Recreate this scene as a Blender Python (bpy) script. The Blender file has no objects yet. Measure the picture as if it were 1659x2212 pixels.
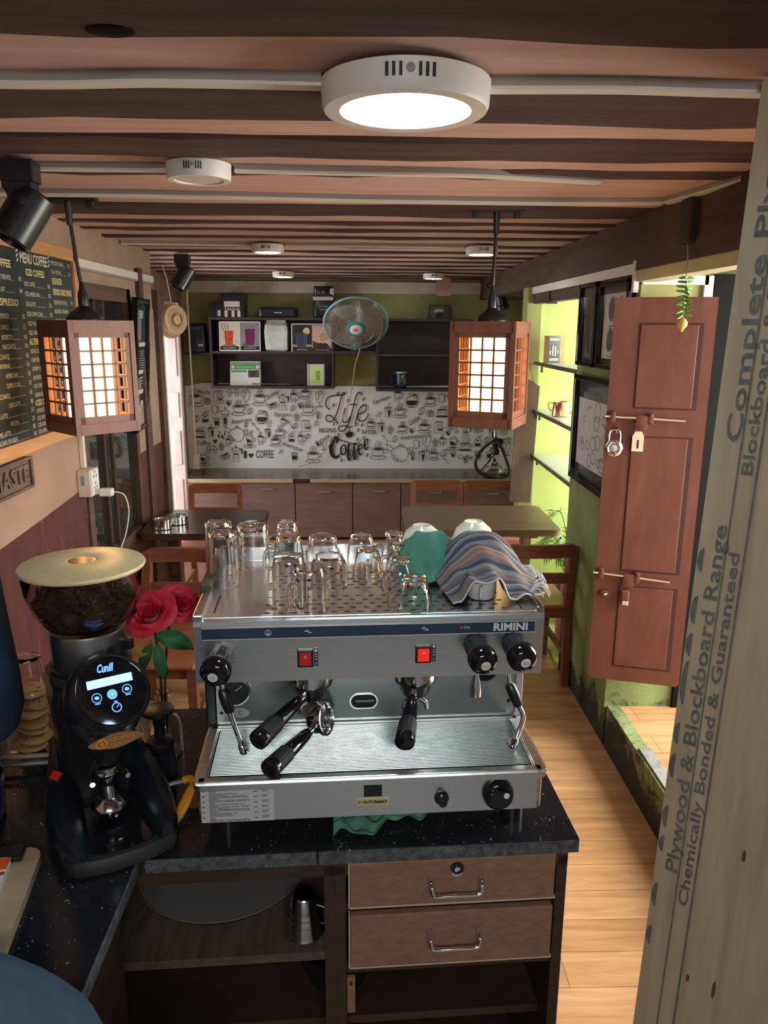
import bpy, bmesh, math, random
from mathutils import Vector, Matrix
random.seed(11)
SC = bpy.context.scene
COL = SC.collection
PI = math.pi
def R(d): return d * PI / 180.0

# ------------------------------------------------------------------ materials
def nodes(name):
    m = bpy.data.materials.new(name); m.use_nodes = True
    nt = m.node_tree; b = nt.nodes['Principled BSDF']
    return m, nt, b
def col(c): return (c[0], c[1], c[2], 1.0)
def ramp(nt, stops):
    r = nt.nodes.new('ShaderNodeValToRGB')
    e = r.color_ramp.elements
    while len(e) < len(stops): e.new(0.5)
    for i, (p, c) in enumerate(stops):
        e[i].position = p; e[i].color = col(c)
    return r
def coords(nt, scale=(1, 1, 1), rot=(0, 0, 0)):
    t = nt.nodes.new('ShaderNodeTexCoord'); mp = nt.nodes.new('ShaderNodeMapping')
    mp.inputs['Scale'].default_value = scale; mp.inputs['Rotation'].default_value = rot
    nt.links.new(t.outputs['Object'], mp.inputs['Vector'])
    return mp
def noise(nt, vec, scale, detail=6, rough=.6, dist=0):
    n = nt.nodes.new('ShaderNodeTexNoise')
    n.inputs['Scale'].default_value = scale; n.inputs['Detail'].default_value = detail
    n.inputs['Roughness'].default_value = rough; n.inputs['Distortion'].default_value = dist
    nt.links.new(vec.outputs[0], n.inputs['Vector'])
    return n
def bump(nt, b, src, strength=.2, dist=.01):
    bp = nt.nodes.new('ShaderNodeBump'); bp.inputs['Strength'].default_value = strength
    bp.inputs['Distance'].default_value = dist
    nt.links.new(src, bp.inputs['Height']); nt.links.new(bp.outputs[0], b.inputs['Normal'])
def plain(name, c, rough=.5, metal=0.0, spec=.5, coat=0):
    m, nt, b = nodes(name)
    b.inputs['Base Color'].default_value = col(c); b.inputs['Roughness'].default_value = rough
    b.inputs['Metallic'].default_value = metal; b.inputs['Specular IOR Level'].default_value = spec
    b.inputs['Coat Weight'].default_value = coat
    mp = coords(nt); n = noise(nt, mp, 35, 3)
    mr = nt.nodes.new('ShaderNodeMapRange')
    mr.inputs['To Min'].default_value = max(0, rough - .06); mr.inputs['To Max'].default_value = min(1, rough + .06)
    nt.links.new(n.outputs['Fac'], mr.inputs['Value']); nt.links.new(mr.outputs[0], b.inputs['Roughness'])
    return m
def mottled(name, stops, scale=4, stretch=(1, 1, 1), rough=.8, bstr=.2, bdist=.01, detail=7, dist=0.4, metal=0, spec=.4):
    m, nt, b = nodes(name)
    mp = coords(nt, stretch); n = noise(nt, mp, scale, detail, .62, dist)
    r = ramp(nt, stops); nt.links.new(n.outputs['Fac'], r.inputs['Fac'])
    nt.links.new(r.outputs['Color'], b.inputs['Base Color'])
    b.inputs['Roughness'].default_value = rough; b.inputs['Metallic'].default_value = metal
    b.inputs['Specular IOR Level'].default_value = spec
    if bstr: bump(nt, b, n.outputs['Fac'], bstr, bdist)
    return m
def wood(name, c1, c2, stretch=(2, 22, 22), rough=.45, bstr=.08, coat=0.0):
    m, nt, b = nodes(name)
    mp = coords(nt, stretch); n = noise(nt, mp, 1.6, 8, .65, .6)
    r = ramp(nt, [(.3, c1), (.7, c2)]); nt.links.new(n.outputs['Fac'], r.inputs['Fac'])
    nt.links.new(r.outputs['Color'], b.inputs['Base Color'])
    b.inputs['Roughness'].default_value = rough; b.inputs['Coat Weight'].default_value = coat
    b.inputs['Coat Roughness'].default_value = .25
    bump(nt, b, n.outputs['Fac'], bstr, .004)
    return m
def brushed(name, c, rough=.3, stretch=(.6, 260, 260)):
    m, nt, b = nodes(name)
    b.inputs['Metallic'].default_value = 1.0; b.inputs['Base Color'].default_value = col(c)
    mp = coords(nt, stretch); n = noise(nt, mp, 3, 4)
    mr = nt.nodes.new('ShaderNodeMapRange')
    mr.inputs['To Min'].default_value = max(.03, rough - .035); mr.inputs['To Max'].default_value = rough + .035
    nt.links.new(n.outputs['Fac'], mr.inputs['Value']); nt.links.new(mr.outputs[0], b.inputs['Roughness'])
    b.inputs['Anisotropic'].default_value = .4
    return m
def glow(name, c, strength, base=(.8, .8, .8)):
    m, nt, b = nodes(name)
    b.inputs['Base Color'].default_value = col(base)
    b.inputs['Emission Color'].default_value = col(c); b.inputs['Emission Strength'].default_value = strength
    return m
def glass(name, c=(1, 1, 1), rough=0.0, ior=1.45):
    m, nt, b = nodes(name)
    b.inputs['Base Color'].default_value = col(c); b.inputs['Transmission Weight'].default_value = 1.0
    b.inputs['Roughness'].default_value = rough; b.inputs['IOR'].default_value = ior
    mp = coords(nt); n = noise(nt, mp, 9, 2); bump(nt, b, n.outputs['Fac'], .02, .002)
    return m

M = {}
M['ceil'] = mottled('ceiling_pink_boards', [(.3, (.50, .335, .285)), (.55, (.60, .415, .36)), (.75, (.68, .48, .42))], 2.2, (1, 9, 9), .85, .25, .01)
M['joist'] = mottled('dark_joist_wood', [(.3, (.045, .024, .026)), (.6, (.085, .046, .046)), (.8, (.14, .08, .075))], 2.0, (1, 12, 12), .75, .4, .01)
M['beam'] = mottled('dark_beam_wood', [(.3, (.05, .024, .018)), (.7, (.11, .055, .04))], 2, (9, 1, 9), .7, .3, .01)
M['wall_tan'] = mottled('tan_pink_plaster', [(.3, (.28, .18, .135)), (.6, (.355, .238, .18)), (.8, (.41, .285, .22))], 3, (1, 1, 1), .85, .12)
M['wall_grey'] = mottled('grey_reflected_wall', [(.3, (.54, .56, .575)), (.7, (.62, .64, .66))], 3, (1, 1, 1), .8, .1)
M['lintel'] = mottled('pale_green_lintel', [(.3, (.50, .50, .28)), (.7, (.62, .61, .40))], 5, (1, 1, 1), .7, .1)
M['reflected_bar_floor'] = mottled('grey_reflected_floor', [(.3, (.33, .34, .35)), (.7, (.42, .43, .44))], 5, (1, 1, 1), .7, .1)
M['maroon'] = mottled('maroon_worn_paint', [(.25, (.04, .009, .008)), (.60, (.08, .02, .017)), (.68, (.11, .035, .03)), (.75, (.36, .26, .22))], 5, (6, 6, 1.2), .7, .2)
M['wall_back'] = mottled('olive_wall_paint', [(.25, (.25, .235, .085)), (.55, (.35, .355, .145)), (.8, (.45, .475, .23))], 2.2, (1, 1, 1), .8, .1)
M['lime'] = mottled('lime_wall_paint', [(.25, (.58, .68, .21)), (.6, (.68, .76, .29)), (.85, (.75, .82, .40))], 2.0, (1, 1, 1), .8, .25, .02)
def mould_wall():
    m, nt, b = nodes('green_wall_with_mould')
    mp = coords(nt); n = noise(nt, mp, 2.6, 8, .65, .3); n2 = noise(nt, mp, 7, 9, .75, .5)
    r = ramp(nt, [(.25, (.125, .14, .05)), (.5, (.19, .25, .085)), (.75, (.26, .37, .17))])
    nt.links.new(n.outputs['Fac'], r.inputs['Fac'])
    sx = nt.nodes.new('ShaderNodeSeparateXYZ'); nt.links.new(mp.outputs[0], sx.inputs[0])
    mr = nt.nodes.new('ShaderNodeMapRange'); mr.inputs['From Min'].default_value = 0.0; mr.inputs['From Max'].default_value = .42
    mr.inputs['To Min'].default_value = .34; mr.inputs['To Max'].default_value = -.22
    nt.links.new(sx.outputs['Z'], mr.inputs['Value'])
    ad = nt.nodes.new('ShaderNodeMath'); ad.operation = 'ADD'
    nt.links.new(mr.outputs[0], ad.inputs[0]); nt.links.new(n2.outputs['Fac'], ad.inputs[1])
    r2 = ramp(nt, [(.56, (0, 0, 0)), (.68, (1, 1, 1))]); nt.links.new(ad.outputs[0], r2.inputs['Fac'])
    mx = nt.nodes.new('ShaderNodeMix'); mx.data_type = 'RGBA'
    nt.links.new(r2.outputs['Color'], mx.inputs['Factor']); nt.links.new(r.outputs['Color'], mx.inputs['A'])
    mx.inputs['B'].default_value = (.028, .03, .02, 1)
    nt.links.new(mx.outputs['Result'], b.inputs['Base Color']); b.inputs['Roughness'].default_value = .85
    bump(nt, b, n2.outputs['Fac'], .3, .012)
    return m
M['green'] = mould_wall()
def floor_mat():
    m, nt, b = nodes('oak_laminate_boards')
    mp = coords(nt, (1, 1, 1)); br = nt.nodes.new('ShaderNodeTexBrick')
    br.inputs['Scale'].default_value = 1.0; br.inputs['Brick Width'].default_value = 1.2; br.inputs['Row Height'].default_value = .13
    br.inputs['Mortar Size'].default_value = .0012; br.inputs['Color1'].default_value = (.50, .285, .13, 1)
    br.inputs['Color2'].default_value = (.60, .36, .18, 1); br.inputs['Mortar'].default_value = (.22, .11, .05, 1)
    nt.links.new(mp.outputs[0], br.inputs['Vector'])
    mp2 = coords(nt, (1.2, 14, 1)); n = noise(nt, mp2, 2, 8, .65, .6)
    r = ramp(nt, [(.3, (.62, .55, .5)), (.7, (1.1, 1.1, 1.1))]); nt.links.new(n.outputs['Fac'], r.inputs['Fac'])
    mx = nt.nodes.new('ShaderNodeMix'); mx.data_type = 'RGBA'; mx.blend_type = 'MULTIPLY'; mx.inputs['Factor'].default_value = 1
    nt.links.new(br.outputs['Color'], mx.inputs['A']); nt.links.new(r.outputs['Color'], mx.inputs['B'])
    nt.links.new(mx.outputs['Result'], b.inputs['Base Color']); b.inputs['Roughness'].default_value = .38
    return m
M['floor'] = floor_mat()
def granite():
    m, nt, b = nodes('black_speckled_granite')
    mp = coords(nt); v = nt.nodes.new('ShaderNodeTexVoronoi'); v.inputs['Scale'].default_value = 95
    nt.links.new(mp.outputs[0], v.inputs['Vector']); n = noise(nt, mp, 26, 6, .7)
    r = ramp(nt, [(.10, (.34, .40, .42)), (.22, (.014, .016, .02))]); nt.links.new(v.outputs['Distance'], r.inputs['Fac'])
    r2 = ramp(nt, [(.50, (0, 0, 0)), (.60, (1, 1, 1))]); nt.links.new(n.outputs['Fac'], r2.inputs['Fac'])
    mx = nt.nodes.new('ShaderNodeMix'); mx.data_type = 'RGBA'
    nt.links.new(r2.outputs['Color'], mx.inputs['Factor']); mx.inputs['A'].default_value = (.012, .014, .018, 1)
    nt.links.new(r.outputs['Color'], mx.inputs['B']); nt.links.new(mx.outputs['Result'], b.inputs['Base Color'])
    b.inputs['Roughness'].default_value = .16
    return m
M['granite'] = granite()
M['granite_edge'] = mottled('granite_cut_edge', [(.35, (.035, .04, .045)), (.6, (.10, .11, .115)), (.8, (.2, .21, .21))], 60, (1, 1, 1), .5, .1)
M['cab_dark'] = wood('dark_cabinet_frame_wood', (.022, .012, .008), (.055, .03, .02), (3, 3, 20), .5)
M['cab_shelf'] = mottled('worn_shelf_board', [(.3, (.055, .038, .026)), (.6, (.11, .078, .054)), (.8, (.17, .125, .09))], 4, (14, 1.5, 14), .65, .15)
M['drawer'] = mottled('brown_laminate', [(.3, (.20, .105, .068)), (.6, (.265, .145, .097)), (.85, (.32, .185, .13))], 5, (6, 6, 14), .55, .05)
M['ply_edge'] = plain('pale_ply_edge', (.50, .42, .30), .7)
M['cab_back'] = mottled('brown_cabinet_laminate', [(.3, (.165, .098, .082)), (.7, (.225, .142, .12))], 3, (1, 1, 8), .4, .03)
M['shelf_dark'] = wood('dark_wall_shelf_laminate', (.028, .018, .02), (.055, .036, .038), (3, 20, 20), .5)
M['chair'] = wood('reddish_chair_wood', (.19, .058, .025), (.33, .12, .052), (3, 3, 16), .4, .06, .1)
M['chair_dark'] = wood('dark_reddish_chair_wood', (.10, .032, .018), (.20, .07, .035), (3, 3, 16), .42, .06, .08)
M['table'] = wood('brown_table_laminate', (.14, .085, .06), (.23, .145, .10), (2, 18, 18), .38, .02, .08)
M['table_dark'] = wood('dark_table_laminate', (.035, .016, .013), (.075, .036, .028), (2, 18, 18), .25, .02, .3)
M['cushion'] = mottled('pink_red_cushion', [(.3, (.42, .13, .11)), (.7, (.55, .22, .18))], 8, (1, 1, 1), .8, .2)
M['door'] = mottled('red_brown_painted_door', [(.25, (.10, .030, .020)), (.55, (.138, .044, .029)), (.75, (.18, .065, .046)), (.86, (.29, .15, .12))], 4, (3, 3, .8), .5, .1)
M['door_groove'] = plain('dark_door_groove', (.05, .014, .01), .8)
M['lantern'] = wood('reddish_lantern_wood', (.165, .062, .036), (.255, .103, .06), (12, 12, 3), .5)
M['white'] = plain('white_plastic', (.78, .78, .76), .4)
M['cream'] = mottled('cream_painted_trim', [(.3, (.55, .50, .42)), (.7, (.70, .66, .58))], 8, (1, 1, 1), .6, .05)
M['trunk'] = mottled('white_cable_trunking', [(.3, (.68, .65, .59)), (.7, (.78, .75, .69))], 6, (1, 6, 6), .5, .05)
M['trunk_side'] = plain('grey_trunking_side', (.32, .29, .27), .6)
M['pink_white'] = mottled('pinkish_white_paint', [(.25, (.52, .42, .39)), (.6, (.70, .60, .57)), (.85, (.78, .70, .67))], 6, (5, 5, .8), .6, .15)
M['black'] = plain('black_plastic', (.012, .013, .015), .32)
M['black_matte'] = plain('matt_black_plastic', (.014, .015, .017), .6)
M['deep_black'] = plain('dull_black_tray_and_gap_shade', (.006, .006, .006), .7, 0, .08)
M['black_gloss'] = plain('glossy_black_plastic', (.008, .008, .01), .08)
M['navy_black'] = plain('near_black_blue_plastic', (.008, .012, .02), .3)
M['steel'] = brushed('brushed_steel', (.74, .75, .75), .28)
M['steel_top'] = brushed('steel_tray_top', (.70, .72, .73), .3, (90, 1, 90))
M['steel_dark'] = brushed('dark_brushed_steel', (.34, .37, .37), .34)
M['steel_grid'] = plain('steel_wire_grid', (.26, .31, .31), .3, 1.0)
M['chrome'] = plain('chrome', (.82, .83, .84), .08, 1.0)
M['steel_cup'] = plain('polished_steel', (.66, .66, .66), .16, 1.0)
M['copper'] = plain('polished_copper', (.82, .42, .30), .2, 1.0)
M['blue_strip'] = plain('dark_blue_strip', (.022, .045, .085), .35)
M['print_white'] = plain('white_print', (.75, .78, .8), .5)
M['print_black'] = plain('black_print', (.012, .012, .012), .6)
M['red'] = plain('red_rocker', (.62, .02, .015), .25)
M['red_glow'] = glow('lit_red_rocker', (1, .03, .01), .35, (.6, .02, .01))
M['paper'] = plain('white_paper', (.72, .73, .73), .6)
M['grey_label'] = plain('grey_label_paper', (.50, .52, .53), .5)
M['gold'] = plain('pale_gold_badge', (.62, .54, .28), .35, .3)
M['banner'] = mottled('white_vinyl_banner', [(.3, (.66, .66, .655)), (.7, (.74, .745, .745))], 1.5, (1, 1, 1), .42, .15, .02)
M['board'] = mottled('black_chalkboard', [(.3, (.012, .018, .017)), (.7, (.022, .030, .028))], 3, (1, 1, 1), .7, .0)
M['chalk'] = plain('white_chalk', (.62, .58, .46), .9)
M['chalk_y'] = plain('yellow_chalk', (.70, .58, .26), .9)
M['pine'] = wood('orange_pine_frame', (.42, .20, .08), (.56, .30, .13), (12, 2, 12), .5)
M['carved'] = wood('dark_carved_wood', (.075, .048, .034), (.15, .10, .075), (20, 4, 20), .6, .3)
M['glass'] = glass('clear_glass', (1, 1, 1), 0.0, 1.36)
M['pane'] = glass('dark_window_pane', (.9, .95, .92))
M['mirror'] = plain('dark_reflective_glass', (.20, .21, .20), .03, .9)
M['frost'] = plain('cloudy_lid_plastic', (.66, .52, .30), .28)
M['smoke'] = glass('smoky_hopper_plastic', (.88, .83, .76), .02, 1.25)
M['bean'] = mottled('roasted_coffee_beans', [(.3, (.022, .013, .009)), (.7, (.085, .045, .028))], 60, (1, 1, 1), .4, .6, .01)
M['rose'] = mottled('red_rose_petals', [(.3, (.42, .006, .02)), (.7, (.66, .025, .05))], 14, (1, 1, 1), .55, .1)
M['leaf'] = mottled('green_leaf', [(.3, (.02, .10, .035)), (.7, (.05, .20, .07))], 14, (1, 1, 1), .5, .1)
M['plant'] = mottled('palm_leaf', [(.3, (.05, .16, .03)), (.7, (.12, .30, .07))], 14, (1, 1, 1), .5, .1)
M['stem'] = plain('brown_green_stem', (.06, .06, .02), .7)
M['cloth_green'] = mottled('green_microfibre_cloth', [(.3, (.055, .19, .13)), (.55, (.09, .26, .18)), (.8, (.19, .38, .27))], 10, (1, 1, 1), .95, .5, .01)
M['bowl'] = plain('cream_ceramic', (.80, .74, .58), .2)
M['navy'] = mottled('navy_cloth', [(.3, (.010, .024, .055)), (.7, (.022, .045, .09))], 12, (1, 1, 1), .95, .3)
M['slate'] = mottled('slate_blue_cloth', [(.3, (.035, .075, .12)), (.7, (.055, .105, .16))], 30, (1, 1, 1), .95, .3)
M['blue_jar'] = plain('blue_water_jar_plastic', (.012, .035, .13), .15)
M['orange'] = plain('orange_plastic', (.75, .30, .02), .4)
M['rawply'] = mottled('raw_plywood', [(.25, (.29, .225, .14)), (.5, (.41, .325, .205)), (.75, (.49, .405, .27))], 2.5, (9, 9, .7), .7, .1)
M['print_blue'] = mottled('faded_blue_print', [(.3, (.075, .085, .09)), (.7, (.17, .17, .15))], 40, (1, 1, 1), .8, 0)
M['knot'] = plain('brown_knot', (.13, .05, .015), .8)
M['lamp_on'] = glow('lit_led_diffuser_near', (.52, .84, 1.0), 19.0)
M['lamp_far'] = glow('lit_led_diffuser', (.84, .97, .93), 26.0)
M['lamp_off'] = plain('unlit_diffuser', (.72, .66, .58), .5)
M['lamp_body'] = plain('white_lamp_body', (.74, .73, .70), .45)
M['paper_lit'] = glow('lit_paper_shade', (1.0, .58, .19), 5.0, (.9, .8, .6))
M['lcd'] = glow('lit_lcd', (.16, .38, 1.0), 2.6, (.1, .2, .5))
M['icon'] = glow('lit_blue_icons', (.10, .26, 1.0), 1.8, (.05, .1, .4))
M['badge_orange'] = plain('orange_print', (.80, .28, .03), .4)
M['concrete'] = mottled('broken_concrete', [(.3, (.16, .16, .15)), (.7, (.34, .34, .32))], 14, (1, 1, 1), .9, .6, .02)
M['yellow_leaf'] = plain('yellow_leaf', (.60, .42, .06), .6)
M['chili'] = mottled('green_chili', [(.3, (.08, .24, .03)), (.7, (.20, .42, .08))], 20, (1, 1, 1), .4, .1)
M['lemon'] = plain('old_lemon', (.62, .40, .10), .5)
M['biscuit'] = mottled('pale_biscuit', [(.3, (.42, .25, .10)), (.7, (.56, .36, .17))], 20, (1, 1, 1), .8, .2)
M['bag'] = glass('clear_plastic_bag', (.95, .93, .88), .08, 1.2)
M['hose'] = plain('grey_braided_hose', (.32, .31, .29), .4, .6)
M['photo_dark'] = mottled('dark_photo_print', [(.3, (.03, .03, .028)), (.6, (.12, .11, .08)), (.8, (.3, .28, .2))], 9, (1, 1, .5), .3, 0)
M['photo_white'] = plain('white_picture_mount', (.52, .55, .53), .4)
M['brownprint'] = mottled('brown_print', [(.3, (.05, .035, .02)), (.7, (.16, .11, .07))], 50, (1, 1, 1), .5, 0)
M['frame_glass'] = plain('dark_picture_glass', (.06, .065, .065), .06)
M['foil'] = mottled('white_foil_bag', [(.3, (.56, .58, .57)), (.7, (.68, .70, .69))], 6, (1, 1, 1), .3, .6, .03)
M['purple'] = plain('purple_drink', (.14, .02, .10), .3)
M['reddrink'] = mottled('red_iced_drink', [(.35, (.40, .02, .01)), (.6, (.60, .10, .05)), (.8, (.75, .45, .35))], 60, (1, 1, 1), .3, 0)
M['bluedrink'] = plain('dark_blue_drink', (.04, .045, .10), .3)
M['greendrink'] = plain('green_drink', (.20, .42, .08), .3)
M['grey_bg'] = plain('grey_backdrop', (.22, .22, .24), .6)
M['beige_bg'] = plain('beige_backdrop', (.58, .52, .44), .6)
M['calgreen'] = plain('calendar_green', (.10, .40, .10), .5)
M['calblue'] = plain('calendar_blue', (.12, .30, .42), .5)
M['fanblue'] = plain('pale_blue_fan_plastic', (.22, .48, .68), .35)
M['fanteal'] = plain('teal_fan_ring', (.06, .30, .28), .4)
M['fanwire'] = plain('grey_fan_wire', (.40, .38, .33), .4, .5)
M['fanblade'] = plain('translucent_grey_blade', (.36, .33, .28), .4)
M['cord'] = plain('tan_cord', (.52, .36, .20), .6)
M['oldboard'] = mottled('old_brown_board', [(.3, (.05, .026, .016)), (.6, (.10, .055, .033)), (.75, (.26, .18, .12))], 5, (2, 2, 1), .7, .3)
M['drum'] = wood('pale_turned_wood', (.50, .34, .20), (.66, .48, .32), (8, 8, 8), .5)
M['pinkbench'] = mottled('pale_pink_bench', [(.3, (.62, .42, .42)), (.7, (.74, .55, .55))], 6, (1, 1, 1), .7, .1)
M['redcloth'] = mottled('coral_red_cloth', [(.3, (.50, .10, .07)), (.7, (.66, .2, .14))], 8, (1, 1, 1), .9, .4)
M['pinkpaper'] = plain('pink_paper', (.62, .38, .34), .7)
M['shelf_white'] = plain('white_niche_shelf', (.74, .76, .70), .5)
M['glossred'] = plain('red_packet_print', (.70, .04, .04), .4)
M['glossorange'] = plain('orange_packet_print', (.80, .12, .02), .3)
M['traywood'] = wood('pale_tray_wood', (.34, .26, .16), (.46, .36, .23), (3, 18, 18), .5)
def stripes():
    m, nt, b = nodes('striped_woven_towel')
    mp = coords(nt); w = nt.nodes.new('ShaderNodeTexWave'); w.wave_type = 'BANDS'; w.bands_direction = 'Y'; w.wave_profile = 'SAW'
    w.inputs['Scale'].default_value = 3.6; w.inputs['Distortion'].default_value = .12; w.inputs['Detail'].default_value = 1
    nt.links.new(mp.outputs[0], w.inputs['Vector'])
    r = ramp(nt, [(0, (.05, .05, .08)), (.10, (.17, .16, .17)), (.17, (.34, .30, .26)), (.21, (.08, .07, .09)), (.30, (.16, .09, .09)), (.36, (.13, .12, .13)), (.44, (.22, .20, .20)),
                  (.52, (.06, .055, .09)), (.60, (.15, .14, .15)), (.68, (.38, .15, .08)), (.73, (.17, .15, .14)), (.79, (.40, .26, .13)), (.82, (.10, .09, .11)), (.90, (.20, .18, .19))])
    r.color_ramp.interpolation = 'CONSTANT'
    nt.links.new(w.outputs['Color'], r.inputs['Fac']); nt.links.new(r.outputs['Color'], b.inputs['Base Color'])
    b.inputs['Roughness'].default_value = .95
    n = noise(nt, mp, 260, 2); bump(nt, b, n.outputs['Fac'], .5, .003)
    return m
M['towel'] = stripes()

# ------------------------------------------------------------------ mesh builder
def crom(pts, n=8, closed=False):
    P = [Vector(p) for p in pts]; out = []
    N = len(P)
    rng = range(N if closed else N - 1)
    for i in rng:
        g = (lambda k: P[k % N]) if closed else (lambda k: P[max(0, min(N - 1, k))])
        p0, p1, p2, p3 = g(i - 1), g(i), g(i + 1), g(i + 2)
        for s in range(n):
            t = s / n
            out.append(.5 * ((2 * p1) + (p2 - p0) * t + (2 * p0 - 5 * p1 + 4 * p2 - p3) * t * t + (3 * p1 - p0 - 3 * p2 + p3) * t ** 3))
    if not closed: out.append(P[-1].copy())
    return out
def axis(o, z, x=None):
    z = Vector(z).normalized()
    x = Vector(x) if x else (Vector((1, 0, 0)) if abs(z.x) < .9 else Vector((0, 1, 0)))
    y = z.cross(x).normalized(); x = y.cross(z).normalized()
    m = Matrix((x, y, z)).transposed().to_4x4(); m.translation = Vector(o)
    return m
def rounded_rect(w, h, r, n=5):
    pts = []
    for cx, cy, a in ((w/2-r, h/2-r, 0), (-w/2+r, h/2-r, 90), (-w/2+r, -h/2+r, 180), (w/2-r, -h/2+r, 270)):
        for k in range(n + 1):
            t = R(a + 90 * k / n); pts.append((cx + r * math.cos(t), cy + r * math.sin(t)))
    return pts
class MB:
    def __init__(s): s.v = []; s.f = []; s.m = []; s.sm = []; s.ms = []; s.T = Matrix()
    def mi(s, m):
        if isinstance(m, str): m = M[m]
        if m not in s.ms: s.ms.append(m)
        return s.ms.index(m)
    def add(s, vs, fs, m, smooth=False, T=None):
        k = len(s.v); X = s.T @ T if T is not None else s.T; i = s.mi(m)
        s.v += [X @ Vector(p) for p in vs]
        for f in fs: s.f.append([k + q for q in f]); s.m.append(i); s.sm.append(smooth)
        return s
    def box(s, x0, x1, y0, y1, z0, z1, m, bev=0, T=None, seg=2):
        if bev:
            bm = bmesh.new(); bmesh.ops.create_cube(bm, size=1)
            for v in bm.verts: v.co = Vector(((x0+x1)/2 + v.co.x*(x1-x0), (y0+y1)/2 + v.co.y*(y1-y0), (z0+z1)/2 + v.co.z*(z1-z0)))
            bmesh.ops.bevel(bm, geom=list(bm.edges), offset=bev, segments=seg, affect='EDGES', profile=.5)
            bm.verts.index_update(); vs = [v.co.copy() for v in bm.verts]; fs = [[v.index for v in f.verts] for f in bm.faces]; bm.free()
            return s.add(vs, fs, m, False, T)
        vs = [(x, y, z) for z in (z0, z1) for y in (y0, y1) for x in (x0, x1)]
        return s.add(vs, [(0,2,3,1), (4,5,7,6), (0,1,5,4), (2,6,7,3), (0,4,6,2), (1,3,7,5)], m, False, T)
    def quad(s, a, b, c, d, m): return s.add([a, b, c, d], [(0,1,2,3)], m)
    def lathe(s, prof, m, seg=32, T=None, smooth=True, sx=1, sy=1, a0=0, a1=360, cap=True):
        vs = []; fs = []; full = abs(a1 - a0) >= 359.9; n = seg if full else seg + 1
        for r, z in prof:
            for k in range(n):
                t = R(a0 + (a1 - a0) * k / seg); vs.append((r * math.cos(t) * sx, r * math.sin(t) * sy, z))
        for i in range(len(prof) - 1):
            for k in range(seg if full else n - 1):
                k2 = (k + 1) % n; fs.append((i*n+k, i*n+k2, (i+1)*n+k2, (i+1)*n+k))
        if full and cap:
            if prof[0][0] > 1e-6: fs.append(tuple(reversed(range(n))))
            if prof[-1][0] > 1e-6: fs.append(tuple((len(prof)-1)*n + k for k in range(n)))
        return s.add(vs, fs, m, smooth, T)
    def shell(s, prof, m, seg=32, T=None):           # closed lathe loop (hollow vessel), profile given outer then inner
        vs = []; fs = []; n = seg; L = len(prof)
        for r, z in prof:
            for k in range(n):
                t = 2 * PI * k / n; vs.append((max(r, 1e-4) * math.cos(t), max(r, 1e-4) * math.sin(t), z))
        for i in range(L - 1):
            for k in range(n): fs.append((i*n+k, i*n+(k+1)%n, (i+1)*n+(k+1)%n, (i+1)*n+k))
        fs.append(tuple(reversed(range(n)))); fs.append(tuple((L-1)*n + k for k in range(n)))
        return s.add(vs, fs, m, True, T)
    def cyl(s, r, z0, z1, m, seg=24, T=None, smooth=True, bev=0):
        p = [(r, z0), (r, z1)] if not bev else [(r-bev, z0), (r, z0+bev), (r, z1-bev), (r-bev, z1)]
        return s.lathe(p, m, seg, T, smooth)
    def tube(s, pts, r, m, seg=8, smooth=True, closed=False, T=None):
        P = [Vector(p) for p in pts]; n = len(P); vs = []; fs = []
        rs = r if isinstance(r, (list, tuple)) else [r] * n
        up = None
        for i, p in enumerate(P):
            if closed: d = P[(i+1) % n] - P[i-1]
            else: d = P[min(n-1, i+1)] - P[max(0, i-1)]
            if d.length < 1e-9: d = Vector((0, 0, 1))
            d.normalize()
            if up is None: up = Vector((0, 0, 1)) if abs(d.z) < .9 else Vector((1, 0, 0))
            x = d.cross(up); x = x.normalized() if x.length > 1e-6 else Vector((1, 0, 0)); up = x.cross(d).normalized()
            for k in range(seg):
                t = 2 * PI * k / seg; vs.append(p + (x * math.cos(t) + up * math.sin(t)) * rs[i])
        for i in range(n if closed else n - 1):
            j = (i + 1) % n
            for k in range(seg): fs.append((i*seg+k, i*seg+(k+1)%seg, j*seg+(k+1)%seg, j*seg+k))
        if not closed: fs.append(tuple(reversed(range(seg)))); fs.append(tuple((n-1)*seg + k for k in range(seg)))
        return s.add(vs, fs, m, smooth, T)
    def prism(s, poly, z0, z1, m, T=None, smooth=False):
        n = len(poly); vs = [(p[0], p[1], z0) for p in poly] + [(p[0], p[1], z1) for p in poly]
        fs = [tuple(reversed(range(n))), tuple(range(n, 2*n))] + [(k, (k+1) % n, n+(k+1) % n, n+k) for k in range(n)]
        return s.add(vs, fs, m, smooth, T)
    def loft(s, secs, m, T=None, smooth=True, caps=True):
        n = len(secs[0]); vs = [p for c in secs for p in c]; fs = []
        for i in range(len(secs) - 1):
            for k in range(n): fs.append((i*n+k, i*n+(k+1) % n, (i+1)*n+(k+1) % n, (i+1)*n+k))
        if caps: fs.append(tuple(reversed(range(n)))); fs.append(tuple((len(secs)-1)*n + k for k in range(n)))
        return s.add(vs, fs, m, smooth, T)
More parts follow.
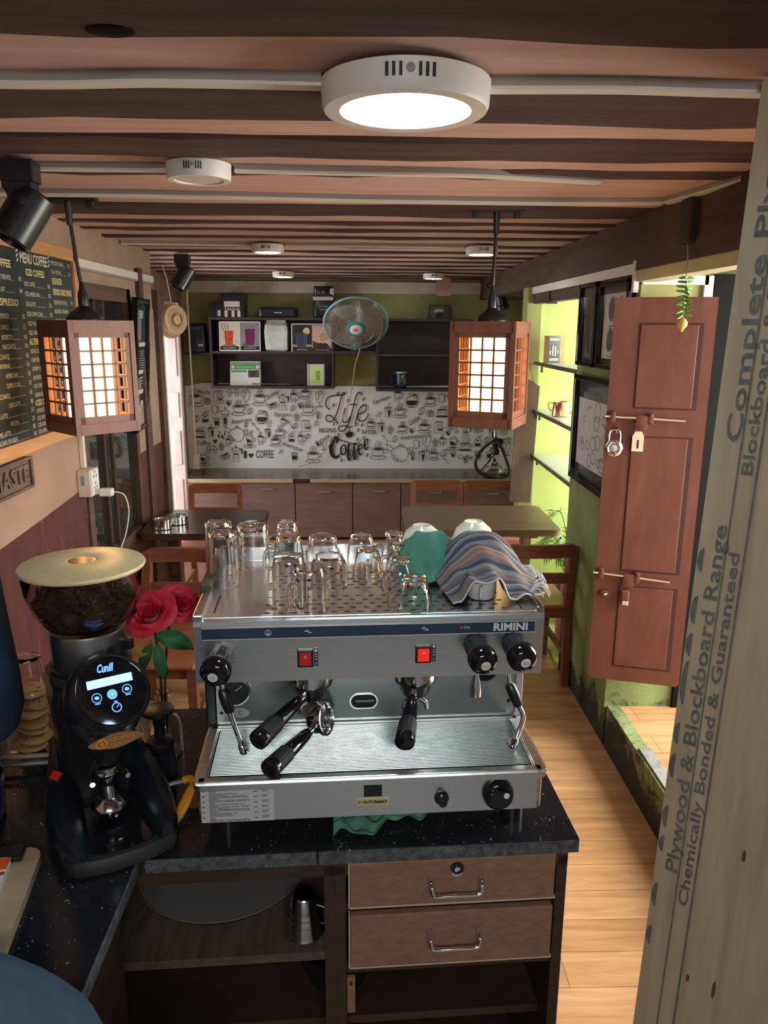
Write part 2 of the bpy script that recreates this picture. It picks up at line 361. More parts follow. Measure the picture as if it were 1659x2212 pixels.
    def grid(s, nx, ny, fn, m, T=None, smooth=True, thick=0):
        vs = [fn(i / nx, j / ny) for j in range(ny + 1) for i in range(nx + 1)]
        fs = [(j*(nx+1)+i, j*(nx+1)+i+1, (j+1)*(nx+1)+i+1, (j+1)*(nx+1)+i) for j in range(ny) for i in range(nx)]
        if thick:
            k = len(vs); vs += [(p[0], p[1], p[2] - thick) for p in vs]
            fs += [tuple(k + q for q in reversed(f)) for f in fs[:]]
            b = [i for i in range(nx+1)] + [j*(nx+1)+nx for j in range(1, ny+1)] + [ny*(nx+1)+i for i in range(nx-1, -1, -1)] + [j*(nx+1) for j in range(ny-1, 0, -1)]
            fs += [(b[q], k + b[q], k + b[(q+1) % len(b)], b[(q+1) % len(b)]) for q in range(len(b))]
        return s.add(vs, fs, m, smooth, T)
    def stroke(s, pts, w, m, T=None, closed=False):   # flat ribbon in the local XY plane
        P = [Vector((p[0], p[1], 0)) for p in pts]; n = len(P)
        if n < 2: return s
        ws = w if isinstance(w, (list, tuple)) else [w] * n
        vs = []; fs = []
        for i in range(n):
            if closed: d = P[(i+1) % n] - P[i-1]
            else: d = P[min(n-1, i+1)] - P[max(0, i-1)]
            if d.length < 1e-9: d = Vector((1, 0, 0))
            d.normalize(); q = Vector((-d.y, d.x, 0)) * ws[i] * .5
            vs += [P[i] + q, P[i] - q]
        for i in range(n if closed else n - 1):
            j = (i + 1) % n; fs.append((2*i+1, 2*j+1, 2*j, 2*i))
        return s.add(vs, fs, m, False, T)
    def fill(s, pts, m, T=None): return s.add([(p[0], p[1], 0) for p in pts], [tuple(range(len(pts)))], m, False, T)
    def text(s, body, size, m, T=None, align='CENTER', sx=1.0, ext=0.0, shear=0.0, bold=0.0, width=None):
        c = bpy.data.curves.new('lettering', 'FONT'); c.body = body; c.size = size; c.align_x = align; c.align_y = 'CENTER'
        c.extrude = ext; c.shear = shear; c.offset = bold; c.resolution_u = 2
        o = bpy.data.objects.new('lettering', c); me = bpy.data.meshes.new_from_object(o)
        vs = [v.co.copy() for v in me.vertices]; fs = [tuple(p.vertices) for p in me.polygons]
        if width and vs:
            w0 = max(v.x for v in vs) - min(v.x for v in vs); sx = width / max(w0, 1e-6)
        vs = [(v.x * sx, v.y, v.z) for v in vs]
        bpy.data.objects.remove(o); bpy.data.curves.remove(c); bpy.data.meshes.remove(me)
        return s.add(vs, fs, m, False, T)
    def build(s, name, parent=None, label=None, fix=True):
        me = bpy.data.meshes.new(name); me.from_pydata([tuple(v) for v in s.v], [], s.f)
        for m in s.ms: me.materials.append(m)
        for p, i, q in zip(me.polygons, s.m, s.sm): p.material_index = i; p.use_smooth = q
        me.update()
        if fix:
            bm = bmesh.new(); bm.from_mesh(me); bmesh.ops.recalc_face_normals(bm, faces=bm.faces); bm.to_mesh(me); bm.free()
        o = bpy.data.objects.new(name, me); COL.objects.link(o)
        if any(s.sm):
            try: me.set_sharp_from_angle(angle=R(42))
            except Exception: pass
        if parent: o.parent = parent
        if label: o['label'] = label
        return o
def tag(o, label, cat, group=None, kind=None):
    o['label'] = label; o['category'] = cat
    if group: o['group'] = group
    if kind: o['kind'] = kind
    return o
def thing(name, label, cat, loc=(0, 0, 0), rz=0, group=None, rot=None):
    o = bpy.data.objects.new(name, None); COL.objects.link(o); o.empty_display_size = .05
    o.location = loc; o.rotation_euler = rot if rot else (0, 0, R(rz))
    return tag(o, label, cat, group)
def struct(mb, name, label=None, parent=None):
    o = mb.build(name, parent)
    if not parent: o['kind'] = 'structure'
    if label: o['label'] = label
    return o
def dup(root, label, loc=None, rz=None, group=None, sc=None):
    r = root.copy(); COL.objects.link(r); r['label'] = label
    if loc is not None: r.location = loc
    if rz is not None: r.rotation_euler = (0, 0, R(rz))
    if sc: r.scale = sc if not isinstance(sc, (int, float)) else (sc, sc, sc)
    if group: r['group'] = group
    for ch in list(root.children):
        c = ch.copy(); COL.objects.link(c); c.parent = r
        for g in list(ch.children):
            d = g.copy(); COL.objects.link(d); d.parent = c
    return r
# ------------------------------------------------------------------ camera
cam = bpy.data.cameras.new('camera'); co = bpy.data.objects.new('camera', cam); COL.objects.link(co); SC.camera = co
cam.sensor_fit = 'VERTICAL'; cam.sensor_height = 36.0; cam.lens = 36.0 * 1660.0 / 2212.0; cam.clip_start = .02
pt, yw, rl = R(13.5), R(1.7), R(.35)
fw = Vector((math.sin(yw)*math.cos(pt), math.cos(yw)*math.cos(pt), -math.sin(pt)))
rt = Vector((math.cos(yw), -math.sin(yw), 0)); up = rt.cross(fw)
rt2 = rt*math.cos(rl) + up*math.sin(rl); up2 = -rt*math.sin(rl) + up*math.cos(rl)
mw = Matrix((rt2, up2, -fw)).transposed().to_4x4(); mw.translation = Vector((0, 0, 1.85)); co.matrix_world = mw
SC.view_settings.view_transform = 'Standard'; SC.view_settings.look = 'None'; SC.view_settings.gamma = 1.0
SC.view_settings.use_curve_mapping = False; SC.view_settings.exposure = 0.68
SC.cycles.max_bounces = 14; SC.cycles.transmission_bounces = 14; SC.cycles.diffuse_bounces = 5; SC.cycles.glossy_bounces = 6
SC.cycles.sample_clamp_indirect = 6.0; SC.cycles.caustics_reflective = False
w = bpy.data.worlds.new('ambient'); SC.world = w; w.use_nodes = True
w.node_tree.nodes['Background'].inputs['Color'].default_value = (.86, .93, 1.0, 1)
w.node_tree.nodes['Background'].inputs['Strength'].default_value = .5
def area(name, loc, target, sx, sy, power, c):
    l = bpy.data.lights.new(name, 'AREA'); l.shape = 'RECTANGLE'; l.size = sx; l.size_y = sy; l.energy = power; l.color = c
    o = bpy.data.objects.new(name, l); COL.objects.link(o); o.location = loc
    o.rotation_euler = (Vector(target) - Vector(loc)).to_track_quat('-Z', 'Y').to_euler()
    return o
area('daylight_niche_window', (2.02, 4.47, 1.35), (1.0, 4.6, 1.2), .85, 1.5, 92, (.98, 1.0, .93))
area('daylight_passage', (2.55, 2.3, 1.5), (1.0, 2.3, .3), 1.5, 1.7, 95, (1.0, .95, .86))
area('daylight_left_doorway', (-2.5, 5.75, 1.15), (-1.0, 5.8, .8), 1.1, 1.7, 36, (1.0, .95, .94))
area('added_bar_fill', (.1, -.75, 2.26), (.1, .3, .6), 1.0, .5, 30, (1.0, .98, .95))  # added fill behind the viewer, no lamp seen; also mirrored in the steel

# ------------------------------------------------------------------ room shell
b = MB(); b.box(-2.4, 2.5, -1.5, 7.4, -.06, 0, 'floor'); fl = struct(b, 'floor', 'orange-brown wood laminate floor')
b = MB(); b.box(-1.25, 1.2, -1.5, .75, 0, .004, 'reflected_bar_floor'); b.build('reflected_bar_floor', fl)  # unseen grey floor, added to keep the steel's reflections neutral
b = MB(); b.box(1.155, 2.45, 1.3, 3.12, .10, .204, 'floor'); b.box(1.11, 1.158, 1.3, 2.75, .16, .216, 'concrete')
rf = struct(b, 'floor_platform', 'raised wooden floor beyond the low green kerb', fl); rf['kind'] = 'structure'
ZC = 2.279
b = MB(); b.box(-1.77, 2.5, -1.5, 7.4, ZC, ZC + .05, 'ceil'); ce = struct(b, 'ceiling', 'low pinkish boarded ceiling with dark joists')
def joist(y0, y1, dz=.009):
    j = MB(); n = 22; secs = []
    for i in range(n + 1):
        x = -1.72 + 4.1 * i / n
        a = y0 + random.uniform(-.012, .012) * (1 if y1 - y0 > .1 else .5); c = y1 + random.uniform(-.012, .012) * (1 if y1 - y0 > .1 else .5); z = ZC - dz + random.uniform(-.004, .004)
        bb = min(.012, (c - a) * .3)
        secs.append([(x, a, ZC + .01), (x, a, z + bb), (x, a + bb, z), (x, c - bb, z), (x, c, z + bb), (x, c, ZC + .01)])
    j.loft(secs, 'joist', smooth=False); j.build('joist', ce)
for y0, y1 in ((-.85, -.45), (-.25, .15), (.32, .62), (.78, 1.295), (1.54, 1.78), (1.923, 2.14), (2.28, 2.38), (2.936, 3.2), (3.385, 3.46), (3.64, 3.71), (3.93, 4.02), (4.32, 4.41),
               (4.65, 4.73), (4.99, 5.07), (5.31, 5.39), (5.65, 5.73), (6.0, 6.09), (6.38, 6.47), (6.76, 6.86), (7.07, 7.15)):
    joist(y0, y1)
b = MB(); b.lathe([(0, 0), (.03, .0), (.026, -.0016), (0, -.0018)], 'deep_black', 14, Matrix.Translation((-.365, 1.262, ZC - .0125)) @ Matrix.Diagonal((1.2, .8, 1, 1))); b.build('dark_knot', ce)
# back wall
b = MB(); b.box(-1.75, 1.62, 7.2, 7.35, 0, ZC, 'wall_back'); wb = struct(b, 'wall_back', 'olive green painted back wall')
b = MB(); b.box(-1.70, 1.5, 7.165, 7.2, 2.145, 2.245, 'cream'); struct(b, 'trim_1', 'cream strip along top of the back wall')
b = MB(); b.box(-1.69, 1.45, 7.13, 7.2, .46, .545, 'oldboard'); b.box(-1.69, 1.45, 7.125, 7.2, .52, .55, 'wall_back'); struct(b, 'trim_2', 'rough ledge below the banner')
# left wall (front part), tan above a maroon dado with a slanting line
XL = -1.25
b = MB()
b.box(XL - .12, XL, -1.5, 3.44, 1.09, ZC, 'wall_tan'); b.box(XL - .12, XL, -1.5, 3.44, 0, 1.09, 'maroon')
b.box(XL - .12, XL, 4.30, 4.80, 1.15, ZC, 'wall_tan'); b.box(XL - .12, XL, 4.30, 4.80, 0, 1.15, 'maroon')
b.box(XL - .12, XL, 3.44, 4.30, 2.04, ZC, 'wall_tan'); b.box(XL - .12, XL, 3.44, 4.30, 0, .70, 'maroon')
wl = struct(b, 'wall_left', 'tan plaster left wall above a worn maroon lower band')
b = MB(); b.box(-1.37, 2.6, -1.62, -1.5, 0, ZC + .04, 'wall_grey'); b.box(2.5, 2.6, -1.5, 1.3, 0, ZC + .04, 'wall_grey'); b.box(1.2, 2.6, 1.22, 1.30, 0, ZC + .04, 'wall_grey'); struct(b, 'wall_near_added', 'unseen grey wall added behind the viewer for the steel to reflect')  # out of view, added so the steel has grey to reflect
# maroon paint climbs towards the window
b = MB(); b.add([(XL + .003, 2.45, 1.0), (XL + .003, 3.44, 1.0), (XL + .003, 3.44, 1.14), (XL + .003, 3.0, 1.115), (XL + .003, 2.45, 1.088)], [(0, 1, 2, 3, 4)], 'maroon'); b.build('paint_edge', wl)
# peeled paint spot on the maroon band
b = MB()
def blob(cx, cy, rx, ry, n=22, amp=.25):
    return [(cx + rx * math.cos(2*PI*k/n) * (1 + random.uniform(-amp, amp)), cy + ry * math.sin(2*PI*k/n) * (1 + random.uniform(-amp, amp))) for k in range(n)]
TX = Matrix(((0, 0, 1, XL + .005), (1, 0, 0, 0), (0, 1, 0, 0), (0, 0, 0, 1)))   # local xy -> wall y,z
b.fill(blob(2.03, .86, .035, .10), 'pink_white', TX); b.fill(blob(2.035, .875, .022, .045), 'orange', TX @ Matrix.Translation((0, 0, .001))); b.build('peeled_paint', wl)
b = MB(); b.box(-1.77, -1.62, 4.80, 5.02, 0, ZC, 'wall_tan'); b.box(-1.77, -1.62, 6.62, 7.2, 0, ZC, 'wall_tan'); b.box(-1.77, -1.62, 5.02, 6.62, 1.95, ZC, 'wall_tan')
b.box(-1.77, XL - .12, 4.78, 4.84, 0, ZC, 'wall_tan'); struct(b, 'wall_left_rear', 'recessed rear left wall with a doorway', wl)
b = MB(); b.box(-1.33, -1.225, 4.80, 4.90, 0, 1.99, 'beam'); b.box(-1.70, -1.215, 4.78, 4.92, 1.95, 2.06, 'beam')
b.box(-1.262, -1.235, 4.46, 4.56, 0, 2.1, 'beam'); struct(b, 'trim_3', 'dark wooden door post at the left wall')
b = MB(); b.box(XL, XL + .02, 3.5, 4.78, 2.10, 2.135, 'trunk'); b.box(XL, XL + .02, 3.50, 4.78, 2.09, 2.10, 'trunk_side'); b.box(XL, XL+.025, 4.45, 4.52, 2.02, 2.16, 'beam'); struct(b, 'trim_4', 'cream cable strip high on the left wall')
# dark reflective sliding window in the left wall
b = MB()
for y0, y1, z0, z1 in ((3.44, 3.50, .70, 2.04), (4.25, 4.30, .70, 2.04), (3.44, 4.30, 1.97, 2.04), (3.44, 4.30, .70, .76)): b.box(XL - .10, XL + .012, y0, y1, z0, z1, 'beam')
b.box(XL - .05, XL - .02, 3.80, 3.83, .76, 1.97, 'cab_dark'); b.box(XL - .03, XL - .005, 3.88, 3.91, .76, 1.97, 'cab_dark')
wn = struct(b, 'window_1', 'sliding window of dark reflecting glass in the left wall')
b = MB(); b.box(XL - .045, XL - .038, 3.49, 3.84, .75, 1.98, 'mirror'); b.build('pane', wn)
b = MB(); b.box(XL - .022, XL - .015, 3.84, 4.26, .75, 1.98, 'mirror'); b.build('pane', wn)
# white folding door leaf at the far left
b = MB(); x0, x1, y = -1.565, -1.448, 6.30
b.box(x0, x1, y, y + .04, 0, 2.03, 'pink_white', .004)
dl = struct(b, 'door_1', 'pinkish white panelled door leaf folded open at the far left')
b = MB()
for z0, z1 in ((.08, .62), (.74, 1.02), (1.13, 1.33), (1.46, 1.95)): b.box(x0 + .012, x1 - .03, y - .008, y + .005, z0, z1, 'pink_white', .004)
b.box(x1 - .012, x1 - .004, y - .004, y + .01, .02, 2.0, 'trunk_side'); b.build('door_panel', dl)
b = MB(); b.tube([(-1.50, 6.9, 2.2), (-1.497, 6.9, 1.4), (-1.493, 6.9, .72)], .008, 'trunk', 6); b.box(-1.515, -1.46, 6.87, 6.93, .60, .73, 'cream'); tag(b.build('cable_conduit'), 'thin vertical cable conduit ending in a box beside the white door leaf', 'conduit')
# right wall: green mouldy wall with the low kerb, the niche and the rear wall
XR = 1.1
b = MB()
b.box(XR, XR + .42, 3.13, 3.96, 0, 2.1, 'green')
b.box(XR, XR + .055, 1.3, 3.14, 0, .207, 'green')
wr = struct(b, 'wall_right', 'green right wall with black mould along its foot')
b = MB()
b.box(1.52, 2.6, 3.13, 3.30, 0, 2.3, 'cab_dark'); b.box(1.385, 1.62, 3.10, 3.16, .2, 2.06, 'deep_black'); b.build('passage_wall_gap_shade', wr)  # black box stands in for the shade in the gap beside the leaf
b = MB(); b.box(1.085, 1.40, 3.118, 3.132, .2, .40, 'green'); b.build('mossy_footing', wr)
b = MB(); b.box(XR + .02, 1.95, 5.0, 5.12, 0, 2.12, 'lime'); b.box(XR, 1.95, 3.955, 3.962, 0, 2.12, 'lime'); b.box(1.80, 1.92, 3.96, 4.05, 0, 2.12, 'lime'); b.box(1.80, 1.92, 4.9, 5.0, 0, 2.12, 'lime'); b.box(1.80, 1.92, 4.0, 4.95, 0, .55, 'lime')
b.box(XR + .02, 1.95, 3.96, 5.0, 2.10, 2.14, 'lime'); b.box(XR, 1.95, 3.96, 5.1, -.02, .02, 'lime'); b.build('niche_wall', wr)
b = MB()
for z in (.55, 2.06): b.box(1.80, 1.86, 4.05, 4.9, z, z + .05, 'cream')
b.box(1.80, 1.86, 4.45, 4.5, .55, 2.1, 'cream'); wi = struct(b, 'window_2', 'window at the side of the lime niche')
b = MB(); b.box(1.82, 1.826, 4.05, 4.9, .6, 2.06, 'glass'); b.build('pane', wi)
b = MB(); b.box(1.045, 1.135, 4.985, 5.125, 0, 2.10, 'wall_back'); struct(b, 'pillar', 'olive pillar between niche and back wall', wr)
b = MB(); b.box(1.45, 1.6, 5.1, 7.2, 0, 2.3, 'wall_back'); struct(b, 'wall_right_rear', 'rear right wall', wr)
b = MB(); b.box(1.07, 1.6, .9, 7.2, 2.10, ZC + .02, 'beam'); b.box(1.068, 1.6, .9, 3.105, 2.072, 2.14, 'beam'); b.box(1.085, 1.14, 3.12, 5.2, 2.00, 2.06, 'beam'); struct(b, 'trim_5', 'dark beam along the top of the right wall')
b = MB(); b.box(1.07, 1.12, 3.11, 5.25, 2.06, 2.10, 'trunk'); b.box(1.065, 1.085, 3.105, 3.13, 1.99, 2.11, 'trunk'); b.box(1.075, 1.125, 4.55, 4.6, 1.99, 2.1, 'beam'); struct(b, 'trim_6', 'white trunking above the framed pictures')
b = MB(); b.box(1.075, 1.16, 1.4, 3.10, 2.03, 2.072, 'lintel'); b.box(1.10, 1.36, 3.10, 3.128, 2.02, 2.055, 'trunk'); b.box(1.345, 1.38, 3.10, 3.128, 1.90, 2.055, 'trunk'); b.box(1.1, 1.4, 3.118, 3.13, 1.9, 2.1, 'wall_back')
struct(b, 'trim_7', 'pale lintel strip over the right doorway')
# ------------------------------------------------------------------ right door leaf, its bolts, hasp and padlock
def leaf_pt(): pass
DL = Matrix.Translation((1.17, 3.035, .37)) @ Matrix.Rotation(R(-16), 4, 'Z')     # leaf frame: x across, z up, front faces -y
b = MB(); W = .375; H = 1.60
pl = rounded_rect(W, H, .028, 4)
tp = [(-W/2, H/2), (W/2, H/2)]
pl = [p for p in pl if p[1] < 0] + []
pl = sorted([p for p in pl if p[0] > 0], key=lambda p: -p[0]) and pl
poly = [(-W/2, H)] + [(-W/2 + .03*(1 - math.cos(R(a))), .03*(1 - math.sin(R(a)))) for a in range(0, 91, 15)] + [(W/2 - .01, 0), (W/2, .01), (W/2, H)]
b.prism(poly, -.018, .018, 'door', DL @ Matrix.Rotation(R(90), 4, 'X'))
do = struct(b, 'door_2', 'narrow red-brown panelled door leaf folded open against the right wall')
def dpart(name, mb, lab=None):
    mb.T = Matrix(); return mb.build(name, do, lab)
b = MB(); b.T = DL
for z0, z1 in ((1.175, 1.50), (.50, 1.06), (.07, .43)):
    x0, x1 = -.085, .142
    b.box(x0 - .004, x1 + .004, -.0195, -.016, z0 - .004, z1 + .004, 'door_groove'); b.box(x1 - .016, x1 + .002, -.0205, -.016, z0, z1, 'door_groove')
    p = MB(); p.T = DL; p.box(x0, x1 - .014, -.023, -.010, z0 + .002, z1 - .002, 'door', .003); dpart('door_panel', p)
dpart('panel_groove', b)
def bolt(z, tilt):
    p = MB(); p.T = DL @ Matrix.Translation((0, -.034, z)) @ Matrix.Rotation(R(tilt), 4, 'Y')
    p.tube([(-.195, 0, 0), (.11, 0, 0)], .0065, 'chrome', 10)
    for x in (-.165, -.02): p.box(x - .011, x + .011, -.012, .014, -.022, .022, 'door', .004); p.lathe([(.006, 0), (.006, .004), (0, .006)], 'door', 8, axis((x, -.012, .015), (0, -1, 0)))
    p.box(-.075, -.03, -.010, -.004, -.045, .012, 'door', .002)
    dpart('sliding_bolt', p, 'silver sliding bolt rod')
bolt(1.135, 1.5); bolt(.475, 3.0)
p = MB(); p.T = DL @ Matrix.Translation((-.062, -.042, 1.035))
p.prism([(-.022, -.03), (.022, -.03), (.022, .03), (.012, .05), (-.012, .05), (-.022, .03)], 0, .004, 'chrome', Matrix.Rotation(R(90), 4, 'X')); p.box(-.004, .004, -.0062, -.0035, -.018, .016, 'black'); p.box(-.018, .022, .000, .008, .03, .085, 'door', .002)
dpart('hasp', p, 'steel hasp plate with a slot')
p = MB(); p.T = DL @ Matrix.Translation((-.062, -.030, .39)); p.box(-.018, .018, -.018, .0, -.03, .03, 'door', .008); p.box(-.012, .016, -.022, -.012, -.035, -.015, 'chrome', .003); dpart('old_lock', p)
p = MB(); p.T = DL @ Matrix.Translation((-.145, -.028, .395)); p.box(-.016, .016, -.006, .01, -.012, .012, 'door', .003); p.tube([(-.01, -.006, 0), (0, -.016, -.002), (.01, -.006, 0)], .003, 'chrome', 6); dpart('staple', p)
p = MB(); p.T = DL @ Matrix.Translation((-.145, -.026, 1.09)); p.tube([(0, .01, .006), (0, -.008, .006), (0, -.014, -.006), (0, -.008, -.016)], .003, 'chrome', 6); dpart('staple', p)
pk = thing('padlock', 'round silver padlock hanging at the edge of the red-brown door', 'padlock', tuple(DL @ Vector((-.152, -.042, 1.02))), -16)
b = MB(); b.lathe([(0, -.011), (.028, -.011), (.034, -.006), (.034, .006), (.028, .011), (0, .011)], 'steel_cup', 28, axis((0, 0, -.005), (0, -1, 0))); b.lathe([(.026, .011), (.024, .014), (.020, .011)], 'chrome', 24, axis((0, 0, -.005), (0, -1, 0))); b.lathe([(.014, .010), (.014, .013), (0, .014)], 'steel', 18, axis((0, 0, -.005), (0, -1, 0))); b.build('lock_body', pk)
b = MB(); b.tube(crom([(-.021, 0, .018), (-.021, 0, .05), (-.012, 0, .068), (.012, 0, .068), (.021, 0, .05), (.021, 0, .018)], 6), .0052, 'chrome', 8); b.build('shackle', pk)
# ------------------------------------------------------------------ raw plywood board at the right edge
def HB(u, v, d=0):   # board frame: u along the board, v up, d out of the face
    return Vector((.624, 1.45, 0)) + Vector((math.cos(R(38)), -math.sin(R(38)), 0)) * u + Vector((.031, 0, 1)) * v + Vector((-math.sin(R(38)), -math.cos(R(38)), 0)) * d
pb = thing('plywood_board', 'raw plywood board with blue printed lettering standing at the right edge', 'plywood board', (.624, 1.45, 0))
PT = Matrix.Translation((-.624, -1.45, 0))
b = MB(); b.T = PT
c = [HB(0, 0), HB(.5, 0), HB(.5, 2.27), HB(0, 2.27)]; d = [HB(u, v, -.018) for u, v in ((0, 0), (.5, 0), (.5, 2.27), (0, 2.27))]
b.add(c + d, [(0, 1, 2, 3), (7, 6, 5, 4), (0, 4, 5, 1), (1, 5, 6, 2), (2, 6, 7, 3), (3, 7, 4, 0)], 'rawply')
e1 = (HB(0, 1) - HB(0, 0)).normalized(); e2 = (HB(1, 0) - HB(0, 0)).normalized(); e3 = e2.cross(e1).normalized()
def BT(u, v, d=.0012):    # text frame reading upward
    m = Matrix((e1, -e2, e1.cross(-e2))).transposed().to_4x4(); m.translation = HB(u, v, d); return m
b.text('Plywood & Blockboard Range', .036, 'print_blue', BT(.037, 1.09), 'CENTER', 1, bold=.0006, width=.78)
b.text('Complete Plywood &', .038, 'print_blue', BT(.037, 1.64), 'LEFT', 1, bold=.0006, width=.74)
b.text('Chemically Bonded & Guaranteed', .028, 'print_blue', BT(.069, 1.03), 'CENTER', 1, bold=.0005, width=.80)
b.text('Blockboard & Flush Door Range', .028, 'print_blue', BT(.069, 1.58), 'LEFT', 1, bold=.0005, width=.72)
for u, v0, v1, wd in ((.052, .1, 2.2, .003), (.086, .2, 2.2, .004)): b.stroke([(0, 0), (v1 - v0, 0)], wd, 'print_blue', BT(u, v0))
for v, l in ((.74, .04), (.80, .055), (.92, .06), (1.0, .05), (1.09, .10), (1.20, .05), (1.27, .06), (1.38, .05), (.60, .06), (.5, .05)):
    b.fill([(l*.5 + l*.5*math.cos(R(a)), .011*math.sin(R(a))) for a in range(0, 181, 15)], 'print_blue', BT(.0125, v))
for u, v, h in ((.17, .80, .03), (.155, .46, .045), (.10, .46, .02), (.16, 1.22, .012)): b.fill(blob(0, 0, h/2, .004, 12, .2), 'knot', BT(u, v))
b.build('board_sheet', pb)
# ------------------------------------------------------------------ ceiling lamps
def lamp(name_label, loc, r, h, m, mod_body=None):
    t = thing('ceiling_light', name_label, 'ceiling light', loc, 0, None)
    b = MB(); b.lathe([(r*.93, 0), (r, -.004), (r*.985, -h*.85), (r*.96, -h), (r*.78, -h), (r*.765, -h + .004), (0, -h + .004)], 'lamp_body', 48); b.build('lamp_body', t)
    b = MB(); b.lathe([(r*.77, -h + .0035), (r*.5, -h + .002), (0, -h + .0015)], m, 40); b.build('diffuser', t)
    b = MB()
    for k in (-3, -2, -1, 1, 2, 3):
        a = -PI/2 + k * .075 + (.03 if k > 0 else -.03)
        p = Vector((math.cos(a), math.sin(a), 0)); b.box(-.0024*r/.15, .0024*r/.15, -.0015, .0015, -h*.20, h*.20, 'black_matte', 0, axis(p * r * 1.0 + Vector((0, 0, -h*.45)), (0, 0, 1), (-p.y, p.x, 0)))
    b.lathe([(.05*r, 0), (.05*r, .002), (0, .003)], 'trunk_side', 10, axis((0, -r*.995, -h*.42), (0, -1, 0)))
    b.build('vent_slot', t); return t
lamp('large lit round ceiling light, the nearest one', (.078, 1.494, 2.272), .15, .05, 'lamp_on')
lamp('unlit round ceiling light near the left, left of the glowing large one', (-.432, 2.21, 2.272), .085, .045, 'lamp_off')
lamp('small lit round ceiling light left of the centre line, in front of the fan', (-.49, 4.24, 2.268), .085, .042, 'lamp_far')
lamp('small lit round ceiling light partly behind the right pendant cord', (.635, 4.26, 2.268), .085, .042, 'lamp_far')
lamp('tiny far lit ceiling light above the left wall shelf', (-.61, 6.28, 2.268), .085, .042, 'lamp_far')
lamp('tiny far lit ceiling light above the right wall shelf', (.57, 6.34, 2.268), .085, .042, 'lamp_far')
# ------------------------------------------------------------------ cable trunking on the ceiling
def trunk(label, pts, w=.035, h=.016, z=2.272):
    b = MB(); P = crom([(p[0], p[1], 0) for p in pts], 8)
    secs = []
    for i, p in enumerate(P):
        d = P[min(len(P)-1, i+1)] - P[max(0, i-1)]; d.normalize(); q = Vector((-d.y, d.x, 0)) * w * .5
        zz = z + .002
        secs.append([p + q + Vector((0, 0, zz + .03)), p + q + Vector((0, 0, zz - h)), p - q + Vector((0, 0, zz - h)), p - q + Vector((0, 0, zz + .03))])
    b.loft(secs, 'trunk', smooth=False)
    b.loft([[s[3] + Vector((0, 0, 0)), s[2] + Vector((0, -.0008, .006)), s[2] + Vector((0, -.0018, .006)), s[3] + Vector((0, -.0018, 0))] for s in secs], 'trunk_side', smooth=False)
    return tag(b.build('cable_trunking'), label, 'cable trunking')
trunk('nearest white cable trunking running from the left edge to the large light', [(-1.2, 1.46), (-.64, 1.505), (-.35, 1.485), (-.07, 1.49)], .032)
trunk('nearest white cable trunking running from the large light to the right', [(.225, 1.495), (.45, 1.485), (.70, 1.495), (1.05, 1.50)], .032)
trunk('white cable trunking between the near left spotlight and the unlit ceiling light', [(-1.2, 2.25), (-.84, 2.265), (-.52, 2.262)], .03)
trunk('white cable trunking from the unlit ceiling light with a loose right end', [(-.345, 2.262), (-.1, 2.275), (.3, 2.29), (.686, 2.37)], .03)
trunk('long white cable trunking above the two lanterns', [(-1.24, 2.69), (-.6, 2.70), (.0, 2.745), (.6, 2.76), (1.02, 2.735)], .04)
trunk('white cable trunking slanting to the right wall', [(1.02, 2.73), (1.06, 2.5), (1.085, 2.30)], .035)
trunk('thin white cable trunking level with the far left ceiling light', [(-1.24, 4.22), (-.9, 4.235), (-.58, 4.25)], .025)
trunk('thin white cable trunking between the two small ceiling lights', [(-.40, 4.25), (.1, 4.245), (.545, 4.265)], .025)
# ------------------------------------------------------------------ spotlights
def spot(label, loc, s=1.0, tilt=35, yaw=0):
    t = thing('spotlight', label, 'spotlight', loc, yaw)
    b = MB(); b.box(-.045*s, .045*s, -.035*s, .035*s, -.055*s, 0, 'black', .004); b.box(-.04*s, .04*s, -.03*s, .03*s, -.075*s, -.05*s, 'black', .006); b.build('mount_box', t)
    b = MB(); b.prism([(-.036*s, 0), (.036*s, 0), (.02*s, -.04*s), (.026*s, -.085*s), (-.026*s, -.085*s), (-.02*s, -.04*s)], -.006*s, .006*s, 'black', Matrix.Translation((0, -.02*s, -.07*s)) @ Matrix.Rotation(R(90), 4, 'X')); b.build('bracket', t)
    b = MB(); X = Matrix.Translation((0, .005*s, -.135*s)) @ Matrix.Rotation(R(tilt), 4, 'Y') @ Matrix.Rotation(R(-15), 4, 'X')
    b.lathe([(0, .065*s), (.048*s, .065*s), (.055*s, .058*s), (.055*s, -.075*s), (.05*s, -.08*s), (.046*s, -.08*s), (.044*s, -.05*s), (0, -.05*s)], 'black', 30, X); b.lathe([(.012*s, 0), (.012*s, .006*s), (0, .008*s)], 'black_matte', 12, X @ axis((0, -.055*s, .02*s), (0, -1, 0))); b.build('lamp_head', t)
    return t
spot('big black spotlight in the upper left, above the menu board', (-.90, 2.20, 2.27), 1.0, 30, 5)
spot('black spotlight at the far left near the white door leaf', (-1.075, 4.87, 2.27), .98, 30, 0)
t = thing('spotlight', 'small dark spotlight behind the right pendant cord', 'spotlight', (1.11, 6.5, 2.245))
b = MB(); b.lathe([(0, .01), (.07, .01), (.07, -.012), (.045, -.02), (0, -.02)], 'black', 24); b.build('mount_plate', t)
b = MB(); b.tube([(0, 0, -.02), (0, 0, -.07)], .022, 'black', 10); b.tube(crom([(-.04, 0, -.02), (-.09, 0, -.06), (-.03, 0, -.09)], 6), .007, 'black', 6); b.build('bracket', t)
b = MB(); b.lathe([(0, .06), (.035, .055), (.045, .03), (.045, -.09), (.055, -.10), (.055, -.13), (.045, -.13), (.04, -.11), (0, -.11)], 'navy_black', 24, Matrix.Translation((.02, 0, -.12)) @ Matrix.Rotation(R(-14), 4, 'Y')); b.build('lamp_head', t)
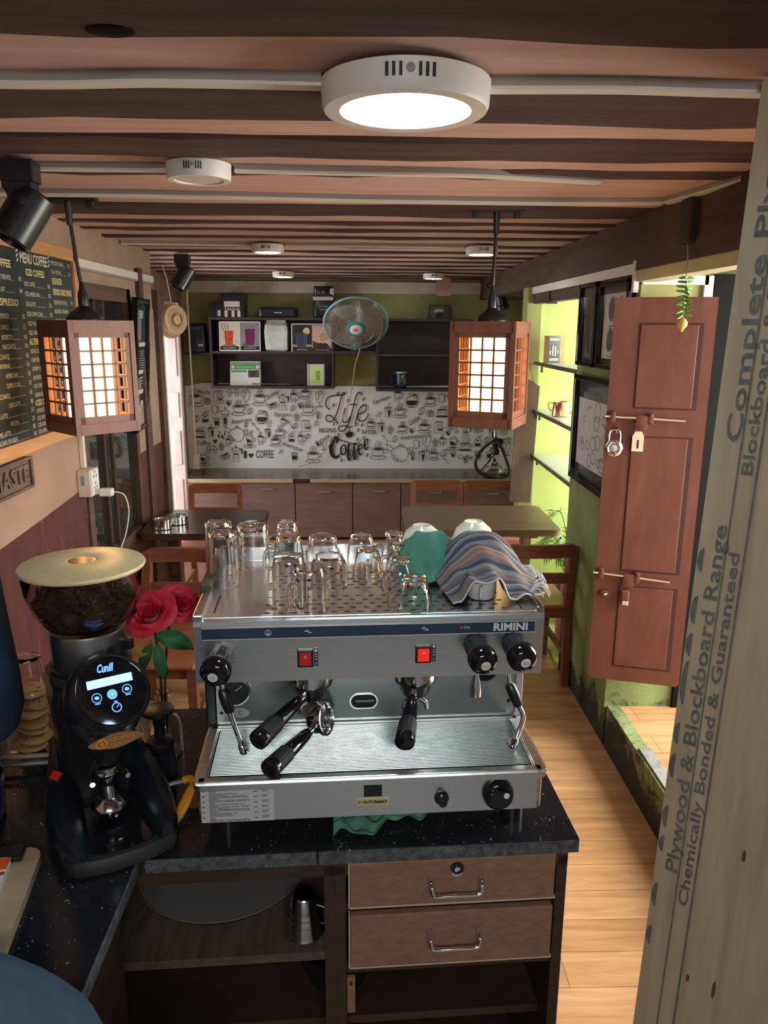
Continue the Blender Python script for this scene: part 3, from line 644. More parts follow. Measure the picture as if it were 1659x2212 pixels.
# dark bracket on the right beam
t = thing('wall_bracket', 'dark metal bracket on the right beam holding the chilli garland', 'bracket', (1.10, 2.62, 2.25))
b = MB(); b.box(-.06, -.012, -.06, .02, -.13, .03, 'black_matte', .006); b.build('bracket_box', t)
b = MB(); b.tube(crom([(-.045, -.02, -.10), (-.05, -.05, -.17), (-.05, -.055, -.215)], 5), .0022, 'trunk_side', 6); b.build('wire', t)
g = thing('chilli_garland', 'green chilli and lemon garland hanging in front of the red-brown door', 'garland', (1.05, 2.565, 2.035))
random.seed(5)
for k in range(9):
    b = MB(); z = -.022 - .0145 * k; a = k * 2.3
    for s in (0, 1, 2):
        aa = a + s * 2.1; d = Vector((math.cos(aa), math.sin(aa), random.uniform(-.5, .15))); p = Vector((0, 0, z))
        b.tube([p - d*.006, p + d*.008, p + d*.02, p + d*.03], [.002, .0048, .0042, .001], 'chili', 7)
    b.build('chilli', g)
b = MB(); b.lathe([(0, .0), (.008, -.002), (.017, -.014), (.016, -.026), (.007, -.037), (.003, -.045), (0, -.046)], 'lemon', 16, Matrix.Translation((0, 0, -.148))); b.build('lemon', g)
b = MB(); b.tube([(0, 0, .0), (0, 0, -.16)], .0015, 'black', 5); b.build('thread', g)
# ------------------------------------------------------------------ lanterns
def lantern(label, mount, z_top, h, s, rz, cord_top, bar_rz):
    x, y = mount
    t = thing('lattice_lantern', label, 'lantern', (x, y, z_top), 0)
    G = Matrix.Rotation(R(rz), 4, 'Z')
    cx, cy = cord_top[0] - x, cord_top[1] - y; zt = cord_top[2] - z_top
    b = MB(); b.box(-.10, .10, -.018, .018, zt - .014, zt, 'black_matte', .003, Matrix.Translation((cx, cy, 0)) @ Matrix.Rotation(R(bar_rz), 4, 'Z'))
    for q in (-.075, .075): b.box(q - .012, q + .012, -.012, .012, zt - .035, zt - .012, 'black_matte', .003, Matrix.Translation((cx, cy, 0)))
    b.build('track_bar', t)
    b = MB(); b.tube([(cx, cy, zt - .01), (cx, cy, zt - .09)], [.014, .010], 'black', 10); b.tube([(cx, cy, zt - .05), (cx*.5, cy*.5, (zt)*.5), (0, 0, .09)], .0065, 'black', 8); b.build('cord', t)
    b = MB(); b.lathe([(0, .13), (.009, .125), (.012, .10), (.018, .085), (.018, .045), (.03, .035), (.052, .018), (.062, .002), (.062, -.004), (0, -.004)], 'black', 28); b.build('cap', t)
    hw = s / 2; k = .018
    b = MB(); b.T = G
    b.box(-hw, hw, -hw, hw, -.012, -.004, 'lantern')
    for sx in (-1, 1):
        for sy in (-1, 1): b.box(sx*hw - .009, sx*hw + .009, sy*hw - .009, sy*hw + .009, -h, -.004, 'lantern')
    b.build('frame', t)
    for a in range(4):
        X = G @ Matrix.Rotation(PI/2 * a, 4, 'Z') @ Matrix.Translation((0, -hw, 0))
        b = MB(); b.T = X; th = .005; e = .006
        b.box(-hw, hw, -th - .004, th, -.045, -.004, 'lantern'); b.box(-hw, hw, -th, th, -.062, -.04, 'lantern'); b.box(-hw, hw, -th - .004, th, -h, -h + .038, 'lantern'); b.box(-hw, hw, -th, th, -h + .034, -h + .062, 'lantern')
        b.box(-hw, -hw + .028, -th, th, -h, -.01, 'lantern'); b.box(hw - .028, hw, -th, th, -h, -.01, 'lantern')
        iw = s - .056; ih = h - .124
        for i in (1, 2, 3): xx = -hw + .028 + iw * i / 4; b.box(xx - .0032, xx + .0032, -th*.8, th*.8, -h + .05, -.05, 'lantern')
        for j in range(1, 6): zz = -h + .062 + ih * j / 6; b.box(-hw + .02, hw - .02, -th*.8, th*.8, zz - .0032, zz + .0032, 'lantern')
        b.build('lattice_panel', t)
    b = MB(); b.lathe([(.079, -h + .03), (.08, -.03)], 'paper_lit', 36); b.lathe([(0, -h + .028), (.079, -h + .03)], 'paper_lit', 36); b.build('paper_shade', t)
    b = MB(); b.tube([(0, 0, -.008), (0, 0, -.03)], .02, 'black', 10); b.build('lamp_holder', t)
    return t
lantern('left reddish wooden lattice lantern, hanging in front of the menu board', (-.975, 2.82), 1.872, .392, .222, 45, (-1.0, 2.82, 2.275), 0)
lantern('right reddish wooden lattice lantern, hanging in front of the white banner', (.487, 2.96), 1.878, .392, .228, -24, (.492, 2.96, 2.275), 0)
# ------------------------------------------------------------------ menu board on the left wall
mbd = thing('menu_board', 'black chalk menu board headed MENU COFFEE in a pine frame on the left wall', 'menu board', (XL, 3.0, 1.77))
b = MB(); OX = Matrix.Translation((-XL, -3.0, -1.77)); b.T = OX
b.box(XL + .001, XL + .014, 2.2, 3.47, 1.43, 2.125, 'board')
WX = Matrix(((0, 0, 1, XL + .0148), (1, 0, 0, 0), (0, 1, 0, 0), (0, 0, 0, 1)))    # local x -> y, local y -> z
def mt(s, y, z, h, m='chalk', al='LEFT', w=None, sx=.62, bold=.0):
    b.text(s, h, m, WX @ Matrix.Translation((y, z, 0)), al, sx, bold=bold, width=w)
mt('MENU COFFEE', 3.075, 2.088, .052, 'chalk', 'CENTER', .245, bold=.001)
for q in (2.93, 3.215):
    for s in (-1, 0, 1): b.stroke([(q - .008, 2.09 + s*.016), (q + .008, 2.10 + s*.016)], .006, 'chalk', WX)
def row(name, price, y0, y1, z, h=.024, dots=True):
    mt(name, y0, z, h, 'chalk', 'LEFT', None, .72)
    if price: mt(price, y1, z, h, 'chalk', 'RIGHT', None, .72)
    if dots:
        w = .0125 * len(name) * .80; n = int((y1 - .045 - y0 - w) / .010)
        for i in range(max(0, n)):
            x = y0 + w + .010 * i; b.fill([(x, z - .009), (x + .0035, z - .009), (x + .0035, z - .006), (x, z - .006)], 'chalk', WX)
yz = 2.945
mt('COFFEE', 2.80, 2.058, .036, 'chalk_y', 'CENTER', .14, bold=.0008)
c1 = [('DAILY BREWED', '140', 2.012), ('AU LAIT', '140', 1.970), ('ESPRESSO', '105', 1.880), ('LUNGO', '115', 1.843), ('RISTRETTO', '140', 1.808), ('MACCHIATO', '140', 1.776), ('CARAMEL MACCHIATO', '165', 1.742),
      ('ESPRESSO CON PANNA', '165', 1.710), ('AMERICANO', '120', 1.676), ('CAPPUCCINO', '170', 1.642), ('LATTE MACCHIATO', '165', 1.608), ('CAFE LATTE', '180', 1.574), ('VANILLA LATTE', '210', 1.542), ('MOCHA', '220', 1.510), ('CARAMEL LATTE', '200', 1.480), ('AMERICANO (DOUBLE)', '140', 1.452)]
for n, p, z in c1:
    w = len(n) * .0125; row(n, p, min(2.60, 2.84 - w*.9) if len(n) > 12 else 2.74 - .0 * w, yz, z)
mt('CUP OF ESPRESSO', 2.90, 1.927, .034, 'chalk_y', 'RIGHT', .30, bold=.0006)
mt('ICED COFFEES', 3.075, 2.040, .034, 'chalk_y', 'CENTER', .17, bold=.0006)
c2 = [('ICED COFFEE', '180', 1.998), ('ICED AMERICANO', '180', 1.962), ('ICED LATTE', '220', 1.926), ('ICED CAPPUCCINO', '220', 1.890), ('ICED MOCHA', '245', 1.855), ('ICED CARAMEL MACCHIATO', '245', 1.822), None,
      ('NEPALI TEA', '60', 1.755), ('CHAI TEA LATTE', '140', 1.722), ('HONEY HOT LEMON', '120', 1.690), ('ALMOND STEAMER', '150', 1.657), ('HOT CHOCOLATE', '180', 1.625), ('GREEN/ BLACK TEA', '90', 1.592), None, ('LEMON ICED TEA', '150', 1.532), ('ICED MANGO', '160', 1.504), ('ICED ORANGE', '160', 1.478), ('ICED LEMONADE', '160', 1.452)]
for r_ in c2:
    if r_: row(r_[0], r_[1], 2.965, 3.205, r_[2], .023)
mt('ALTERNATIVES', 2.965, 1.789, .032, 'chalk_y', 'LEFT', .19, bold=.0006); mt('ICED DRINKS', 2.965, 1.562, .030, 'chalk_y', 'LEFT', .16, bold=.0006)
for n, p, z in (('POPCORN SHAKE', '220', 2.092), ('CILA MOCHA', '210', 2.058), ('BLENDED MOCHA', '250', 1.940), ('BLENDED CARAMEL', '240', 1.905), ('BLENDED VANILLA', '245', 1.868), ('BLENDED CHOCOLATE', '250', 1.832)): row(n, p, 3.235, 3.44, z, .023)
mt('BLENDED', 3.235, 2.022, .034, 'chalk_y', 'LEFT', .10, bold=.0006); mt('ESPRESSO BASED DRINKS', 3.235, 1.980, .034, 'chalk_y', 'LEFT', .20, bold=.0006); mt('NON ESPRESSO', 3.235, 1.797, .028, 'chalk_y', 'LEFT', .13, bold=.0006)
for i, n in enumerate(('MANGO SHAKE', 'BANANA SHAKE', 'OREO SHAKE', 'MIX FRUIT', 'SMOOTHIE')): row(n, str(200 + 10*i), 3.235, 3.44, 1.762 - .036*i, .023)
b.build('chalkboard', mbd)
b = MB(); b.T = OX
for y0, y1, z0, z1 in ((2.15, 3.51, 2.115, 2.165), (2.15, 3.51, 1.39, 1.44), (3.46, 3.515, 1.39, 2.165), (2.15, 2.2, 1.39, 2.165)): b.box(XL + .001, XL + .026, y0, y1, z0, z1, 'pine', .003)
b.build('frame', mbd)
# carved sign
ns = thing('carved_sign', 'dark carved wooden sign reading NAMASTE on the left wall', 'sign', (XL, 2.62, 1.32))
b = MB(); NX = Matrix(((0, 0, 1, 0), (1, 0, 0, 0), (0, 1, 0, 0), (0, 0, 0, 1)))
b.prism(rounded_rect(.50, .118, .02), .001, .012, 'carved', NX)
for p in ((-.245, .245, .048, .059), (-.245, .245, -.059, -.048)): b.box(p[0], p[1], p[2], p[3], .01, .024, 'carved', .003, NX)
for s in (-1, 1): b.box(s*.242 - .008, s*.242 + .008, -.055, .055, .01, .024, 'carved', .003, NX)
b.build('plaque', ns)
b = MB(); b.text('NAMASTE', .085, 'carved', NX @ Matrix.Translation((0, 0, .014)), 'CENTER', ext=.006, bold=.002, width=.43); b.build('lettering', ns)
# switch / socket box with white charger
so = thing('socket_box', 'cream wall socket box with a blue switch at the left of the dark window', 'socket', (XL, 3.40, 1.17))
b = MB(); b.box(0, .058, -.05, .055, -.058, .062, 'cream', .004); b.box(.058, .062, -.045, .05, -.053, .057, 'white', .002); b.build('box', so)
b = MB(); b.box(.020, .032, -.053, -.049, -.005, .038, 'calblue', .001); b.build('switch', so)
b = MB()
for z in (.03, -.02):
    for dy, dz in ((-.015, 0), (.015, 0), (0, .018)): b.box(.0605, .0628, dy - .004, dy + .004, z + dz - .005, z + dz + .005, 'black')
b.build('socket_hole', so)
ch = thing('phone_charger', 'white phone charger with its white cable plugged in the socket box', 'charger', (XL + .062, 3.40, 1.125))
b = MB(); b.box(0, .02, -.012, .012, -.008, .012, 'white', .003); b.box(.018, .075, -.02, .02, -.016, .018, 'white', .006); b.build('adapter', ch)
b = MB(); b.tube(crom([(.07, 0, 0), (.10, 0, 0), (.125, .005, -.02), (.135, .01, -.09), (.115, .01, -.19), (.085, .0, -.28), (.06, -.02, -.42)], 8), .003, 'white', 7); b.build('cable', ch)
b = MB(); b.box(XL + .001, XL + .022, 3.40, 3.425, 1.235, 1.388, 'trunk', .002); tag(b.build('cable_trunking'), 'vertical white cable trunking above the wall socket box', 'cable trunking')
# tall framed menu picture
fp = thing('framed_poster', 'tall black framed menu poster beside the dark sliding window', 'framed poster', (XL + .01, 4.38, 1.64), 0, rot=(0, R(4), R(3)))
b = MB(); H2 = .36; W2 = .155
for y0, y1, z0, z1 in ((-W2, W2, H2 - .03, H2), (-W2, W2, -H2, -H2 + .03), (-W2, -W2 + .03, -H2, H2), (W2 - .03, W2, -H2, H2)): b.box(0, .03, y0, y1, z0, z1, 'black_gloss', .003)
b.build('frame', fp)
b = MB(); b.box(.001, .008, -W2 + .02, W2 - .02, -H2 + .02, H2 - .02, 'frame_glass')
X = Matrix(((0, 0, 1, .0086), (1, 0, 0, 0), (0, 1, 0, 0), (0, 0, 0, 1)))
b.text('MENU', .06, 'print_white', X @ Matrix.Translation((0, .27, 0)), width=.14)
for z in (.10, -.05, -.16): b.fill([(-.12, z), (.12, z), (.12, z + .022), (-.12, z + .022)], 'beige_bg', X)
for i in range(9):
    for j in (0, 1): b.stroke([(-.115 + .125*j, .075 - .013*i if i < 8 else -.07), (-.015 + .12*j + random.uniform(-.02, 0), .075 - .013*i if i < 8 else -.07)], .003, 'grey_label', X)
for i in range(5): b.stroke([(-.115, -.075 - .015*i), (.09 + random.uniform(-.03, .03), -.075 - .015*i)], .003, 'grey_label', X)
for cx, cz, rx in ((-.05, -.245, .05), (.05, -.235, .04), (.02, -.28, .06)): b.fill(blob(cx, cz, rx, .035, 14, .2), 'grey_label', X)
b.build('poster', fp)
# hanging turned wood drum
dr = thing('hanging_drum', 'round pale wooden drum ornament hung by a string near the white door leaf', 'hanging ornament', (-1.235, 5.2, 1.89))
X = axis((0, 0, 0), (.8, -.6, .04))
b = MB(); b.lathe([(0, -.03), (.10, -.03), (.118, -.02), (.112, -.012), (.10, 0), (.098, .03), (.092, .04), (0, .04)], 'drum', 40, X); b.build('drum_body', dr)
b = MB(); b.lathe([(.07, .041), (.06, .046), (.05, .041)], 'drum', 30, X); b.lathe([(.03, .04), (.03, .05), (0, .052)], 'drum', 20, X); b.build('drum_face', dr)
b = MB(); b.tube([(0, 0, .115), (-.02, 0, .26), (-.045, 0, .345)], .003, 'trunk', 6); b.tube([(-.09, .0, .35), (-.02, 0, .345)], .004, 'black', 6); b.build('string', dr)
# ------------------------------------------------------------------ wall shelves on the back wall
def part(name, parent, m, *boxes, bev=0):
    b = MB()
    for x in boxes: b.box(*x, m, bev)
    return b.build(name, parent)
sh = thing('wall_shelf', 'left dark open wall shelf holding two drink posters and a calendar', 'wall shelf', (-.79, 7.2, 1.31))
def shelf_unit(t, x0, x1, z0, z1, zm, ox, oz):
    D = .25; k = .02
    part('side_panel', t, 'shelf_dark', (x0 - ox, x0 + k - ox, -D, 0, z0 - oz, z1 - oz)); part('side_panel', t, 'shelf_dark', (x1 - k - ox, x1 - ox, -D, 0, z0 - oz, z1 - oz))
    part('top_board', t, 'shelf_dark', (x0 - ox, x1 - ox, -D - .004, 0, z1 - .022 - oz, z1 - oz)); part('bottom_board', t, 'shelf_dark', (x0 - ox, x1 - ox, -D - .004, 0, z0 - oz, z0 + .022 - oz))
    part('middle_board', t, 'shelf_dark', (x0 + k - ox, x1 - k - ox, -D + .005, 0, zm - .011 - oz, zm + .011 - oz)); part('back_panel', t, 'shelf_dark', (x0 + k - ox, x1 - k - ox, -.01, 0, z0 + .02 - oz, z1 - .02 - oz))
shelf_unit(sh, -1.336, -.246, 1.314, 1.929, 1.628, -.79, 1.31)
sh = thing('wall_shelf', 'right dark open wall shelf holding a mug, partly behind the right lantern', 'wall shelf', (.55, 7.2, 1.29)); shelf_unit(sh, .129, 1.0, 1.293, 1.926, 1.611, .55, 1.29)
b = MB(); b.box(-.244, .127, 6.955, 7.198, 1.620, 1.645, 'shelf_dark'); b.box(-.244, .127, 7.18, 7.198, 1.645, 1.92, 'shelf_dark'); tag(b.build('shelf_board'), 'dark shelf board bridging the two wall shelves below the fan', 'shelf board')
b = MB(); b.box(-1.56, -1.34, 6.97, 7.198, 1.605, 1.624, 'black_matte'); tag(b.build('small_shelf'), 'small black wall shelf under the black coffee bag', 'shelf')
def bagbox(t, w, d, h, m, pinch=.6, name='bag_body'):
    b = MB(); secs = []
    for z, kx, ky in ((0, 1, 1), (.02, 1.03, 1.05), (h*.5, 1.02, 1.02), (h*.8, .98, .8), (h*.93, .95, pinch*.5), (h, .93, pinch*.3)):
        secs.append([(p[0]*kx, p[1]*ky, z) for p in rounded_rect(w, d, min(w, d)*.2, 3)])
    b.loft(secs, m); return b.build(name, t)
FX = lambda y: Matrix.Translation((0, y, 0)) @ Matrix.Rotation(R(90), 4, 'X')     # text facing -y
t = thing('coffee_bag', 'black coffee bag on the small black shelf at the far left of the back wall', 'coffee bag', (-1.455, 7.06, 1.624)); bagbox(t, .155, .12, .25, 'navy_black', 1.6)
b = MB(); b.text('COFFEE', .03, 'grey_bg', FX(-.066) @ Matrix.Translation((-.01, .205, 0)), width=.08); b.box(.012, .05, -.068, -.06, .055, .075, 'beige_bg'); b.build('label', t)
t = thing('carton', 'low black carton on the left wall shelf, left of the YAKSHA box', 'box', (-1.25, 7.06, 1.929)); part('carton_body', t, 'navy_black', (-.075, .032, -.10, .10, 0, .128), bev=.004); part('label', t, 'beige_bg', (-.005, .02, -.102, -.099, .01, .06))
t = thing('carton', 'black box lettered YAKSHA on top of the left wall shelf', 'box', (-1.12, 7.06, 1.929)); part('carton_body', t, 'navy_black', (-.095, .097, -.11, .10, 0, .175), bev=.004); part('lid', t, 'navy_black', (-.10, .103, -.115, .105, .15, .20), bev=.005)
b = MB(); b.box(-.075, .06, -.113, -.108, .088, .135, 'beige_bg'); b.text('YAKSHA', .035, 'paper', FX(-.1125) @ Matrix.Translation((-.008, .068, 0)), width=.135)
for q in (-.06, 0, .05): b.prism(rounded_rect(.026, .055, .008), .1105, .113, 'beige_bg', Matrix.Translation((q, 0, .03)) @ Matrix.Rotation(R(90), 4, 'X'))
b.build('label', t)
t = thing('speaker_box', 'long black rounded box on top of the left wall shelf, in its middle', 'box', (-.735, 7.06, 1.929)); part('box_body', t, 'navy_black', (-.165, .165, -.11, .11, 0, .09), bev=.022)
b = MB()
for q in (-.018, .005, .028): b.box(q - .008, q + .008, -.1115, -.109, .038, .046, 'paper')
b.build('logo', t)
t = thing('coffee_bag', 'tall black coffee packet with a beige band on the shelf beside the fan', 'coffee bag', (-.335, 7.06, 1.929)); bagbox(t, .175, .12, .27, 'navy_black', 2.2)
b = MB(); b.box(-.092, .085, -.067, -.058, .15, .18, 'beige_bg'); b.fill([(.055, .21), (.09, .19), (.09, .25), (.06, .25)], 'beige_bg', FX(-.064))
for q in (-.045, -.005): b.stroke([(q + .012*math.cos(a*.7), .215 + .012*math.sin(a*.7)) for a in range(9)], .003, 'grey_label', FX(-.066), True)
b.stroke([(-.04, .10), (-.03, .07), (.03, .07), (.04, .10)], .003, 'grey_label', FX(-.068), True); b.build('label', t)
# posters
def poster(label, x, z, w, h, left, right, rz=0):
    t = thing('drink_poster', label, 'poster', (x, 6.955, z), 0, None, (R(-6), R(rz), 0))
    b = MB(); b.box(-w/2, w/2, 0, .003, 0, h, 'paper'); X = FX(-.0006); q = .008
    b.fill([(-w/2 + q, q), (-.002, q), (-.002, h - q), (-w/2 + q, h - q)], left, X); b.fill([(.002, q), (w/2 - q, q), (w/2 - q, h - q), (.002, h - q)], right, X)
    return t, b, FX(-.0012), FX(-.0018)
def cupshape(b, x, z0, w, h, m, X, rim='paper'):
    b.fill([(x - w*.38, z0), (x + w*.38, z0), (x + w*.5, z0 + h), (x - w*.5, z0 + h)], m, X)
    b.stroke([(x - w*.5, z0 + h), (x - w*.38, z0), (x + w*.38, z0), (x + w*.5, z0 + h)], .004, rim, X)
t, b, X, X2 = poster('poster of a red and a purple iced drink on the left wall shelf', -1.072, 1.64, .362, .255, 'beige_bg', 'grey_bg')
b.fill([(-.17, .04), (-.09, .075), (-.02, .04)], 'leaf', X); b.fill([(.01, .04), (.05, .085), (.09, .04)], 'leaf', X); cupshape(b, -.095, .05, .085, .125, 'reddrink', X2); cupshape(b, .09, .05, .095, .14, 'purple', X2, 'pinkpaper')
for s in (-.02, 0, .02): b.stroke([(-.12 + s, .175), (-.135 + s*1.5, .24)], .004, 'print_black', X2)
b.stroke([(.08, .19), (.11, .215)], .007, 'leaf', X2)
for q in (-.09, .09): b.fill([(q - .084, .011), (q + .082, .011), (q + .082, .04), (q - .084, .04)], 'print_black', X)
b.text('Iced Cranberry', .018, 'paper', X2 @ Matrix.Translation((-.09, .028, 0)), width=.10); b.text('Iced Blueberry', .018, 'paper', X2 @ Matrix.Translation((.09, .028, 0)), width=.10)
for q in (-.035, -.02): b.fill(blob(q, .085, .004, .004, 8, .1), 'print_black', X2)
b.build('sheet', t)
t, b, X, X2 = poster('poster of a dark drink and a cookie bowl, beside the fan', -.436, 1.63, .368, .25, 'print_black', 'oldboard')
cupshape(b, -.095, .045, .10, .125, 'bluedrink', X2, 'grey_bg'); b.fill(blob(-.05, .185, .03, .03, 18, .05), 'gold', X2); b.fill([(-.172, .05), (-.005, .05), (-.005, .07), (-.172, .07)], 'pine', X)
b.fill([(.004, .1), (.172, .05), (.172, .235), (.004, .235)], 'pinkpaper', X); b.fill(blob(.10, .13, .055, .05, 22, .08), 'beige_bg', X2); b.fill(blob(.10, .135, .043, .038, 22, .15), 'biscuit', FX(-.0024)); b.fill(blob(.09, .062, .05, .025, 14, .1), 'print_black', X2)
b.fill([(-.172, .011), (.17, .011), (.17, .036), (-.172, .036)], 'print_black', X); b.text('Kala Khatta', .018, 'paper', X2 @ Matrix.Translation((-.09, .026, 0)), width=.09); b.text('cookies & cream shake', .012, 'paper', X2 @ Matrix.Translation((.085, .024, 0)), width=.12)
b.build('sheet', t)
# foil bag
t = thing('foil_bag', 'white crumpled foil coffee bag between the two posters', 'foil bag', (-.755, 7.03, 1.640))
b = MB(); secs = []; random.seed(3)
for z, kx, ky in ((0, .92, .7), (.015, 1.0, 1.0), (.09, 1.04, 1.1), (.17, 1.06, .9), (.22, .98, .55), (.245, .9, .18), (.262, .84, .06), (.272, .82, .03)):
    secs.append([(p[0]*kx + random.uniform(-.004, .004), p[1]*ky + random.uniform(-.005, .005), z + .012*math.sin(p[0]*40)*(z > .2)) for p in rounded_rect(.2, .11, .02, 3)])
b.loft(secs, 'foil', smooth=False); b.build('bag_body', t)
# desk calendar
t = thing('desk_calendar', 'standing desk calendar with a green header on the left wall shelf', 'calendar', (-1.05, 7.05, 1.336), 2)
b = MB(); X = Matrix.Rotation(R(-14), 4, 'X'); b.T = X; w = .27; h = .195; b.box(-w/2, w/2, -.002, .002, 0, h, 'paper'); Y = FX(-.0026); Y2 = FX(-.0032)
b.fill([(-w/2 + .004, h - .055), (w/2 - .004, h - .055), (w/2 - .004, h - .006), (-w/2 + .004, h - .006)], 'calgreen', Y); b.fill([(-w/2 + .01, .115), (.015, .115), (.015, .135), (-w/2 + .01, .135)], 'calblue', Y)
for q in (-.11, .11): b.fill(blob(q, h - .03, .016, .016, 16, 0), 'paper', Y2)
b.text('Bank Limited', .02, 'paper', Y2 @ Matrix.Translation((0, h - .03, 0)), width=.15)
b.fill([(.025, .07), (w/2 - .008, .07), (w/2 - .008, .135), (.025, .135)], 'photo_dark', Y); b.fill([(.06, .006), (w/2 - .006, .006), (w/2 - .006, .018), (.06, .018)], 'redcloth', Y)
for j in range(5):
    for i in range(7): b.text(str((j*7 + i) % 30 + 1), .011, 'grey_bg', Y @ Matrix.Translation((-.118 + .02*i, .10 - .02*j, 0)))
b.build('page', t)
b = MB(); b.box(-w/2, w/2, .09, .093, 0, h, 'paper', 0, Matrix.Rotation(R(12), 4, 'X') @ Matrix.Translation((0, 0, 0))); b.build('stand', t)
b = MB()
for i in range(24): b.tube([(-w/2 + .012 + i*.0107, .045 + .008*math.cos(a), h*.985 + .008*math.sin(a)) for a in [k*.8 for k in range(8)]], .0014, 'print_black', 5)
b.build('spiral_binding', t)
t = thing('card_stand', 'small stand with a green drink card, right of the desk calendar', 'card stand', (-.415, 7.05, 1.336))
b = MB(); X = Matrix.Rotation(R(-8), 4, 'X'); b.T = X; b.box(-.074, .074, -.002, .002, 0, .19, 'paper'); Y = FX(-.0026); Y2 = FX(-.0032); b.fill([(-.055, .012), (.058, .012), (.058, .175), (-.055, .175)], 'lime', Y); cupshape(b, .02, .045, .045, .085, 'greendrink', Y2); b.fill(blob(-.022, .075, .02, .022, 14, .1), 'lime', Y2); b.text('Green Smoothie', .012, 'calgreen', Y2 @ Matrix.Translation((-.0, .03, 0)), width=.08); b.build('card', t)
b = MB(); b.T = X; b.box(-.078, -.062, -.006, .006, 0, .192, 'grey_label'); b.box(.062, .078, -.006, .006, 0, .192, 'grey_label'); b.T = Matrix(); b.box(-.078, .078, -.01, .06, 0, .005, 'grey_label'); b.build('holder', t)
# mug
t = thing('mug', 'dark blue mug with a white flower pattern on the right wall shelf', 'mug', (.358, 7.05, 1.316))
b = MB(); b.shell([(.036, 0), (.046, .01), (.052, .05), (.053, .143), (.049, .143), (.047, .05), (.04, .012), (0.0001, .01)], 'blue_strip', 32)
b.lathe([(.0535, .138), (.0535, .145), (.049, .145)], 'paper', 32)
random.seed(2)
for k in range(26):
    a = R(-90 + random.uniform(0, 62)); z = random.uniform(.015, .12); r = .0535; b.lathe([(0, 0), (random.uniform(.003, .008), 0)], 'paper', 7, axis((r*math.cos(a), r*math.sin(a), z), (math.cos(a), math.sin(a), 0)))
b.build('mug_body', t)
b = MB(); b.tube(crom([(-.048, -.01, .12), (-.085, -.012, .125), (-.10, -.012, .07), (-.08, -.012, .025), (-.046, -.01, .03)], 6), .0065, 'blue_strip', 8); b.build('handle', t)
t = thing('picture_frame', 'small dark photo frame on top of the right wall shelf', 'picture frame', (.70, 7.08, 1.926), 0, None, (R(-5), 0, 0))
part('frame', t, 'shelf_dark', (-.10, .10, 0, .015, 0, .125), bev=.003); b = MB(); b.fill([(-.08, .015), (.08, .015), (.08, .11), (-.08, .11)], 'photo_dark', FX(-.001)); b.fill(blob(-.01, .07, .045, .022, 16, .1), 'beige_bg', FX(-.0016)); b.fill([(-.04, .016), (.03, .016), (.025, .06), (-.03, .06)], 'print_black', FX(-.0018)); b.build('photo', t)
b = MB(); b.add([(.645, 6.9, 2.255), (.765, 6.9, 2.255), (.768, 6.885, 2.12), (.643, 6.89, 2.12)], [(0, 1, 2, 3)], 'pinkpaper'); b.add([(.645, 6.904, 2.255), (.765, 6.904, 2.255), (.768, 6.889, 2.12), (.643, 6.894, 2.12)], [(3, 2, 1, 0)], 'pinkpaper'); b.box(.645, .765, 6.9, 6.904, 2.25, 2.275, 'pinkpaper'); tag(b.build('hanging_paper'), 'small pink paper hanging from the ceiling above the right wall shelf', 'paper')
# ------------------------------------------------------------------ wall fan
t = thing('wall_fan', 'round wall fan with a pale blue rim between the two shelves', 'wall fan', (-.05, 7.18, 1.70))
cx, cy, cz = 0.0, -.52, .175; FXM = axis((cx, cy, cz), (0.02, -.77, -.64)); RF = .268
b = MB(); b.lathe([(.04, 0), (.04, .03), (0, .035)], 'fanblue', 24, axis((0, 0, -.02), (0, -1, 0))); b.tube(crom([(0, -.02, -.02), (0, -.16, -.03), (0, -.30, .02), (0, -.36, .12)], 6), .026, 'fanblue', 12); b.box(-.055, .055, -.03, .0, -.09, .06, 'fanblue', .01); b.build('wall_bracket', t)
b = MB(); b.lathe([(0, -.17), (.055, -.16), (.075, -.11), (.075, -.05), (.05, -.03), (0, -.03)], 'fanblue', 28, FXM); b.build('motor', t)
b = MB()
for k in range(110):
    a = 2*PI*k/110; c_, s_ = math.cos(a), math.sin(a)
    b.tube([FXM @ Vector((r*c_, r*s_, z)) for r, z in ((.075, .062), (.16, .06), (.225, .045), (.258, .015), (RF, -.01))], .0021, 'fanwire', 4)
b.build('front_guard', t)
b = MB()
for k in range(72):
    a = 2*PI*k/72; c_, s_ = math.cos(a), math.sin(a)
    b.tube([FXM @ Vector((r*c_, r*s_, z)) for r, z in ((.07, -.07), (.16, -.068), (.235, -.05), (RF, -.012))], .0017, 'fanwire', 4)
b.build('rear_guard', t)
b = MB(); b.tube([FXM @ Vector((RF*math.cos(2*PI*k/64), RF*math.sin(2*PI*k/64), -.01)) for k in range(64)], .009, 'fanblue', 8, closed=True)
for rr, z in ((.16, .061), (.225, .046)): b.tube([FXM @ Vector((rr*math.cos(2*PI*k/64), rr*math.sin(2*PI*k/64), z)) for k in range(64)], .002, 'fanwire', 5, closed=True)
b.build('rim', t)
b = MB(); b.lathe([(0, .058), (.078, .058), (.08, .064), (.07, .07), (.055, .07), (0, .066)], 'fanteal', 32, FXM); b.lathe([(.052, .0705), (.045, .074), (0, .075)], 'white', 28, FXM); b.fill([(-.02, -.008), (.02, -.014), (.022, .006), (0, .016), (-.018, .008)], 'redcloth', FXM @ Matrix.Translation((0, 0, .0757))); b.build('hub_badge', t)
for k in range(3):
    b = MB(); X = FXM @ Matrix.Rotation(2*PI*k/3, 4, 'Z')
    def bl(u, v): r = .04 + .19*v; a = (-.55 + 1.1*u) * (.75 + .35*math.sin(v*PI)); return (r*math.cos(a), r*math.sin(a), .012 - .05*(u - .5))
    b.grid(10, 8, bl, 'fanblade', X, True, .003); b.build('blade', t)
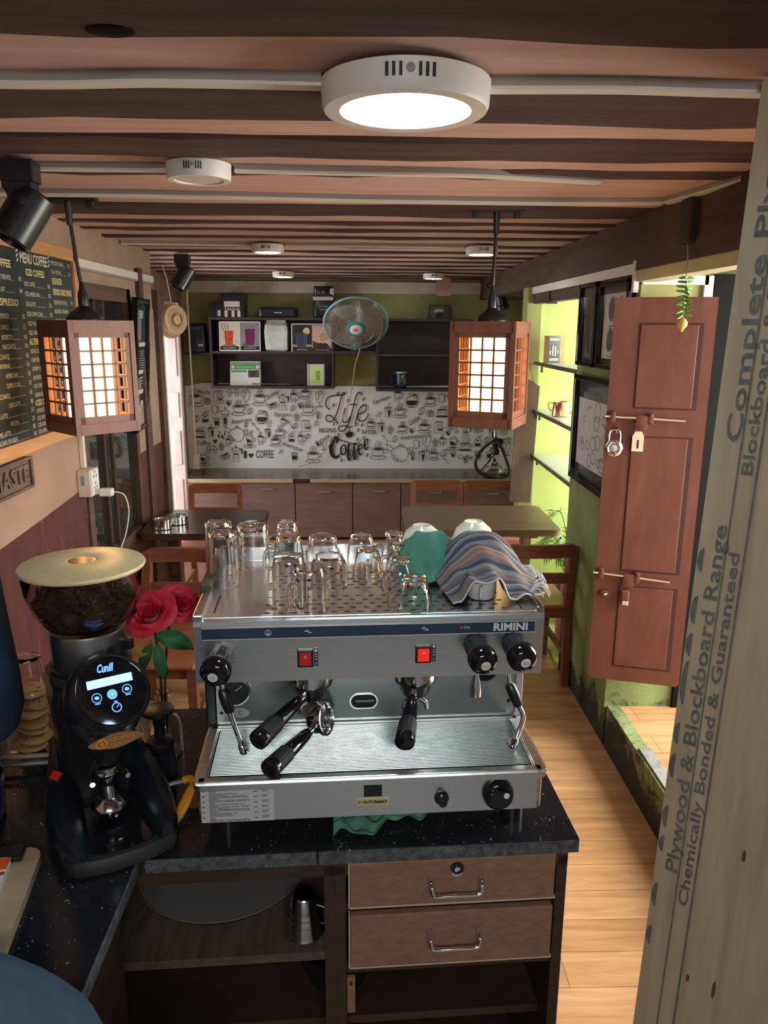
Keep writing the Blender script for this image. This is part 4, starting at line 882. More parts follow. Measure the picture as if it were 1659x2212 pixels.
b = MB(); b.tube(crom([(.015, -.30, .0), (.03, -.26, -.05), (-.01, -.22, -.19), (-.04, -.10, -.40), (-.09, -.075, -.58), (-.155, -.07, -.72), (-.22, -.07, -.86), (-.30, -.07, -.98), (-.42, -.075, -1.08), (-.55, -.09, -1.12)], 8), .005, 'cord', 7); b.build('power_cord', t)
# ------------------------------------------------------------------ banner with line drawings
bn = thing('banner', 'white coffee banner lettered Life begins after Coffee on the back wall', 'banner', (-.09, 7.17, .93))
b = MB()
def bf(u, v):
    x = -1.628 + 3.069*u; z = .515 + .826*v - .02*u
    if v > .97: z += .008*math.sin(u*9) - .05*max(0, .05 - u)*10
    y = 7.165 - .004*math.sin(u*7 + v*3) - .0035*math.exp(-((v - .52 - .1*(u - .5) + .06*math.sin(u*3)) / .02)**2)
    return (x + .09, y - 7.17, z - .93)
b.grid(60, 16, bf, 'banner', None, True, 0)
BX = Matrix(((1, 0, 0, .09), (0, 0, -1, -.0165), (0, 1, 0, -.93), (0, 0, 0, 1)))
def bp(px, py): return (-1.628 + (px - 398)*.004328, 1.341 - (py - 828 - (px - 398)*.0143)*.0043)
def E_(cx, cy, rx, ry=None, a0=0, a1=360, n=20):
    ry = ry or rx; n = max(6, int(n*abs(a1 - a0)/360)); return [(cx + rx*math.cos(R(a0 + (a1 - a0)*k/n)), cy + ry*math.sin(R(a0 + (a1 - a0)*k/n))) for k in range(n + 1)]
def S_(*p): return [(q.x, q.y) for q in crom([(p[i], p[i+1], 0) for i in range(0, len(p), 2)], 5)]
def L_(*p): return [(p[i], p[i+1]) for i in range(0, len(p), 2)]
def hat(x0, y0, x1, y1, n=4, s=.06): return [L_(x0 + (x1-x0)*k/n, y0 + (y1-y0)*k/n, x0 + (x1-x0)*k/n + s, y0 + (y1-y0)*k/n + s*1.6) for k in range(n+1)]
steam = [S_(-.12, .32, -.18, .42, -.08, .5, -.14, .62), S_(.03, .32, -.03, .42, .07, .5, .0, .64), S_(.16, .32, .10, .40, .2, .48, .15, .58)]
D = {
 'cup': (steam + [E_(0, .2, .32, .09), S_(-.32, .2, -.3, -.05, -.16, -.22, .16, -.22, .3, -.05, .32, .2), S_(.31, .15, .48, .16, .46, -.02, .27, -.05), E_(0, -.28, .44, .11)], [E_(0, .2, .25, .055)]),
 'cupt': ([q for q in steam] + [E_(0, .2, .32, .09), S_(-.32, .2, -.3, -.05, -.16, -.22, .16, -.22, .3, -.05, .32, .2), S_(.31, .15, .48, .16, .46, -.02, .27, -.05), E_(0, -.28, .44, .11), E_(0, .2, .15, .04)], []),
 'mug': (steam[:2] + [E_(-.04, .25, .2, .06), L_(-.24, .25, -.18, -.4, .1, -.4, .16, .25), S_(.15, .15, .34, .14, .3, -.15, .11, -.2), L_(-.1, -.1, -.08, -.28), L_(.02, -.05, .03, -.25)], [E_(-.04, .25, .15, .04)]),
 'crois': ([S_(-.46, -.2, -.48, .2, -.2, .45, .2, .45, .48, .2, .46, -.2, .3, -.3, .2, -.1, .12, .05, -.12, .05, -.2, -.1, -.3, -.3, -.46, -.2), S_(-.2, .44, -.18, .2, -.1, .05), S_(.2, .44, .18, .2, .1, .05), S_(-.46, .1, -.3, .05, -.2, -.08), S_(.46, .1, .3, .05, .2, -.08)], []),
 'sundae': ([S_(-.25, .32, -.2, .45, -.05, .42, .05, .5, .2, .42, .25, .32), L_(.08, .42, .16, .62, .3, .6), S_(-.25, .32, -.22, 0, -.14, -.22, 0, -.28, .14, -.22, .22, 0, .25, .32, -.25, .32), L_(0, -.28, 0, -.5), E_(0, -.52, .2, .04)] + hat(-.12, -.1, -.05, .2, 4, .06), []),
 'moka': ([L_(-.25, .38, .22, .38, .14, 0, -.17, 0, -.25, .38), L_(-.17, -.06, .14, -.06, .24, -.5, -.27, -.5, -.17, -.06), L_(-.25, .38, -.38, .3, -.2, .2), L_(-.12, .38, -.02, .46, .1, .38), L_(-.06, .3, -.06, .08), L_(.06, .3, .04, .08), L_(-.08, -.14, -.12, -.42), L_(.06, -.14, .1, -.42)], [L_(-.17, 0, .14, 0, .14, -.06, -.17, -.06), L_(.22, .36, .42, .34, .38, -.04, .32, -.02, .32, .27, .2, .28), E_(-.02, .5, .045)]),
 'cake': ([L_(-.45, .05, .3, .38, .45, .1, .4, -.2, -.3, -.4, -.45, .05), L_(-.45, .05, -.1, -.06, .45, .1), L_(-.1, -.06, -.05, -.34), L_(-.4, -.12, -.08, -.2, .42, -.05)], [L_(-.3, .08, .2, .3, .3, .16, -.1, .0)]),
 'heart': ([S_(0, .25, -.25, .45, -.4, .15, -.15, -.15, 0, -.4), S_(0, .25, .25, .45, .4, .15, .15, -.15, 0, -.4)], [L_(0, .2, -.2, .3, -.28, .1, 0, -.34, .15, -.1)]),
 'bheart': ([], [S_(0, .25, -.25, .42, -.4, .15, -.15, -.15, 0, -.4, .15, -.15, .4, .15, .25, .42, 0, .25)]),
 'bean': ([[(x*.8 + y*.5, y*.86 - x*.5) for x, y in E_(0, 0, .28, .45)], S_(.16, .38, -.06, .12, .08, -.1, -.18, -.36)], []),
 'spiral': ([E_(0, 0, .45, .42), [(.33*(1 - k/40)*math.cos(k*.38), .33*(1 - k/40)*math.sin(k*.38)) for k in range(36)]], []),
 'teapot': ([S_(-.3, .22, -.45, 0, -.35, -.35, 0, -.45, .3, -.35, .4, 0, .28, .22, 0, .3, -.3, .22), S_(-.42, .05, -.6, .12, -.66, .36, -.75, .4, -.6, .4, -.5, .3, -.34, .2), S_(.33, .18, .58, .26, .6, .0, .36, -.12), S_(.34, .1, .5, .15, .5, .02, .38, -.04), L_(-.16, .28, -.1, .36, .1, .36, .16, .28), E_(0, .41, .05), S_(-.38, -.1, -.3, -.3, -.1, -.42), S_(-.34, -.05, -.26, -.25, -.1, -.36)], []),
 'carafe': ([L_(-.16, .46, .18, .46, .14, .36, .14, .24, -.14, .24, -.14, .36, -.16, .46), S_(-.14, .24, -.4, .05, -.38, -.3, -.18, -.42, .18, -.42, .38, -.3, .4, .05, .14, .24), L_(-.2, -.47, .2, -.47), L_(-.14, .34, .14, .34)], [L_(.14, .4, .3, .44, .5, .05, .42, .1, .28, .34, .14, .32), S_(-.34, -.02, .34, -.02, .3, -.28, .0, -.34, -.3, -.28)]),
 'grinder': ([L_(-.25, .1, .25, .1, .25, -.48, -.25, -.48, -.25, .1), S_(-.2, .1, -.15, .25, .15, .25, .2, .1), L_(0, .25, .02, .4, .35, .42, .35, .5)], [L_(-.2, -.22, .2, -.22, .2, -.44, -.2, -.44), E_(0, -.02, .08, .07)]),
 'togo': ([L_(-.26, .38, .26, .38, .3, .28, -.3, .28, -.26, .38), L_(-.24, .28, -.16, -.48, .16, -.48, .24, .28), L_(-.2, .1, .2, .1), L_(-.17, -.26, .17, -.26)], [L_(-.2, .1, .2, .1, .17, -.26, -.17, -.26)]),
 'iced': ([L_(-.24, .28, -.16, -.46, .14, -.46, .22, .28, -.24, .28), E_(-.01, .28, .24, .06), L_(.0, .3, .06, .56, .18, .6), L_(-.2, .1, .18, .1)], [L_(-.02, .06, .18, .06, .12, -.4, .04, -.4)]),
 'cone': ([S_(-.2, .12, -.22, .3, 0, .32, .0, .52, .12, .35, .22, .28, .2, .12, -.2, .12), L_(-.16, .12, -.08, -.55, .08, -.55, .16, .12), L_(-.12, 0, .12, 0)], [L_(-.08, -.1, .08, -.1, .05, -.5, -.05, -.5)]),
 'spoon': ([[(x*.7 - y*.7, x*.7 + y*.7) for x, y in E_(0, .32, .12, .18) ], L_(-.14, .14, .32, -.4), E_(.34, -.42, .07, .09)], []),
 'bread': ([S_(-.3, .25, -.1, .42, .15, .4, .32, .28, .25, .1, .28, -.25, .1, -.42, -.2, -.38, -.22, -.05, -.34, .1, -.3, .25), S_(.2, .35, .4, .25, .32, .05, .36, -.2, .2, -.38)], []),
 'cupcake': ([S_(-.28, .0, -.3, .2, -.1, .25, -.1, .42, .1, .45, .1, .25, .3, .2, .28, .0, -.28, 0), L_(-.24, 0, -.14, -.42, .14, -.42, .24, 0), L_(-.08, 0, -.05, -.42), L_(.08, 0, .05, -.42)], [E_(.0, .14, .14, .06)]),
 'maker': ([L_(-.38, .38, .3, .38, .3, .22, -.15, .22, -.15, -.28, .36, -.28, .36, -.46, -.4, -.46, -.38, .38), L_(-.3, .38, -.26, .48, .2, .48, .24, .38), E_(.1, -.06, .18, .17)], [L_(-.06, -.1, .26, -.1, .2, -.22, 0, -.22), L_(.22, .06, .36, .02, .3, -.1)]),
 'stack': ([L_(-.36, .18, .32, .18, .3, -.24, -.34, -.24, -.36, .18), E_(-.02, .18, .34, .06), S_(.32, .1, .5, .1, .48, -.1, .3, -.12), L_(-.35, -.02, .3, -.02), L_(-.5, -.3, .48, -.3, .4, -.38, -.4, -.38, -.5, -.3)] + [S_(-.2 + .15*k, .28, -.14 + .15*k, .4, -.08 + .17*k, .5) for k in range(4)], [L_(-.5, -.3, .48, -.3, .4, -.38, -.4, -.38)]),
 'irish': ([S_(-.2, .3, -.16, .46, .0, .42, .1, .52, .2, .4, .22, .3), S_(-.24, .3, -.14, -.1, -.06, -.3, .06, -.3, .14, -.1, .24, .3, -.24, .3), S_(.2, .18, .42, .2, .3, -.08, .12, -.08), E_(0, -.36, .42, .13), E_(0, -.34, .2, .06)], [L_(-.2, .18, .1, .1, .06, -.1, -.12, -.1)]),
 'steam': ([S_(-.2, -.3, -.35, -.05, -.1, .1, -.2, .35), S_(.1, -.3, -.05, -.05, .2, .1, .08, .38)], []),
 'flame': ([], [S_(-.3, -.3, -.4, 0, -.1, .1, -.3, .45, -.14, .12, -.24, 0, -.12, -.35), S_(.15, -.45, -.1, -.1, .22, .0, .3, .4, .36, .0, .12, -.14, .3, -.4)]),
}
def doodle(k, px, py, s, mirror=1):
    x, z = bp(px, py); s *= .0043; X = BX @ Matrix.Translation((x, z, 0)) @ Matrix.Scale(s, 4)
    lw = .0043 / s
    for st in D[k][0]: b.stroke([(p[0]*mirror, p[1]) for p in st], lw, 'print_black', X)
    for f in D[k][1]: b.fill([(p[0]*mirror, p[1]) for p in f], 'print_black', X @ Matrix.Translation((0, 0, .0002)))
for a in (('cup', 422, 862, 38), ('maker', 471, 857, 28), ('crois', 501, 850, 24), ('sundae', 527, 858, 32), ('cup', 557, 863, 36), ('moka', 606, 869, 33), ('mug', 630, 860, 30), ('cup', 653, 853, 28), ('sundae', 684, 863, 32),
          ('spiral', 446, 866, 16), ('heart', 491, 871, 15), ('cake', 583, 877, 22), ('bread', 461, 884, 20), ('cone', 482, 898, 36), ('cup', 511, 884, 34), ('bean', 535, 888, 16), ('carafe', 559, 901, 30), ('heart', 643, 878, 15), ('cupt', 659, 886, 34), ('bean', 626, 883, 14),
          ('grinder', 440, 898, 27), ('bean', 421, 904, 18), ('togo', 464, 911, 22), ('cupcake', 634, 902, 20), ('cone', 680, 898, 17), ('mug', 606, 912, 22), ('bean', 526, 918, 11), ('spoon', 545, 920, 18), ('steam', 577, 915, 20), ('spoon', 619, 916, 20), ('bean', 631, 921, 15), ('maker', 655, 921, 26), ('bean', 676, 916, 14),
          ('stack', 427, 934, 26), ('iced', 451, 931, 26), ('flame', 473, 938, 22), ('teapot', 506, 936, 38), ('iced', 572, 935, 24), ('cupt', 598, 936, 28), ('steam', 537, 934, 14), ('grinder', 622, 944, 24), ('bean', 657, 944, 14), ('irish', 532, 953, 30), ('mug', 557, 950, 28), ('mug', 487, 954, 22), ('cup', 587, 955, 26), ('mug', 643, 950, 28),
          ('bheart', 459, 953, 12), ('crois', 451, 972, 22), ('cupcake', 472, 964, 18), ('cake', 479, 985, 22), ('moka', 503, 980, 33), ('steam', 600, 977, 18), ('togo', 628, 988, 23), ('cup', 668, 988, 36), ('irish', 432, 992, 30), ('heart', 680, 961, 15), ('sundae', 692, 960, 26),
          ('mug', 851, 859, 30), ('carafe', 880, 869, 32), ('cup', 920, 871, 30), ('bread', 945, 865, 21), ('sundae', 968, 872, 38), ('iced', 830, 892, 28), ('cupt', 855, 894, 32), ('bean', 902, 892, 20), ('spiral', 921, 898, 17), ('stack', 947, 895, 28), ('irish', 969, 917, 32), ('steam', 812, 899, 20), ('iced', 815, 925, 26), ('cupcake', 835, 932, 21), ('cup', 861, 930, 26), ('heart', 882, 935, 14), ('cup', 908, 928, 30), ('maker', 941, 928, 27),
          ('spoon', 824, 949, 18), ('bean', 845, 952, 17), ('teapot', 858, 982, 44), ('bread', 892, 964, 21), ('sundae', 915, 960, 36), ('cupcake', 933, 961, 21), ('mug', 949, 958, 24), ('irish', 972, 964, 32), ('stack', 999, 969, 28), ('cup', 809, 981, 40), ('cone', 885, 989, 20), ('iced', 905, 989, 28), ('cup', 929, 989, 27), ('bean', 953, 984, 20), ('heart', 973, 989, 14), ('spoon', 957, 1000, 14),
          ('moka', 999, 938, 30), ('cake', 1026, 933, 24), ('iced', 1056, 942, 28), ('spiral', 1081, 937, 20), ('grinder', 1026, 958, 26), ('bean', 1044, 957, 16), ('togo', 1027, 990, 24), ('carafe', 1057, 987, 30), ('sundae', 1090, 975, 30), ('heart', 961, 941, 14), ('steam', 980, 938, 14), ('cupt', 1085, 900, 28), ('mug', 1000, 1003, 12)):
    doodle(*a)
def word(s, px, py, h, w, rot=0, shear=.3, bold=0):
    x, z = bp(px, py); b.text(s, h*.0043*1.35, 'print_black', BX @ Matrix.Translation((x, z, 0)) @ Matrix.Rotation(R(rot), 4, 'Z'), 'CENTER', shear=shear, bold=bold, width=w*.0043)
for a in (('Mocha', 440, 847, 10, 26, 0), ('Latte', 584, 853, 11, 26, 25), ('Espresso', 604, 896, 9, 36, 0), ('Americano', 516, 909, 11, 46, 8), ('Coffee', 432, 956, 11, 30, 0), ('Americano', 623, 966, 10, 46, -20), ('Espresso', 815, 867, 10, 38, 20), ('Latte', 886, 912, 12, 26, 32), ('Americano', 880, 948, 11, 48, 6), ('Coffee', 999, 994, 11, 32, 0), ('Espresso', 1080, 956, 9, 34, 14)): word(*a)
word('BEGINS', 700, 932, 10, 36, 0, 0, .0005); word('AFTER', 790, 937, 10, 33, 0, 0, .0005)
word('I', 522, 983, 18, 6, 0, 0, 0); word('COFFEE', 564, 983, 18, 38, 0, 0, 0); doodle('bheart', 534, 985, 13)
def big(pts, w, n=7):      # points given as hundredths along the lettering block
    P = [(680 + p[0]/3.77, 830 + p[1]/3.77) for p in pts]; Q = [bp(*p) for p in P]
    C = crom([(q[0], q[1], 0) for q in Q], n)
    if isinstance(w, (list, tuple)):
        ws = []; m = len(w) - 1
        for i in range(len(C)): t = i/(len(C) - 1)*m; k = min(m - 1, int(t)); ws.append((w[k] + (w[k+1] - w[k])*(t - k))*.00114)
    else: ws = w*.00114
    b.stroke([(c.x, c.y) for c in C], ws, 'print_black', BX)
big([(98, 215), (72, 190), (66, 150), (90, 112), (140, 100), (190, 98), (215, 92), (220, 80), (205, 82), (190, 120), (165, 210), (135, 285), (100, 312), (70, 300), (68, 268), (95, 260), (130, 290), (165, 330)], 9)
big([(222, 200), (210, 250), (200, 290), (210, 320), (240, 310), (262, 270)], 9)
big([(355, 102), (348, 80), (325, 82), (305, 120), (280, 220), (255, 310), (225, 370), (195, 392), (170, 380), (172, 355), (210, 345), (250, 360), (270, 352)], 9)
big([(255, 178), (285, 172), (315, 178)], 8); big([(300, 330), (320, 260), (340, 205), (370, 178), (392, 190), (385, 222), (345, 250), (325, 255), (325, 295), (350, 312), (380, 300), (402, 270), (408, 248)], 9)
big([(148, 490), (160, 465), (145, 442), (120, 460), (105, 520), (112, 580), (140, 606), (165, 592), (178, 570)], [8, 18, 26, 34, 36, 34, 24, 12, 6])
big([(150, 480), (165, 462), (200, 470), (260, 490), (320, 490), (345, 470)], [4, 6, 8, 8, 7, 4])
big([(205, 500), (185, 530), (190, 575), (212, 582), (225, 550), (218, 510), (205, 500)], [8, 14, 16, 10, 14, 12, 8])
for dx, dy in ((0, 0), (48, -6)): big([(262 + dx, 512 + dy), (250 + dx, 500 + dy), (243 + dx, 540 + dy), (240 + dx, 600 + dy), (250 + dx, 632 + dy), (262 + dx, 605 + dy), (252 + dx, 568 + dy), (275 + dx, 545 + dy)], [6, 14, 20, 20, 12, 12, 8, 5])
big([(325, 550), (350, 530), (352, 505), (335, 510), (328, 555), (340, 588), (362, 570)], [5, 8, 10, 14, 18, 14, 5]); big([(372, 520), (400, 490), (402, 462), (382, 470), (376, 515), (390, 545), (412, 515)], [5, 8, 10, 14, 18, 14, 5])
for p in ((165, 84), (370, 132), (128, 178), (130, 330), (308, 338), (358, 341), (325, 382), (165, 420), (82, 432), (320, 458), (372, 448), (400, 590), (190, 630), (245, 142)): doodle('bean', 680 + p[0]/3.77, 830 + p[1]/3.77, 8)
doodle('cup', 793, 920, 22); doodle('mug', 748, 941, 20); b.fill([bp(737, 938), bp(755, 936), bp(752, 946), bp(742, 947)], 'print_black', BX)
b.build('banner_sheet', bn, None, False)
# ------------------------------------------------------------------ low cabinets along the back wall
b = MB(); b.box(-1.55, 1.44, 6.60, 7.13, .53, .56, 'table_dark'); b.box(-1.53, -.60, 6.592, 6.60, .53, .562, 'traywood'); b.box(-.45, 1.44, 6.592, 6.60, .53, .562, 'traywood'); tag(b.build('worktop'), 'long low dark worktop with a pale edge under the banner', 'worktop')
def cabinet(label, x0, x1, seams, handles):
    t = thing('low_cabinet', label, 'cabinet', ((x0 + x1)/2, 6.62, 0), 0, None); o = (x0 + x1)/2
    part('carcass', t, 'cab_dark', (x0 - o, x1 - o, .02, .5, 0, .53))
    xs = [x0] + seams + [x1]
    for a, c in zip(xs[:-1], xs[1:]):
        d = part('door', t, 'cab_back', (a - o + .004, c - o - .004, 0, .018, .03, .522), bev=.002)
        for h, z in handles:
            if a < h < c:
                q = MB(); q.tube([(h - o - .055, 0, z), (h - o - .055, -.022, z), (h - o + .055, -.022, z), (h - o + .055, 0, z)], .005, 'chrome', 6); q.build('handle', d)
cabinet('low brown cabinet under the banner, left end behind the left table', -1.52, -.585, [-1.07], [(-.83, .472)])
cabinet('low brown two-door cabinet under the banner, in the middle', -.585, .345, [-.08], [(-.33, .447), (.15, .452)])
cabinet('low brown cabinet under the banner, right end behind the two chairs', .345, 1.44, [.93], [(.65, .440), (1.15, .428)])
# hookah
t = thing('hookah', 'glass hookah with a coiled black hose at the right end of the low worktop', 'hookah', (1.18, 6.72, .56))
b = MB(); b.shell([(.09, 0), (.105, .01), (.10, .05), (.075, .085), (.04, .11), (.032, .14), (.03, .24), (.027, .24), (.028, .14), (.07, .08), (.095, .045), (.09, .012), (0.001, .008)], 'glass', 36); b.build('glass_base', t)
b = MB(); b.lathe([(0, .2), (.034, .2), (.04, .23), (.03, .255), (.022, .27), (.03, .29), (.022, .30), (.012, .31), (.012, .33), (.016, .36), (.014, .44), (.011, .45), (0, .45)], 'black', 20); b.lathe([(.018, .35), (.02, .38), (.016, .44), (.02, .455), (0, .46)], 'steel_cup', 18); b.build('stem', t)
b = MB(); b.tube(crom([(.03, -.02, .27), (.05, -.05, .33), (-.02, -.09, .34), (-.12, -.10, .27), (-.185, -.10, .16), (-.15, -.10, .06), (-.04, -.11, .02)], 8), .014, 'black', 9); b.tube(crom([(.02, -.02, .33), (.07, -.05, .22), (.11, -.08, .10), (.10, -.10, .03), (.06, -.11, .04)], 8), .013, 'black', 9); b.tube([(-.02, -.09, .21), (-.15, -.10, .05)], [.008, .005], 'black', 8); b.build('hose', t)
t = thing('hanging_board', 'old worn brown board hung by a string at the right end of the banner', 'board', (1.055, 4.955, .73))
b = MB(); b.prism([(-.075, 0), (.06, -.005), (.085, .76), (.02, .80), (-.055, .80)], -.012, .012, 'oldboard', Matrix.Rotation(R(90), 4, 'X')); b.build('board_body', t)
b = MB(); b.tube([(-.03, -.014, .79), (.012, 0, .90), (.045, -.014, .78)], .002, 'black', 5); b.build('string', t)
# ------------------------------------------------------------------ niche shelves and what stands on them
nsl = []
for k, (z, lab) in enumerate(((1.628, 'top white niche shelf, with the coffee packet'), (1.325, 'middle white niche shelf, with the copper kettle'), (1.032, 'lowest white niche shelf, above the palm plant'))):
    t = thing('niche_shelf', lab, 'shelf', (1.12, 4.48, z)); part('shelf_board', t, 'shelf_white', (0, .62, -.51, .51, 0, .014), bev=.002); part('front_edge', t, 'photo_dark', (-.012, 0, -.51, .51, -.006, .016)); part('bracket', t, 'black_matte', (.02, .03, .44, .46, -.05, 0))
t = thing('coffee_box', 'black and orange coffee packet standing on the top niche shelf', 'coffee box', (1.20, 4.86, 1.642), 12)
part('box_body', t, 'pine', (-.055, .055, -.035, .035, 0, .165), bev=.002)
b = MB(); b.box(-.056, .02, -.0365, -.034, .001, .164, 'navy_black'); b.fill(blob(-.018, .07, .025, .035, 16, .3), 'paper', FX(-.037)); b.fill([(-.05, .135), (.015, .135), (.015, .15), (-.05, .15)], 'grey_label', FX(-.037)); b.fill([(-.05, .012), (.012, .012), (.012, .03), (-.05, .03)], 'grey_label', FX(-.037))
for q in (-.035, -.018, 0): b.fill([(q - .005, .03), (q + .004, .03), (q + .003, .10), (q - .004, .10)], 'print_black', FX(-.0374))
b.build('front_label', t)
t = thing('kettle', 'small copper gooseneck kettle on the middle niche shelf', 'kettle', (1.19, 4.58, 1.339))
b = MB(); b.shell([(.047, 0), (.052, .006), (.045, .085), (.043, .088), (.041, .085), (.047, .01), (.0001, .006)], 'copper', 32); b.build('kettle_body', t)
b = MB(); b.tube(crom([(.045, 0, .015), (.07, 0, .025), (.08, 0, .055), (.09, 0, .08), (.105, 0, .088)], 6), [.008 - .004*k/24 for k in range(25)], 'copper', 9); b.build('spout', t)
b = MB(); b.tube(crom([(-.045, 0, .08), (-.072, 0, .08), (-.07, 0, .045), (-.048, 0, .03)], 6), .005, 'copper', 7); b.build('handle', t)
# palm
random.seed(21)
t = thing('potted_palm', 'green palm plant under the lowest niche shelf', 'potted plant', (1.36, 4.62, .02))
b = MB(); b.shell([(.10, 0), (.13, .22), (.135, .23), (.12, .23), (.1, .03), (.0001, .02)], 'maroon', 28); b.lathe([(0, .2), (.12, .2)], 'bean', 20); b.build('pot', t)
b = MB(); lf = MB()
for k in range(11):
    a = random.uniform(PI*.55, PI*1.55) if k < 8 else random.uniform(0, 2*PI); L = random.uniform(.5, .85); rr = random.uniform(.14, .30)
    P = crom([(0, 0, .2), (rr*.25*math.cos(a), rr*.25*math.sin(a), L*.6), (rr*.6*math.cos(a), rr*.6*math.sin(a), L*.93), (rr*math.cos(a), rr*math.sin(a), L*.86)], 6)
    b.tube(P, .003, 'stem', 5)
    for i in range(7, len(P) - 1, 1):
        d = (P[i+1] - P[i]).normalized(); sd = d.cross(Vector((0, 0, 1))).normalized()
        for sg in (-1, 1):
            ln = .11 * (1 - .5*abs(i - 12)/12); tip = P[i] + (sd*sg*.8 + d*.75 + Vector((0, 0, -.25))).normalized()*ln; mid = (P[i] + tip)*.5 + Vector((0, 0, .012)); q = d*.007
            lf.add([P[i], mid - q, tip, mid + q], [(0, 1, 2, 3)], 'plant')
b.build('stem', t); lf.build('foliage', t, None, False)
# framed pictures on the right wall
def rframe(label, y0, y1, z0, z1, fr=.022, name='framed_picture'):
    t = thing(name, label, 'framed picture', (XR - .002, (y0 + y1)/2, (z0 + z1)/2)); hy = (y1 - y0)/2; hz = (z1 - z0)/2
    b = MB()
    for p in ((-hy, hy, hz - fr, hz), (-hy, hy, -hz, -hz + fr), (-hy, -hy + fr, -hz, hz), (hy - fr, hy, -hz, hz)): b.box(-.032, 0, *p, 'black_gloss', .003)
    b.build('frame', t); return t, hy - fr*.5, hz - fr*.5
RX = Matrix(((0, 0, -1, 0), (-1, 0, 0, 0), (0, 1, 0, 0), (0, 0, 0, 1)))     # local x -> -y, y -> z, facing -x
t, hy, hz = rframe('dark photo in a black frame, upper left of the framed pictures on the green wall', 3.60, 3.885, 1.675, 2.06)
b = MB(); b.box(-.008, -.002, -hy, hy, -hz, hz, 'frame_glass'); b.fill([(-hy + .025, -hz + .03), (hy - .025, -hz + .03), (hy - .025, hz - .03), (-hy + .025, hz - .03)], 'photo_dark', RX @ Matrix.Translation((0, 0, .0085)))
random.seed(8)
for k in range(14): x = random.uniform(-.07, .07); b.stroke([(x*.3, -.13), (x*.7, -.02), (x*1.3, random.uniform(.03, .12))], .004, 'oldboard', RX @ Matrix.Translation((0, 0, .009)))
b.build('picture', t)
t, hy, hz = rframe('black framed print of two brown coffee drawings, half behind the red-brown door', 3.17, 3.57, 1.675, 2.05)
b = MB(); b.box(-.008, -.002, -hy, hy, -hz, hz, 'frame_glass'); b.fill([(-hy + .02, -hz + .035), (hy - .02, -hz + .035), (hy - .02, hz - .035), (-hy + .02, hz - .035)], 'photo_white', RX @ Matrix.Translation((0, 0, .0085)))
for cx in (-.06, .055):
    for cz in (.07, -.06): b.fill(blob(cx, cz, .045, .052, 26, .12), 'brownprint', RX @ Matrix.Translation((0, 0, .009))); b.stroke([(cx - .03, cz - .07), (cx + .03, cz - .07)], .004, 'brownprint', RX @ Matrix.Translation((0, 0, .009)))
b.fill([(cx - .008, .0) for cx in (0,)] + [(.055, 0.005), (.06, -.0)], 'brownprint', RX @ Matrix.Translation((0, 0, .009)))
b.build('picture', t)
t, hy, hz = rframe('large black framed glass picture of pale round drawings beside the red-brown door', 3.24, 3.885, 1.11, 1.635, .028)
b = MB(); b.box(-.008, -.002, -hy, hy, -hz, hz, 'frame_glass'); b.fill([(-hy + .03, -hz + .07), (hy - .02, -hz + .07), (hy - .02, hz - .10), (-hy + .03, hz - .10)], 'grey_label', RX @ Matrix.Translation((0, 0, .0085)))
for k in range(22):
    x = random.uniform(-hy + .05, hy - .05); z = random.uniform(-hz + .1, hz - .13); r = random.uniform(.02, .045); b.stroke(E_(x, z, r, r*random.uniform(.5, 1)), .006, 'grey_bg', RX @ Matrix.Translation((0, 0, .009)), True)
for x, z, r in ((-.08, .04, .07), (-.08, .04, .035)): b.fill(blob(x, z, r, r, 20, .1), 'photo_white' if r > .05 else 'grey_label', RX @ Matrix.Translation((0, 0, .0092 + .0003*(r < .05))))
b.build('picture', t)
# ------------------------------------------------------------------ tables
def table(label, loc, w, d, m, h=.75):
    t = thing('cafe_table', label, 'table', loc)
    b = MB(); b.prism(rounded_rect(w, d, .05, 6), h - .036, h - .004, m); b.prism(rounded_rect(w - .008, d - .008, .048, 6), h - .004, h, m); b.build('tabletop', t)
    for sx in (-1, 1):
        b = MB(); x = sx*(w/2 - .14); b.box(x - .03, x + .03, -.03, .03, .05, h - .036, m, .004); b.build('leg', t)
        b = MB(); b.box(x - .03, x + .03, -d*.38, d*.38, 0, .05, m, .006); b.build('foot', t)
        b = MB(); b.box(x - .025, x + .025, -d*.36, d*.36, h - .07, h - .036, m, .003); b.build('top_rail', t)
    b = MB(); b.box(-w/2 + .16, w/2 - .16, -.015, .015, .25, .32, m, .003); b.build('stretcher', t)
    return t
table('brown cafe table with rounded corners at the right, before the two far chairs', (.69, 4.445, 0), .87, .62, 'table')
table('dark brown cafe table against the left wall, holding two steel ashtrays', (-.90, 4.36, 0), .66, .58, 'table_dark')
def tin(label, loc, r, h):
    t = thing('ashtray', label, 'ashtray', loc); b = MB()
    b.shell([(r*.92, 0), (r, .004), (r, h*.45), (r*1.03, h*.47), (r, h*.5), (r, h), (r*.95, h), (r*.95, .01), (.0001, .008)], 'steel_cup', 36); b.build('tin_body', t); return t
t = tin('round steel ashtray with a notched lid, front one on the left table', (-1.115, 4.19, .75), .052, .055); b = MB(); b.lathe([(.05, .05), (.044, .047), (.02, .046), (0, .046)], 'photo_dark', 24); b.build('inset', t)
t = tin('wide round steel ashtray, rear one on the left table', (-1.065, 4.31, .75), .066, .045)
